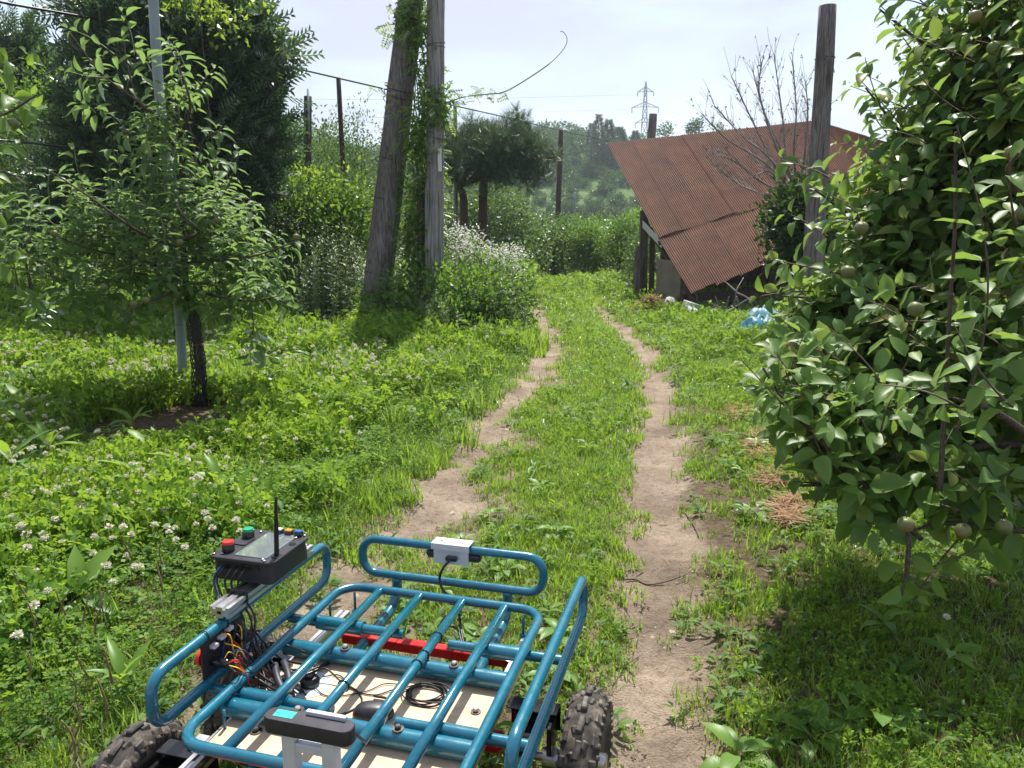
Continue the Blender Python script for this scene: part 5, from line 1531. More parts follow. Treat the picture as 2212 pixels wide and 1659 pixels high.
# small orchard trees and tall weeds between the conifer and the leaning pole
bush('apple_tree', 'grey-green apple tree behind the lime-green shrub, left of the leaning pole', 'apple tree', [blob_at(u, v, 16.5, ru, rv, ry) for u, v, ru, rv, ry in ((720, 360, 70, 60, .8), (770, 300, 45, 50, .5), (775, 255, 10, 25, .1), (680, 400, 60, 60, .7), (790, 400, 60, 70, .7), (690, 320, 40, 30, .5))], 6500, .065, M_orch, T_small[1], .20, 14, up=.7)
bush('shrub', 'mid-green tree crown with a rounded top seen low beside the dark post', 'tree', [blob_at(u, v, 24, ru, rv, ry) for u, v, ru, rv, ry in ((650, 320, 60, 30, 1), (690, 300, 40, 35, 1), (720, 350, 80, 50, 1.2), (600, 340, 60, 60, 1))], 3500, .12, M_hill, T_small[0], .3, 14)
bush('leafy_shrub', 'lime-green shrub with young yellowish leaves right of the conifer', 'shrub', [blob_at(u, v, 13.0, ru, rv, ry) for u, v, ru, rv, ry in ((680, 440, 70, 60, .6), (740, 470, 60, 60, .6), (650, 400, 35, 30, .3), (700, 530, 90, 70, .7), (770, 430, 30, 50, .3), (630, 470, 40, 50, .5), (760, 560, 50, 70, .5), (640, 600, 60, 50, .5))], 11000, .085, M_weed, T_small[0], .15, 14, m2=M_bright, stems=3, )
bush('flowering_shrub', 'dark shrub dotted with small bluish-white flowers under the conifer', 'shrub', [blob_at(u, v, 12.6, ru, rv, ry) for u, v, ru, rv, ry in ((570, 490, 60, 55, .6), (620, 540, 70, 60, .6), (560, 580, 60, 50, .6), (650, 620, 60, 50, .5), (740, 630, 60, 50, .5))], 7500, .06, M_weed, T_small[0], .14, 14,
     extra=lambda t: link_np('flowers', t, *cards(*(lambda P_, O: (P_, O, rdir(len(P_), 0, 1), RNG.uniform(.012, .026, len(P_))))(*clumped([blob_at(600, 500, 12.3, 80, 60, .5), blob_at(560, 470, 12.3, 40, 40, .4)], 420, 7, .05)), tpl_quad(.9)), M_white, 'stuff'))
# feathery mugwort: upright leafy stems
def mugwort(label, u0, u1, v_base, v_top, Y, n, cat='weeds', m=None, size=.05, name='tall_weeds', dy=.6, group=None):
    c = at((u0 + u1) / 2, v_base, Y)
    t = thing(name, (c.x, c.y, gz(c.x, c.y)), label, cat, group)
    A, B = [], []
    for i in range(n):
        u = random.uniform(u0, u1); y = Y + random.uniform(-dy, dy)
        e = 1 - abs((u - (u0 + u1) / 2) / ((u1 - u0) / 2)) ** 2.5
        a = at(u, v_base, y); a.z = gz(a.x, a.y)
        b = at(u + random.uniform(-14, 14), v_base + (v_top - v_base) * (.45 + .55 * e) * random.uniform(.72, 1.03), y)
        A.append(tuple(a)); B.append(tuple(b))
    h = shoot_leaves(np.array(A), np.array(B), 34, size, spread=.9, first=.06, taper=.6)
    v_, f_ = cards(h[0], h[1], h[2], h[3], tpl_frond(3, .5))
    link_np('foliage', t, v_, f_, m or M_weed, 'stuff')
    v_, f_ = curves_twigs(h[4][:, ::5], .006, .003); link_np('stems', t, v_, f_, M_greentwig, 'stuff')
    return t
mugwort('tall feathery weeds growing left of the leaning pole', 640, 815, 690, 470, 11.9, 120, size=.075)
mugwort('dark feathery weeds in the shade between the conifer and the leaning pole', 560, 690, 670, 540, 12.4, 60, size=.07)
mugwort('tall feathery weeds standing between the two big poles', 825, 935, 700, 470, 11.4, 80, size=.075)
mugwort('low tuft of feathery weeds in front of the grey pole', 880, 990, 740, 620, 10.3, 45, size=.055)
bush('leafy_shrub', 'broad-leaved dark green shrub at the foot of the two poles', 'shrub', [blob_at(u, v, Y, ru, rv, ry) for u, v, Y, ru, rv, ry in ((900, 640, 10.7, 60, 55, .4), (860, 700, 10.5, 50, 35, .35), (960, 690, 10.2, 60, 45, .4), (1010, 640, 10.5, 60, 60, .45), (820, 660, 11, 40, 40, .4))], 3800, .085, M_weed, tpl_leaf(.6, 2, .3, .2), .14, 12)
bush('leafy_shrub', 'green shrub beside the left wheel rut, below the white flowers', 'shrub', [blob_at(u, v, Y, ru, rv, ry) for u, v, Y, ru, rv, ry in ((1060, 660, 10.8, 60, 60, .5), (1100, 620, 11.4, 40, 50, .5), (1010, 710, 10.2, 60, 30, .4), (1085, 710, 10.4, 45, 35, .4), (1110, 670, 11.2, 25, 50, .4))], 4200, .075, M_weed, tpl_leaf(.6, 2, .3, .2), .13, 12)
mugwort('loose leafy stems rising over the shrub beside the left rut', 985, 1140, 735, 575, 10.9, 90, size=.06)
# white fleabane
t = bush('flowering_weeds', 'tall weeds topped with masses of small white flowers right of the grey pole', 'weeds', [blob_at(u, v, Y, ru, rv, ry) for u, v, Y, ru, rv, ry in ((990, 560, 11.6, 35, 60, .5), (1030, 570, 11.8, 30, 50, .5), (1060, 590, 11.8, 50, 50, .5), (1110, 590, 12.0, 35, 45, .5), (1050, 630, 11.4, 80, 50, .5))], 5500, .05, M_weed, T_small[1], .10, 14, stems=10, stem_m=M_greentwig)
Pw, Ow = clumped([blob_at(u, v, Y, ru, rv, ry) for u, v, Y, ru, rv, ry in ((975, 500, 11.5, 22, 14, .5), (1005, 510, 11.6, 35, 16, .5), (1040, 525, 11.7, 25, 14, .4), (1060, 550, 11.6, 30, 12, .5), (1090, 545, 11.8, 45, 12, .5), (1125, 550, 12, 20, 14, .4), (1000, 545, 11.4, 40, 25, .4), (1090, 575, 11.6, 45, 22, .4), (1010, 590, 11.4, 40, 30, .4), (1060, 610, 11.4, 50, 25, .4), (1110, 600, 11.4, 30, 40, .4))], 3600, 7, .05, .0)
v_, f_ = cards(Pw, nrmz(Ow + rdir(len(Pw)) * .5), nrmz(np.array([[0, 0, 1.0]]) + RNG.normal(0, .4, Pw.shape)), RNG.uniform(.020, .038, len(Pw)), tpl_quad(1.0, 0, 0))
link_np('white_flowers', t, v_, f_, M_white, 'stuff')
# pine with a flat dark crown
pb = at(1003, 520, 18.5); pb.z = gz(pb.x, pb.y)
pine = thing('pine_tree', pb, 'dark pine with a wide flat-bottomed crown behind the poles', 'pine')
Bp = [blob_at(u, v, 18.3, ru, rv, ry) for u, v, ru, rv, ry in ((1000, 350, 60, 45, .9), (970, 320, 40, 45, .7), (1060, 330, 55, 60, 1.0), (1110, 320, 55, 55, .9), (1150, 340, 45, 45, .7), (1100, 375, 60, 25, .8), (1050, 300, 60, 25, .6), (1120, 285, 30, 22, .4), (1160, 380, 25, 18, .4), (960, 380, 30, 20, .4))]
Bp += [blob_at(u, v, 18.2, 20, 14, .3) for u, v in ((965, 268), (1000, 285), (1030, 272), (1075, 280), (1105, 262), (1130, 262), (1150, 290), (1180, 320), (1190, 350), (1175, 385), (1140, 402), (950, 360), (1090, 405), (1030, 410), (985, 405), (1060, 395), (1120, 250), (1015, 262), (1195, 335))]
p, nn, d, r = ell(Bp, 4200, .2)
tn = []
for k in range(7):
    a = 2 * math.pi * k / 7; c_, s_ = math.cos(a) * .55, math.sin(a) * .55
    tn.append(((-.028 * s_, 0, .028 * c_), (.028 * s_, 0, -.028 * c_), (c_ + .006, 1, s_), (c_ - .006, 1, s_)))
T_needle = (np.array([q for w in tn for q in w]), np.array([(4 * i, 4 * i + 1, 4 * i + 2, 4 * i + 3) for i in range(7)]))
v_, f_ = cards(p, nrmz(nn * .6 + np.array([[0, 0, .7]]) + RNG.normal(0, .35, p.shape)), rdir(len(p)), .19 * RNG.uniform(.7, 1.3, len(p)), T_needle)
link_np('foliage', pine, v_, f_, M_pine, 'stuff')
p, nn, d, r = ell([(b[0], tuple(x * .8 for x in b[1])) for b in Bp], 1500, .2)
v_, f_ = cards(p, rdir(len(p)), rdir(len(p)), .20 * RNG.uniform(.7, 1.3, len(p)), T_frond)
link_np('inner_foliage', pine, v_, f_, M_con, 'stuff')
obj('trunk', shift(limb([pb - Vector((0, 0, .1)), at(1002, 440, 18.5), at(995, 400, 18.5), at(1030, 340, 18.5)], .12, .05, 12), pine), M_pole_brown, pine)
for e in ((960, 330), (1060, 300), (1110, 330), (1150, 350), (1100, 370)):
    obj('branch', shift(limb([at(997, 400, 18.5), at((997 + e[0]) / 2, 375, 18.4), at(e[0], e[1], 18.3)], .06, .02, 7), pine), M_pole_brown, pine)

# vine between the two poles
vt = thing('climbing_vine', Vector((at(915, 650, 11.1).x, 11.1, 0)), 'bright green climbing vine hanging between the leaning pole and the grey pole', 'vine')
Bv = [blob_at(u, v, Y, ru, rv, ry) for u, v, Y, ru, rv, ry in ((900, 40, 11.0, 30, 50, .25), (925, 110, 11.0, 18, 60, .2), (925, 190, 11.0, 18, 50, .2), (915, 270, 11.0, 28, 50, .25), (940, 230, 10.8, 30, 45, .2), (920, 350, 11.0, 25, 60, .25), (925, 440, 11.1, 25, 60, .25), (895, 300, 11.0, 20, 60, .2), (868, 60, 11.1, 20, 20, .2), (960, 215, 10.7, 25, 18, .15), (905, 520, 11.1, 40, 60, .25), (890, 420, 11.2, 20, 60, .2))]
P_, O = clumped(Bv, 4000, 10, .06, .1)
v1, f1 = cards(P_, nrmz(O + np.array([[0, -.2, -.35]]) + RNG.normal(0, .4, P_.shape)), nrmz(RNG.normal(0, .5, P_.shape) + np.array([[0, -.5, .7]])), .072 * RNG.uniform(.6, 1.3, len(P_)), T_small[0])
link_np('foliage', vt, v1, f1, M_weed, 'stuff')
P_, O = clumped(Bv, 420, 4, .07, .3)
v1, f1 = cards(P_, nrmz(O + np.array([[0, -.2, -.35]]) + RNG.normal(0, .3, P_.shape)), nrmz(RNG.normal(0, .4, P_.shape) + np.array([[0, -.6, .8]])), .17 * RNG.uniform(.6, 1.2, len(P_)), T_pin)
link_np('leaf_sprays', vt, v1, f1, M_bright, 'stuff')
rs = random.Random(5)
for k in range(7):
    u = 885 + rs.random() * 60
    pts = [at(u + rs.uniform(-14, 14) + (905 - u) * .2 * i, 690 - i * 95, 11.1 + rs.uniform(-.12, .12)) for i in range(9)]
    obj('stem', shift(MB().tube(spline(pts, 5), .009, 6), vt), M_twig, vt)
tend = [at(u, v, 10.8) for u, v in ((955, 228), (1000, 210), (1050, 204), (1090, 198), (1140, 170), (1190, 135), (1218, 105), (1225, 85), (1218, 70), (1210, 68))]
obj('tendril', shift(MB().tube(spline(tend, 8), [.0085] * 8 * 5 + [.005] * (len(spline(tend, 8)) - 40), 6), vt), M_greentwig, vt)
lp_ = [(985, 215), (1005, 210), (1012, 205), (1035, 206), (1045, 203), (1052, 200), (1085, 200), (1092, 195), (990, 225), (1035, 200), (800, 190), (812, 195), (830, 180), (820, 200), (835, 210), (845, 222), (822, 65), (835, 60), (850, 70), (868, 8), (845, 5), (880, 12), (830, 250), (840, 235)]
P_ = np.array([tuple(at(u, v, 10.75)) for u, v in lp_]); 
for q, n_ in ((P_, 3),):
    q3 = np.repeat(q, n_, 0) + RNG.normal(0, .03, (len(q) * n_, 3))
    v1, f1 = cards(q3, rdir(len(q3), -.7, .3), nrmz(RNG.normal(0, .4, q3.shape) + np.array([[0, -.6, .8]])), .15 * RNG.uniform(.6, 1.1, len(q3)), T_pin)
    link_np('young_leaves', vt, v1, f1, M_bright, 'stuff')

# ------------------------------------------------------------------ orchard down the slope and on the hillside
def crown_mesh(seed, n, r, size, m, tpl, hgt=1.0):
    b = []
    rs_ = random.Random(seed)
    for k in range(9):
        a = rs_.uniform(0, 6.28); q = rs_.uniform(.2, .65) * r
        b.append((Vector((q * math.cos(a), q * math.sin(a), rs_.uniform(-.45, .5) * r * hgt)), (r * rs_.uniform(.35, .55),) * 2 + (r * rs_.uniform(.35, .6) * hgt,)))
    P_, O = clumped(b, n, 12, r * .09, .25)
    Dd = nrmz(O * .6 + np.array([[0, 0, .15]]) + rdir(len(P_)) * .8)
    v_, f_ = cards(P_, Dd, nrmz(O * .5 + RNG.normal(0, .6, P_.shape)), size * RNG.uniform(.6, 1.3, len(P_)), tpl)
    return np_mesh('crown', v_, f_, m)
CR = [crown_mesh(i, 8200, 1.9, .12, M_orch, T_small[0], 1.0) for i in range(3)]
protos = []
for i in range(3):
    t = thing('apple_tree', (0, 0, 0), 'round silvery-green apple tree in the orchard down the slope behind the track', 'apple tree', 'orchard trees behind the track')
    o = bpy.data.objects.new('crown', CR[i]); link(o, t); o.location = (0, 0, 1.75); o['kind'] = 'stuff'
    obj('trunk', limb([(0, 0, -.2), (.05, 0, .8), (-.05, .05, 1.6), (.1, 0, 2.6)], .12, .05, 8), M_bark, t)
    protos.append(t)
spots = [(1130, 26), (1200, 27.5), (1075, 29), (1265, 30), (1320, 28), (1372, 31), (1030, 33), (1150, 33), (1235, 35), (1310, 36), (1385, 38), (965, 27), (980, 36), (1100, 40), (1190, 41), (1270, 43), (1350, 45), (880, 30), (820, 25), (760, 28), (860, 38), (700, 33), (1340, 24.5), (1420, 27), (1450, 33), (620, 26), (560, 22), (480, 19), (100, 19), (220, 20), (-20, 19), (350, 18), (1290, 25.8), (1390, 25)]
CD = crown_mesh(7, 7000, 1.9, .13, M_weed, T_small[0], 1.1)
dk = thing('orchard_tree', (0, 0, 0), 'darker green leafy tree closing the view at the end of the track', 'tree', 'dark trees at the end of the track')
o = bpy.data.objects.new('crown', CD); link(o, dk); o.location = (0, 0, 1.7); o['kind'] = 'stuff'
obj('trunk', limb([(0, 0, -.2), (.05, 0, .8), (-.05, .05, 1.6), (.1, 0, 2.6)], .12, .05, 8), M_bark, dk)
dk_used = [False]
for i, (u, Y) in enumerate(spots):
    if 1255 < u < 1440 and Y < 31:
        t = dk if not dk_used[0] else copy_tree(dk); dk_used[0] = True
    else: t = protos[i] if i < 3 else copy_tree(protos[i % 3])
    c = at(u, 450, Y); t.location = (c.x, c.y, gz(c.x, c.y)); t.rotation_euler = (0, 0, random.uniform(0, 6.28))
    s = random.uniform(.70, .95) * (.8 if Y < 26 else 1.0) * (1.2 if u < 1170 else 1.0); t.scale = (s, s, s * random.uniform(.92, 1.08))
# hillside
HC = hidden_collection('hill_crowns', [crown_mesh(10 + i, 620, 1.0, .17, M_hill, T_small[0], .85) for i in range(4)])
def hill_pts(n, y0, y1, x0_, x1_, rows=None):
    x = RNG.uniform(x0_, x1_, n); y = RNG.uniform(y0, y1, n)
    if rows: y = np.round(y / rows) * rows + RNG.normal(0, rows * .12, n)
    return x, y
x, y = hill_pts(5200, 48, 165, -110, 110, 5.0)
k = (np.abs(x) < y * .72 + 6) & (fbm(x * .05, y * .05, 301, 3) > .38)
x, y = x[k], y[k]; s = RNG.uniform(1.1, 2.0, len(x))
scatter('hillside_orchard', np.stack([x, y, gzv(x, y) + s * .55], 1), HC, 4, s, .05)
x, y = hill_pts(2600, 150, 235, -170, 170)
k = (np.abs(x) < y * .72 + 10) & (fbm(x * .03, y * .03, 302, 3) > .36)
x, y = x[k], y[k]; s = RNG.uniform(1.8, 3.6, len(x))
scatter('hilltop_woods', np.stack([x, y, gzv(x, y) + s * .45], 1), HC, 4, s, .05, zs=s * RNG.uniform(.9, 1.3, len(s)))
def cedar(u, v_top, v_base, Y, ru, label, grp=None):
    b = at(u, v_base, Y); top = at(u, v_top, Y); H = top.z - b.z
    t = thing('cedar_tree', b, label, 'conifer', grp)
    rr = ru * Y / F
    n = 900
    f = RNG.random(n) ** .8; a = RNG.uniform(0, 6.28, n); rad = rr * (1 - f) ** .75 * RNG.uniform(.6, 1.05, n)
    P_ = np.stack([b.x + rad * np.cos(a), b.y + rad * np.sin(a), b.z + H * f], 1)
    Dd = np.stack([np.cos(a), np.sin(a), RNG.uniform(0, .8, n)], 1)
    v_, f_ = cards(P_, Dd, rdir(n), rr * .42 * RNG.uniform(.6, 1.2, n), T_frond)
    link_np('foliage', t, v_, f_, M_con, 'stuff')
    obj('trunk', shift(MB().tube([b - Vector((0, 0, 2)), b.lerp(top, .9)], [rr * .12, rr * .04], 7), t), M_bark, t)
cedar(1292, 249, 335, 150, 16, 'tallest pointed dark cedar on the hilltop left of the pylon')
cedar(1313, 262, 335, 152, 20, 'rounder dark cedar just right of the tallest one on the hilltop')
cedar(1277, 268, 335, 148, 14, 'small dark cedar just left of the tallest one on the hilltop')
cedar(1335, 278, 332, 155, 22, 'low dark cedar at the right end of the hilltop group')
cedar(1372, 284, 325, 160, 14, 'small dark cedar at the foot of the pylon')
bush('tree', 'small round dark tree showing above the ridge of the rusty roof', 'tree', [blob_at(1503, 272, 90, 12, 12, .8), blob_at(1495, 280, 90, 14, 10, .8)], 700, .25, M_con, T_small[0], .3, 10, stems=1)
bush('tree', 'low green tree showing just over the roof edge right of the grey post', 'tree', [blob_at(1435, 283, 95, 16, 10, .8), blob_at(1550, 285, 95, 14, 10, .8)], 700, .25, M_hill, T_small[0], .3, 10, stems=1)
# ------------------------------------------------------------------ the collapsed shed with its rusty roof
def rust_mat():
    m, nt, n, l, out = mat('rusty_iron')
    uv = n.new('ShaderNodeAttribute'); uv.attribute_name = 'st'
    mp = n.new('ShaderNodeMapping'); mp.inputs['Scale'].default_value = (1, 1, 1); l.new(uv.outputs['Vector'], mp.inputs[0])
    mp2 = n.new('ShaderNodeMapping'); mp2.inputs['Scale'].default_value = (9, .8, 1); l.new(uv.outputs['Vector'], mp2.inputs[0])
    oi = n.new('ShaderNodeObjectInfo')
    a = noise_n(nt, 1.4, 6, .65, mp.outputs[0]); b = noise_n(nt, 2.0, 6, .6, mp2.outputs[0]); g = noise_n(nt, 40, 4, .6, mp.outputs[0])
    c = ramp(nt, a, [(.30, (.095, .046, .027)), (.5, (.150, .070, .040)), (.70, (.215, .096, .052))])
    c = mixc(nt, .55, c, ramp(nt, b, [(.32, (.62, .58, .58)), (.5, (1, 1, 1)), (.68, (1.25, 1.15, 1.0))]), 'MULTIPLY')
    c = mixc(nt, .35, c, ramp(nt, g, [(.35, (.7, .66, .66)), (.6, (1.1, 1.1, 1.1))]), 'MULTIPLY')
    c = mixc(nt, .5, c, ramp(nt, oi.outputs['Random'], [(0, (.86, .80, .80)), (.5, (1, 1, 1)), (1, (1.12, 1.02, .94))]), 'MULTIPLY')
    principled(nt, out, c, .68, .0, bump(nt, g, .5, .002), .35)
    return m
M_rust = rust_mat()
M_woodgrey = bark('old_board', (.07, .055, .045), (.14, .115, .095), (.22, .19, .16), (6, 6, 1.2))
M_tan = simple('tan_panel', (.21, .175, .135), .8, var=.18, scale=5, bmp=.001)
M_conc = simple('pale_rubble', (.36, .36, .36), .9, var=.22, scale=9, bmp=.004, bscale=25)
cA, cC = at(1313, 310, 18.0), at(1500, 642, 13.4)
cF = at(1762, 262, 16.6)
_n = (cC - cA).cross(cF - cA).normalized(); EYE = Vector((0, 0, CAMZ))
def on_roof(u, v):
    r_ = ray(u, v); t = _n.dot(cA - EYE) / _n.dot(r_); return EYE + r_ * t
cF2 = on_roof(1925, 312)
cD = on_roof(1900, 452); cD2 = on_roof(2060, 400)
cB = on_roof(1423, 514); cE = on_roof(1868, 372); cE2 = on_roof(2020, 350)

shed = thing('collapsed_shed', (at(1480, 640, 15).x + .6, 15.6, gz(3.8, 15.6)), 'collapsed shed under a sagging rust-red corrugated iron roof', 'shed')
SO = Vector(shed.location)
def sheets(p00, p10, p01, p11, ns, drop, over=.03, ragged=0, lift=0.0, sagf=0.0):
    """p00..p10 along the top edge, p01..p11 along the lower edge; one object per sheet"""
    W = ((p10 - p00).length + (p11 - p01).length) / 2
    nrm = (p10 - p00).cross(p01 - p00).normalized()
    if nrm.z < 0: nrm = -nrm
    pitch = .038
    for i in range(ns):
        s0, s1 = i / ns - over / ns, (i + 1) / ns + over / ns
        nw = max(6, int((s1 - s0) * W / pitch)); nc = nw * 6 + 1; nr = 7
        ext = drop + random.uniform(-.01, .012) - (random.choice([0, 0, .05, -.06]) if ragged else 0)
        tw = random.uniform(-.012, .012)
        V_ = []; UV = []
        for r_ in range(nr):
            t = r_ / (nr - 1)
            tt = t * (1 + ext)
            for c_ in range(nc):
                s = s0 + (s1 - s0) * c_ / (nc - 1)
                rg = 0
                if ragged and r_ == nr - 1: rg = -.012 * (int(c_ / 7) * 7919 % 5) / 5
                q0 = p00.lerp(p10, s); q1 = p01.lerp(p11, s)
                p = q0.lerp(q1, tt + rg)
                hgt = .009 * math.cos(2 * math.pi * nw * c_ / (nc - 1)) + (i % 2) * .004 + lift + tw * (s - s0) / (s1 - s0) - sagf * math.sin(math.pi * t) * (.5 + .5 * math.sin(i * 1.3)) 
                p = p + nrm * hgt
                V_.append((p.x - SO.x, p.y - SO.y, p.z - SO.z)); UV.append((s * W, t * 3 + i * 3.7, 0))
        F_ = [(r_ * nc + c_, r_ * nc + c_ + 1, (r_ + 1) * nc + c_ + 1, (r_ + 1) * nc + c_) for r_ in range(nr - 1) for c_ in range(nc - 1)]
        me = np_mesh('roof_sheet', np.array(V_), np.array(F_), M_rust, smooth=False); me.shade_flat()
        a_ = me.attributes.new('st', 'FLOAT_VECTOR', 'POINT'); a_.data.foreach_set('vector', np.array(UV, np.float32).ravel())
        o = bpy.data.objects.new('roof_sheet', me); link(o, shed)
        sol = o.modifiers.new('thickness', 'SOLIDIFY'); sol.thickness = .003
sheets(cA, cF, cB, cE, 8, .01, lift=.012, sagf=0)
sheets(cF, cF2, cE, cE2, 3, .01, lift=.012, sagf=0)
sheets(cB, cE, cC, cD, 8, 0, ragged=1, lift=-.004)
sheets(cE, cE2, cD, cD2, 3, 0, ragged=1, lift=-.03)
# the far slope of the roof behind the ridge
sheets(cA.lerp(cF, .1) + Vector((0, 0, -.03)), cF + Vector((0, 0, -.03)), cA.lerp(cF, .1) + Vector((2.2, 2.4, -1.6)), cF + Vector((2.2, 2.4, -1.6)), 8, 0)
# bent strip of roofing on the break line
obj('torn_edge', shift(MB().tube([cB.lerp(cE, f) + Vector((0, -.02, .03 * math.sin(f * 23) - .005)) for f in np.linspace(0, 1, 24)], .012, 6), shed), M_pole_brown, shed)
def plank(a, b, w, d, m=None, nm='plank'):
    a = Vector(a); b = Vector(b); L_ = (b - a).length; ax = (b - a).normalized()
    rf = Vector((1, 0, 0)) if abs(ax.x) < .7 else Vector((0, 1, 0))
    X_ = (rf - ax * rf.dot(ax)).normalized(); Y_ = ax.cross(X_)
    q = Matrix(((X_.x, Y_.x, ax.x, 0), (X_.y, Y_.y, ax.y, 0), (X_.z, Y_.z, ax.z, 0), (0, 0, 0, 1)))
    M_ = Matrix.Translation((a + b) / 2) @ q
    mb = MB().box((0, 0, 0), (w, d, L_), bev=.004, M=M_)
    return obj(nm, shift(mb, shed), m or M_woodgrey, shed, smooth=False)
def gpt(u, Y): 
    q = at(u, 500, Y); return Vector((q.x, Y, gz(q.x, Y) - .05))
def top_at(u, v, Y): return at(u, v, Y)
plank(gpt(1394, 16.4), at(1391, 455, 16.4), .15, .13, nm='post')
plank(gpt(1412, 16.2), at(1410, 490, 16.2), .10, .10, M_pole_brown, 'post')
plank(gpt(1436, 17.6), at(1440, 470, 17.6), .12, .12, M_pole_brown, 'post')
plank(gpt(1560, 17.5), at(1560, 440, 17.5), .14, .14, M_pole_brown, 'post')
plank(gpt(1700, 16.5), at(1700, 480, 16.5), .14, .14, M_pole_brown, 'post')
plank(at(1381, 476, 16.6), at(1430, 528, 15.0), .02, .14, M_whiteb, 'barge_board')
plank(at(1388, 470, 16.5), at(1500, 655, 13.7), .05, .10, M_pole_brown, 'rafter')
for f in (.25, .5, .75, .98):
    a_ = cA.lerp(cF, f) + Vector((0, 0, -.12)); b_ = cC.lerp(cD, f) + Vector((0, .05, -.05)); m_ = cB.lerp(cE, f) + Vector((0, 0, -.10))
    plank(a_, m_, .05, .09, M_pole_brown, 'rafter'); plank(m_, b_, .05, .09, M_pole_brown, 'rafter')
plank(cB + Vector((0, 0, -.1)), cE + Vector((0, 0, -.1)), .08, .08, M_pole_brown, 'purlin')
# wall panels on the gable side
def panel(u0, u1, vt0, vt1, Y0, Y1, m, nm='wall_panel'):
    a = at(u0, vt0, Y0); b = at(u1, vt1, Y1)
    za, zb = gz(a.x, a.y) + .02, gz(b.x, b.y) + .02
    nrm = (b - a).cross(Vector((0, 0, 1))).normalized() * .02
    pts = [Vector((a.x, a.y, za)), Vector((b.x, b.y, zb)), b, a]
    mb = MB().add([tuple(p - nrm) for p in pts] + [tuple(p + nrm) for p in pts], [(0, 1, 2, 3), (7, 6, 5, 4), (0, 4, 5, 1), (1, 5, 6, 2), (2, 6, 7, 3), (3, 7, 4, 0)])
    return obj(nm, shift(mb, shed), m, shed, smooth=False)
panel(1421, 1474, 559, 565, 15.0, 14.3, M_tan)
panel(1475, 1506, 585, 640, 14.35, 14.0, M_tan)
# dark boards closing the far wall to darken the inside, and under low eave
for i in range(26):
    u = 1440 + i * 20; Yb = 17.9 - i * .05
    a = gpt(u, Yb); b = at(u, 490 - i * 2, Yb); plank(a, b, .23, .02 + .01 * (i % 2), M_pole_brown, 'board')
for i in range(9):
    a = cC.lerp(cD, i / 9 + .02); b = cC.lerp(cD, (i + 1) / 9); z = gz(a.x, a.y + .35)
    plank((a.x, a.y + .40, z + .10 + .02 * (i % 2)), (b.x, b.y + .40, z + .12), .02, .22, M_woodgrey, 'low_board')
plank((cC.x - .1, 14.0, .28), (cD.x + .3, 15.3, .42), .10, .16, M_pole_brown, 'fallen_beam')
plank((cC.x + .2, 13.9, .10), (cD.x + .1, 15.0, .30), .12, .14, M_woodgrey, 'fallen_beam')
def rock(mb, c, r, seed):
    rs_ = random.Random(seed)
    V_ = []; F_ = []
    n, m_ = 9, 6
    for j in range(m_ + 1):
        th = math.pi * j / m_
        for k in range(n):
            a = 2 * math.pi * k / n; q = rs_.uniform(.78, 1.12)
            V_.append((c[0] + r[0] * q * math.sin(th) * math.cos(a), c[1] + r[1] * q * math.sin(th) * math.sin(a), c[2] + r[2] * math.cos(th) * rs_.uniform(.85, 1.1)))
    for j in range(m_):
        for k in range(n):
            l = (k + 1) % n; F_.append((j * n + k, (j + 1) * n + k, (j + 1) * n + l, j * n + l))
    return mb.add(V_, F_)
def rubble(u, v, Y, r, seed, label, box=False, tilt=.3):
    c = at(u, v, Y); z = gz(c.x, c.y)
    t_ = obj('concrete_chunk', MB(), M_conc)
    bpy.data.objects.remove(t_)
    mb = MB()
    if box: mb.box((0, 0, 0), (r[0] * 2, r[1] * 2, r[2] * 2), bev=.015)
    else: rock(mb, (0, 0, 0), r, seed)
    o = obj('concrete_chunk', mb, M_conc, smooth=False); o.location = (c.x, c.y, max(c.z, z + r[2] * .5)); o.rotation_euler = (tilt, random.uniform(-.3, .3), random.uniform(0, 2))
    tag(o, label, 'rubble', 'rubble in front of the shed')
rubble(1448, 655, 13.9, (.15, .12, .13), 1, 'pale concrete chunk next to the straw heap by the shed wall')
rubble(1492, 664, 13.2, (.17, .10, .09), 2, 'pale flat concrete block under the low roof corner', True)
rubble(1490, 686, 13.0, (.10, .10, .12), 3, 'upright pale concrete lump in the weeds below the flat block', True, .5)
rubble(1535, 672, 13.4, (.09, .09, .07), 4, 'small pale stone at the foot of the dead branches')
# heap of straw and grass
def strands(P_, L_, m, name, label, cat, w=.02, spread_up=.35, flat=None, thick=None):
    n = len(P_)
    d = rdir(n, -spread_up * .3, spread_up)
    tv = np.array([(-.5 * w, 0, 0), (.5 * w, 0, 0), (.35 * w, 1, -.06), (-.35 * w, 1, -.06)]); tf = np.array([(0, 1, 2, 3)])
    v_, f_ = cards(P_, d, nrmz(RNG.normal(0, .3, (n, 3)) + np.array([[0, 0, 1]])), L_ * RNG.uniform(.5, 1.2, n), (tv, tf))
    o = bpy.data.objects.new(name, np_mesh(name, v_, f_, m)); link(o); tag(o, label, cat, kind='stuff'); return o
hp = at(1408, 655, 14.0)
n = 2600; a = RNG.uniform(0, 6.28, n); r = RNG.random(n) ** .6
x = hp.x + .34 * r * np.cos(a); y = hp.y + .3 * r * np.sin(a)
strands(np.stack([x, y, gzv(x, y) + .30 * (1 - r ** 1.6) * RNG.uniform(.6, 1.05, n)], 1), .13, M_straw, 'straw_heap', None, None, .05)
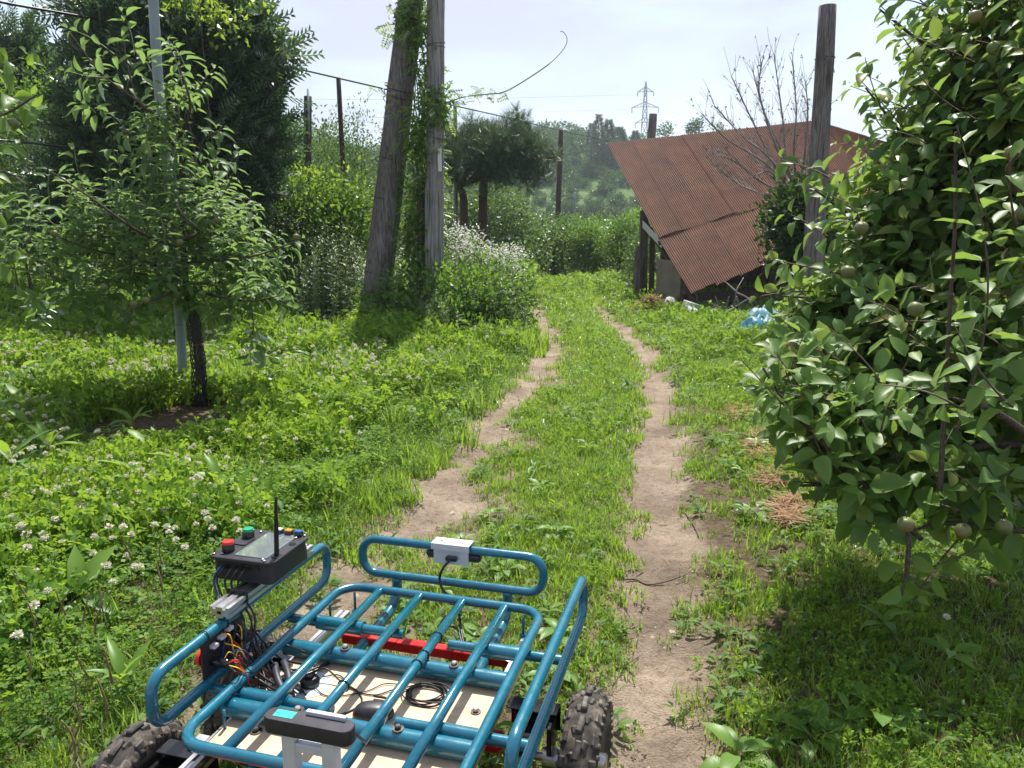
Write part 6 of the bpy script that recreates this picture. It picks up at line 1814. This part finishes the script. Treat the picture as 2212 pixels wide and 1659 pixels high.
# dead branches leaning in the rubble
db = thing('dead_branches', at(1590, 688, 12.9), 'bare grey dead branches piled under the eave beside the blue tarp', 'branches')
for pts in ([(1578, 690), (1587, 660), (1590, 630), (1606, 600)], [(1590, 630), (1570, 612), (1560, 606)], [(1590, 632), (1612, 642), (1622, 655), (1625, 675)], [(1590, 640), (1600, 670), (1604, 690)],
            [(1545, 690), (1585, 665), (1625, 640)], [(1530, 680), (1550, 660), (1545, 640)], [(1600, 690), (1560, 668), (1528, 650)], [(1560, 700), (1600, 680), (1640, 660)], [(1548, 700), (1566, 670), (1575, 640)]):
    P_ = [at(u, v, 12.9 + random.uniform(-.12, .12)) for u, v in pts]
    obj('branch', shift(limb(P_, .018, .008, 6), db), M_dead, db)
# blue tarps
def tarp(name, label, c, sx, sy, h, m, seed, lab2=None):
    nx, ny = 22, 16
    V_ = []
    for j in range(ny + 1):
        for i in range(nx + 1):
            a, b = i / nx * 2 - 1, j / ny * 2 - 1
            f = float(fbm(np.array([a * 2.3 + seed]), np.array([b * 2.3 + seed * 2]), seed, 4)[0])
            z = h * max(0, (1 - abs(a) ** 2.4) * (1 - abs(b) ** 2.4)) * (.55 + .9 * f) + .03 * math.sin(a * 9 + f * 9)
            V_.append((a * sx * (1 + .15 * (f - .5)), b * sy, max(.01, z)))
    F_ = [(j * (nx + 1) + i, j * (nx + 1) + i + 1, (j + 1) * (nx + 1) + i + 1, (j + 1) * (nx + 1) + i) for j in range(ny) for i in range(nx)]
    me = np_mesh(name, np.array(V_), np.array(F_), m); o = bpy.data.objects.new(name, me); link(o)
    o.location = (c.x, c.y, gz(c.x, c.y)); o.rotation_euler = (0, 0, .3); tag(o, label, 'tarp')
    s_ = o.modifiers.new('thickness', 'SOLIDIFY'); s_.thickness = .004
M_tarp = simple('blue_tarp', (.08, .22, .28), .5, var=.2, scale=10)
M_tarp2 = simple('blue_sheet', (.02, .16, .26), .5, var=.3, scale=10)
tarp('tarp', 'pale blue crumpled tarp lying beside the dead branches', at(1648, 700, 12.3), .38, .30, .26, M_tarp, 3)
tarp('tarp', 'dark blue crumpled sheet low in the weeds below the pale tarp', at(1640, 738, 11.2), .34, .22, .22, M_tarp2, 8)
tarp('tarp', 'small bright blue plastic sheet seen through the right apple tree', at(1806, 772, 9.6), .20, .14, .12, M_tarp, 5)

# bare shrub in front of the roof, ivy round the pole
bt = thing('bare_tree', Vector((at(1735, 640, 10.6).x, 10.6, 0)), 'bare leafless shrub with fine upright twigs in front of the rusty roof', 'tree')
root = at(1728, 470, 10.6); rs = random.Random(11)
obj('trunk', shift(limb([Vector((bt.location.x, 10.6, -.05)), at(1738, 560, 10.6), root, at(1712, 400, 10.6)], .06, .03, 8), bt), M_dead, bt)
tw0, tw1, twr = [], [], []
mains = [[(1722, 430), (1700, 350), (1690, 250), (1672, 120)], [(1720, 420), (1660, 340), (1600, 290), (1545, 230)], [(1715, 410), (1650, 350), (1570, 300), (1515, 245)], [(1720, 420), (1690, 330), (1650, 240), (1625, 150)],
         [(1724, 430), (1715, 330), (1720, 240), (1712, 130)], [(1722, 430), (1640, 390), (1590, 350), (1540, 330)], [(1726, 430), (1745, 340), (1760, 280), (1790, 230)], [(1720, 430), (1680, 370), (1620, 250), (1580, 165)],
         [(1726, 420), (1740, 320), (1745, 240), (1740, 180)], [(1720, 440), (1650, 420), (1600, 400), (1570, 380)], [(1722, 420), (1670, 300), (1640, 200), (1645, 140)], [(1730, 440), (1690, 400), (1660, 370), (1610, 390)]]
for pts in mains:
    P_ = spline([at(u, v, 10.6 + rs.uniform(-.3, .3)) for u, v in pts], 7)
    obj('branch', shift(MB().tube(P_, [.017 - .012 * i / len(P_) for i in range(len(P_))], 6), bt), M_dead, bt)
    for k in range(34):
        i = rs.randrange(5, len(P_)); p = P_[i]
        ax = (P_[i] - P_[i - 1]).normalized()
        d = (ax + Vector((rs.uniform(-.75, .75), rs.uniform(-.5, .5), rs.uniform(-.1, .8)))).normalized()
        L_ = rs.uniform(.12, .42)
        q = p + d * L_ * .55; e = q + (d + Vector((rs.uniform(-.25, .25), rs.uniform(-.2, .2), rs.uniform(.0, .35)))).normalized() * L_ * .45
        tw0 += [tuple(p), tuple(q)]; tw1 += [tuple(q), tuple(e)]; twr += [.0032, .0024]
        if rs.random() < .6:
            f_ = q + (d + Vector((rs.uniform(-.7, .7), rs.uniform(-.3, .3), rs.uniform(-.1, .5)))).normalized() * L_ * .35
            tw0.append(tuple(q)); tw1.append(tuple(f_)); twr.append(.002)
v_, f_ = twigs_np(np.array(tw0), np.array(tw1), np.array(twr), np.array(twr) * .75)
link_np('twigs', bt, v_, f_, M_dead, 'stuff')
e_ = np.array(tw1)[::2]; e_ = e_[RNG.random(len(e_)) < .55]
v_, f_ = cards(np.repeat(e_, 3, 0), rdir(len(e_) * 3), rdir(len(e_) * 3), np.full(len(e_) * 3, .024), tpl_quad(.8)); link_np('seed_heads', bt, v_, f_, M_dead, 'stuff')
bush('ivy', 'dark ivy-like climber bunched round the grey pole in front of the shed', 'vine', [blob_at(u, v, Y, ru, rv, ry) for u, v, Y, ru, rv, ry in ((1735, 460, 10.2, 60, 60, .4), (1700, 470, 10.4, 40, 50, .3), (1715, 510, 10.3, 50, 60, .35), (1760, 540, 10.3, 55, 60, .4), (1790, 600, 10.0, 60, 60, .4), (1740, 410, 10.3, 35, 30, .25), (1760, 640, 9.9, 60, 50, .4))], 9500, .075, M_ivy, tpl_leaf(.75, 2, .25, .2), .10, 14)
bush('leafy_shrub', 'low leafy weeds at the foot of the rubble in front of the shed', 'weeds', [blob_at(u, v, Y, ru, rv, ry) for u, v, Y, ru, rv, ry in ((1440, 700, 12.6, 50, 16, .3), (1500, 712, 12.2, 60, 16, .3), (1560, 720, 11.8, 60, 16, .3), (1400, 660, 14.2, 20, 14, .3), (1640, 740, 11.0, 50, 18, .3), (1520, 690, 12.9, 30, 14, .2))], 3200, .07, M_clover, tpl_leaf(.65, 2, .3, .2), .10, 10, stems=3)
bush('leafy_shrub', 'pale green leafy bush against the left end of the shed', 'shrub', [blob_at(u, v, Y, ru, rv, ry) for u, v, Y, ru, rv, ry in ((1372, 560, 19, 22, 50, .5), (1362, 600, 18.6, 24, 24, .5), (1380, 520, 19.5, 18, 30, .4))], 2200, .06, M_orch, T_small[0], .12, 12, stems=3)
obj_log = thing('log', Vector(gpt(1381, 16.9)), 'short barky log standing against the left end of the shed', 'log')
obj('bark', shift(limb([gpt(1381, 16.9), at(1377, 570, 16.9), at(1381, 530, 16.9)], .085, .07, 12), obj_log), M_pole, obj_log)

# ------------------------------------------------------------------ plants one can tell apart in the lawn
def broad_plant(name, c, label, cat, n, size, m, el=(.3, 1.0), w=.42, group=None, droop=(.3, .6), rows=5, rim=None, r0=.02, nm='leaf'):
    t = thing(name, (c.x, c.y, gz(c.x, c.y)), label, cat, group)
    vs_ = []
    for i in range(3):
        tv, tf = tpl_leaf(w * random.uniform(.9, 1.1), rows, random.uniform(*droop), random.uniform(.12, .3))
        tv = tv.copy(); tv[:, 2] += .03 * np.sin(tv[:, 1] * 11 + i) * np.abs(tv[:, 0]) / w * 2
        me = np_mesh(nm, tv, tf, [m, rim] if rim else m, smooth=True)
        vs_.append(me)
    for k in range(n):
        a = k * 2.4 + random.uniform(-.3, .3); e = random.uniform(*el)
        D_ = Vector((math.cos(a), math.sin(a), e)).normalized()
        X_ = D_.cross(Vector((0, 0, 1))).normalized(); Z_ = X_.cross(D_)
        s = size * random.uniform(.65, 1.15)
        o = bpy.data.objects.new(nm, vs_[k % 3]); link(o, t)
        o.matrix_basis = Matrix(((X_.x * s, D_.x * s, Z_.x * s, D_.x * r0), (X_.y * s, D_.y * s, Z_.y * s, D_.y * r0), (X_.z * s, D_.z * s, Z_.z * s, .01 + random.uniform(0, .04)), (0, 0, 0, 1)))
    return t
dock_spots = [(110, 865, 9, .30, 'pale wide-leaved dock plant at the left edge of the lawn below the hosta'), (200, 905, 10, .32, 'large bright dock plant left of the bare soil by the young tree'), (60, 940, 9, .30, 'dock plant at the left edge, lower than the pipe stake'), (290, 960, 8, .26, 'dock plant in the dark soil patch left of the young tree'),
    (660, 950, 6, .26, 'bright dock plant with upright leaves right of the young tree'), (700, 930, 4, .24, 'small dock plant with a pale leaf beside the bright one'), (30, 1050, 9, .28, 'bright dock at the left edge halfway down the picture'), (110, 1020, 8, .26, 'dock plant with long arching leaves among the clover near the left edge'),
    (480, 1110, 7, .20, 'pale dock plant up from the green button of the control box'), (520, 1130, 6, .18, 'dock plant with light leaves just above the control box'), (230, 1170, 6, .17, 'small yellowish dock standing alone in the clover'), (210, 1080, 8, .20, 'dock plant with broken pale leaves in the clover at the left'),
    (560, 930, 6, .24, 'narrow-leaved dock right of the mesh tree guard'), (130, 1130, 8, .20, 'dock plant near the left edge with glossy pale leaves'), (320, 1150, 7, .18, 'low dock plant half hidden in the clover left of the control box'), (270, 1530, 8, .15, 'low dock plant beside the rear left tyre'), (40, 1130, 7, .22, 'dock plant right at the left edge beside the glossy one'),
    (350, 1010, 7, .22, 'dock plant below the soil patch of the young tree'), (40, 830, 8, .30, 'dock plant at the far left edge in the sunlit grass'), (150, 800, 7, .28, 'bright dock plant in the sunny lawn below the hosta')]
for u, v, n_, s, lb in dock_spots:
    c = G(u, v); broad_plant('dock_plant', c, lb, 'weed', max(4, n_ - 2), s * .85, M_dock, (.25, 2.6), .32, droop=(.2, .7)).location.z += .07
for i, (u, v, n_, s, lb) in enumerate(((1000, 1185, 7, .07, 'small leafy rosette just beyond the front camera'), (945, 1290, 9, .08, 'leafy rosette in the soil seen between the rack bars at the left'), (1090, 1240, 9, .085, 'leafy rosette beside the right end of the front guard'), (1030, 1390, 10, .085, 'leafy rosette in the soil in front of the red bar'),
    (1210, 1380, 9, .09, 'leafy rosette under the right side guard'), (1185, 1470, 9, .09, 'leafy rosette just ahead of the front right tyre'), (860, 1330, 8, .08, 'leafy rosette below the left corner of the rack'), (1060, 1120, 8, .08, 'leafy rosette on the centre strip beyond the cart'), (1200, 1160, 10, .10, 'broad pale rosette on the centre strip'), (1170, 1060, 9, .09, 'leafy rosette in the middle of the centre strip'),
    (1630, 1120, 5, .13, 'single upright pale leaf plant on the right verge near the dry grass'), (1590, 1640, 8, .11, 'broad leafy weed at the bottom edge right of the rut'), (1760, 1600, 8, .12, 'broad leafy weed low on the right verge'), (1900, 1560, 8, .12, 'broad leafy weed near the lower right corner'), (1290, 750, 9, .17, 'bright leafy plant standing on the far centre strip'))):
    c = G(u, v); broad_plant('leafy_weed', c, lb, 'weed', n_, s, M_dock if i != 14 else M_dock, (.2, .8), .55)
# hosta: variegated leaves with pale rims
hc = at(150, 640, 13.9); 
ho = thing('hosta', (hc.x, hc.y, gz(hc.x, hc.y)), 'big-leaved hosta clump with pale-edged leaves under the dark trees', 'plant')
hv = []
for i in range(3):
    tv, tf = tpl_leaf(.72, 6, .45, .12); tv2 = []; 
    me = bpy.data.meshes.new('leaf')
    inner = tv.copy(); V_ = [tuple(p) for p in inner]; F_ = [tuple(f) for f in tf]; mi = [0] * len(F_)
    n0 = len(V_)
    for p in inner:
        V_.append((p[0] * 1.18, p[1], p[2] + .01))
    for r_ in range(6):
        a = r_ * 3
        F_.append((a, a + 3, n0 + a + 3, n0 + a)); F_.append((a + 2, n0 + a + 2, n0 + a + 5, a + 5)); mi += [1, 1]
    me.from_pydata(V_, [], F_); me.materials.append(M_hosta); me.materials.append(M_hosta_rim); me.polygons.foreach_set('material_index', mi); me.shade_smooth(); hv.append(me)
for cx_, nn_ in ((-.35, 22), (.15, 26), (.55, 20)):
    for k in range(nn_):
        a = k * 2.4; ring = k / nn_
        D_ = Vector((math.cos(a), math.sin(a), 1.3 - 1.5 * ring)).normalized(); X_ = D_.cross(Vector((0, 0, 1))).normalized(); Z_ = X_.cross(D_)
        s = random.uniform(.24, .34)
        o = bpy.data.objects.new('leaf', hv[k % 3]); link(o, ho)
        p = Vector((cx_, 0, .10 + .30 * (1 - ring))) + D_ * .10
        o.matrix_basis = Matrix(((X_.x * s, D_.x * s, Z_.x * s, p.x), (X_.y * s, D_.y * s, Z_.y * s, p.y), (X_.z * s, D_.z * s, Z_.z * s, p.z), (0, 0, 0, 1)))
# plantain flower spikes at the lower left
M_sp = M_spike
spk = [(40, 1350), (60, 1400), (145, 1340), (160, 1370), (200, 1400), (185, 1455), (165, 1500), (160, 1560), (175, 1600), (95, 1330), (230, 1330), (115, 1350), (185, 1620), (210, 1560), (285, 1230), (345, 1240), (350, 1300), (130, 1620), (60, 1480), (240, 1470)]
mb0 = []
for k in range(3):
    mb = MB(); h = .20; lean_ = .04 * (k - 1)
    mb.tube([(0, 0, 0), (lean_ * .5, 0, h * .55)], .0016, 5, 0)
    pr = [(lean_ * (.5 + .5 * f), .01 * math.sin(f * 3 + k), h * (.55 + .45 * f)) for f in np.linspace(0, 1, 12)]
    mb.tube(pr, [(.0036 if i % 2 else .0027) * (1 - .5 * i / 12) for i in range(12)], 7, 1)
    mb0.append(mb)
for i, (u, v) in enumerate(spk):
    c = G(u, v, .14); mb = mb0[i % 3]
    if i < 3: o = obj('plantain_spike', mb, [M_greentwig, M_sp]); sp0 = getattr(obj, '_sp', []); sp0.append(o); obj._sp = sp0
    else: o = obj._sp[i % 3].copy(); COL.objects.link(o)
    s = random.uniform(.95, 1.4)
    o.location = (c.x, c.y, gz(c.x, c.y)); o.rotation_euler = (random.uniform(-.15, .15), random.uniform(-.15, .15), random.uniform(0, 6)); o.scale = (s, s, s)
    tag(o, 'thin brown plantain flower spike standing in the clover at the left', 'plant', 'plantain spikes in the clover')
# clover flower heads
def flower_mesh(k):
    n = 64; d = rdir(n, -.7, 1)
    tv = np.array([(-.13, 0, 0), (.13, 0, 0), (.10, .9, 0), (0, 1.1, .0), (-.10, .9, 0)]); tf = np.array([(0, 1, 2, 3, 4)])
    v_, f_ = cards(d * .0055, d + np.array([[0, 0, .25]]), rdir(n), np.full(n, .0095) * RNG.uniform(.8, 1.15, n), (tv * np.array([1.7, 1, 1]), tf))
    v_[:, 2] += .155
    m1 = np_mesh('flower', v_, f_, M_head)
    mb = MB().tube([(0, 0, 0), (.01 * (k - 1), .004, .08), (.0, 0, .155)], .0011, 4, 0)
    me = bpy.data.meshes.new('clover_flower')
    V_ = [tuple(p) for p in v_] + mb.v; o_ = len(v_)
    F_ = [tuple(f) for f in f_] + [tuple(i + o_ for i in f) for f in mb.f]
    me.from_pydata(V_, [], F_); me.materials.append(M_head); me.materials.append(M_greentwig)
    me.polygons.foreach_set('material_index', [0] * len(f_) + [1] * len(mb.f)); return me
FM = [flower_mesh(k) for k in range(4)]
fx, fy, fs = [], [], []
for y0, y1, dn in ((1.6, 3.0, 44), (3.0, 5.5, 70), (5.5, 9, 55), (9, 14, 16)):
    x, y = cand(y0, y1, dn)
    k, dl, dr, cl, cr = veg(x, y)
    left = x < cl; right = x > cr
    pf = np.where(left, sstep(.25, .8, dl) * (.25 + .75 * sstep(.42, .6, fbm(x * .8, y * .8, 401, 3))), np.where(right, .14 * sstep(.5, 1.1, dr), 0)) * k
    kp = RNG.random(len(x)) < pf
    fx.append(x[kp]); fy.append(y[kp]); fs.append(RNG.uniform(.8, 1.12, kp.sum()) * np.where(right[kp], .8, 1))
fx, fy, fs = np.concatenate(fx), np.concatenate(fy), np.concatenate(fs)
uu, vv_, dp = proj(np.stack([fx, fy, gzv(fx, fy) + .15], 1))
vis = (uu > 0) & (uu < 2212) & (vv_ > 0) & (vv_ < 1659)
order = np.argsort(np.where(vis, dp, 1e9))
near = order[:290]
lab = {True: ('white clover flower head standing in the deep clover left of the track', 'white clover flowers left of the track'), False: ('white clover flower head in the short clover right of the track', 'white clover flowers right of the track')}
for i in near:
    o = bpy.data.objects.new('clover_flower', FM[i % 4]); COL.objects.link(o)
    o.location = (fx[i], fy[i], gz(fx[i], fy[i]) + .03 * (fx[i] < .3)); o.rotation_euler = (random.uniform(-.25, .25), random.uniform(-.25, .25), random.uniform(0, 6)); s = fs[i]
    o.scale = (s * 1.15, s * 1.15, s * (1 if fx[i] < 0 else .7))
    l_ = lab[bool(fx[i] < .3)]; tag(o, l_[0], 'flower', l_[1])
rest = order[290:]; rest = rest[vis[rest]]
scatter('clover_flowers', np.stack([fx[rest], fy[rest], gzv(fx[rest], fy[rest]) + .02], 1), hidden_collection('flower_heads', FM), 4, fs[rest] * 1.35, .2)
# reddish seeding grass and dock stalks behind the lawn
def stalk(i):
    n = 70
    P_ = np.stack([RNG.normal(0, .02, n), RNG.normal(0, .02, n), RNG.uniform(.25, .75, n)], 1)
    v_, f_ = cards(P_, rdir(n, .2, 1), rdir(n), RNG.uniform(.015, .03, n), tpl_quad(.5)); m1 = np_mesh('seed_stalk', v_, f_, M_seed); return m1
M_seed = leafmat('seed_head', [(.22, .17, .07), (.30, .20, .10), (.16, .16, .06)], trans=(.4, .3, .1), tmix=.25, gloss=.02, rnd='both')
px = []
for u, v, n_, su, sv in ((740, 700, 16, 60, 14), (640, 700, 10, 60, 10), (1180, 620, 16, 60, 10), (960, 745, 6, 30, 8), (690, 1240, 0, 1, 1), (560, 660, 8, 50, 10), (1340, 640, 14, 40, 12)):
    for k in range(n_):
        c = G(u + random.gauss(0, su), v + random.gauss(0, sv)); 
        if c.y < 26: px.append((c.x, c.y, gz(c.x, c.y)))
scatter('seeding_grass', np.array(px), hidden_collection('stalks', [stalk(i) for i in range(3)]), 3, RNG.uniform(.5, .9, len(px)), .15)

# ------------------------------------------------------------------ dry clippings, twigs, stones on the track
for u, v, ru, rv in ((1595, 905, 26, 16), (1640, 975, 26, 30), (1672, 1050, 34, 22), (1702, 1130, 26, 30)):
    n = 620; a = RNG.uniform(0, 6.28, n); r = RNG.random(n) ** .5
    q = [G(u + ru * rr * math.cos(aa), v + rv * rr * math.sin(aa)) for aa, rr in zip(a, r)]
    x = np.array([p.x for p in q]); y = np.array([p.y for p in q])
    strands(np.stack([x, y, gzv(x, y) + RNG.uniform(.02, .065, n)], 1), .10, M_straw, 'dry_clippings', None, None, .05, .25)
n = 900
x, y = cand(1.5, 10, 26); n = len(x)
strands(np.stack([x, y, gzv(x, y) + .008], 1), .06, M_straw, 'straw_litter', None, None, .045, .05)
mb = MB(); mats_ = []
k = 0; VV, FF = [], []
x, y = cand(1.5, 9, 150); kz, dl, dr, cl, cr = veg(x, y)
sel = (np.minimum(dl, dr) < .05) | ((kz < .3) & (RNG.random(len(x)) < .6)); x, y = x[sel], y[sel]
n = len(x)
base_v = np.array([(1, 0, 0), (.3, .9, 0), (-.8, .6, 0), (-.9, -.5, 0), (.2, -1, 0), (.1, 0, .6), (.45, .3, .45), (-.4, .3, .5), (-.3, -.4, .45)])
base_f = np.array([(0, 1, 6), (1, 2, 7), (2, 3, 8), (3, 4, 8), (4, 0, 6), (6, 1, 7), (7, 2, 8), (6, 7, 5), (7, 8, 5), (8, 6, 5), (8, 4, 6)])
s = RNG.uniform(.002, .009, n) * (1 + 1.4 * (RNG.random(n) > .93)); an_ = RNG.uniform(0, 6.28, n); ca, sa = np.cos(an_), np.sin(an_)
jit = base_v[None] * RNG.uniform(.7, 1.3, (n, len(base_v), 1)); X_ = jit[..., 0] * ca[:, None] - jit[..., 1] * sa[:, None]; Y_ = jit[..., 0] * sa[:, None] + jit[..., 1] * ca[:, None]
VV = np.stack([x[:, None] + s[:, None] * X_, y[:, None] + s[:, None] * Y_, (gzv(x, y) - .001)[:, None] + s[:, None] * jit[..., 2]], -1).reshape(-1, 3)
FF = (base_f[None] + (np.arange(n) * len(base_v))[:, None, None]).reshape(-1, 3)
M_peb = leafmat('pebble', [(.17, .13, .095), (.27, .21, .155), (.20, .155, .115), (.30, .24, .18), (.42, .38, .33)], trans=(.3, .3, .3), tmix=0.0, gloss=.02, grough=.6)
o = bpy.data.objects.new('pebbles', np_mesh('pebbles', VV, FF, M_peb)); link(o); tag(o, kind='stuff')
def stick(pts, r, label, m=None):
    P_ = []
    for u, v in pts:
        c = G(u, v); P_.append(Vector((c.x, c.y, gz(c.x, c.y) + r + .004)))
    o = obj('stick', MB().tube(spline(P_, 5), [r * (1 - .4 * i / (len(P_) * 5)) for i in range(len(spline(P_, 5)))], 6), m or M_twig); tag(o, label, 'stick')
stick([(1352, 1237), (1375, 1234), (1400, 1241), (1440, 1240), (1480, 1236)], .0045, 'long thin dark twig lying straight across the right rut')
stick([(1310, 1443), (1345, 1420), (1380, 1395)], .0035, 'slanting thin twig in the right rut beyond the tyre')
stick([(1345, 1412), (1372, 1440)], .0028, 'short twig crossing the slanting one in the rut')
stick([(1480, 1100), (1500, 1130), (1510, 1152)], .0035, 'short curved twig on the bare patch right of the rut')
stick([(1430, 1640), (1470, 1655)], .003, 'short twig at the bottom edge of the right rut')
pw = G(1281, 686); o = obj('bark_piece', MB().box((0, 0, 0), (.34, .08, .035), bev=.012), simple('fresh_wood', (.36, .20, .13), .8, var=.25, scale=12), smooth=False)
o.location = (pw.x, pw.y, gz(pw.x, pw.y) + .02); o.rotation_euler = (0, .08, -.25); tag(o, 'reddish flat piece of wood lying on the far centre strip', 'wood')
# small weeds with yellow flowers
yb = MB().lathe([(.001, 0), (.016, .004), (.017, .008), (.002, .010)], 9, 0); M_yel = simple('yellow_flower', (.75, .52, .02), .7, var=.1)
o = obj('dandelion_flower', yb, M_yel); q = G(1048, 815, .15); o.location = (q.x, q.y, gz(q.x, q.y) + .17); tag(o, 'single yellow flower in the clover left of the track', 'flower')

# ------------------------------------------------------------------ air
hz_m, nt, n_, l_, out_ = mat('haze_air')
pvn = n_.new('ShaderNodeVolumePrincipled'); pvn.inputs['Color'].default_value = (.80, .90, 1.0, 1); pvn.inputs['Density'].default_value = .00062
pvn.inputs['Anisotropy'].default_value = .35
l_.new(pvn.outputs[0], out_.inputs['Volume'])
zlo = float(V[:, 2].min()) - 1.5
XW, YN, YF, ZT = 870.0, -40.0, 900.0, 112.0
HZ = MB().box((0, (YN + YF) / 2, (zlo + ZT) / 2), (2 * XW, YF - YN, ZT - zlo))
hz = obj('haze', HZ, hz_m, smooth=False); tag(hz, kind='stuff')
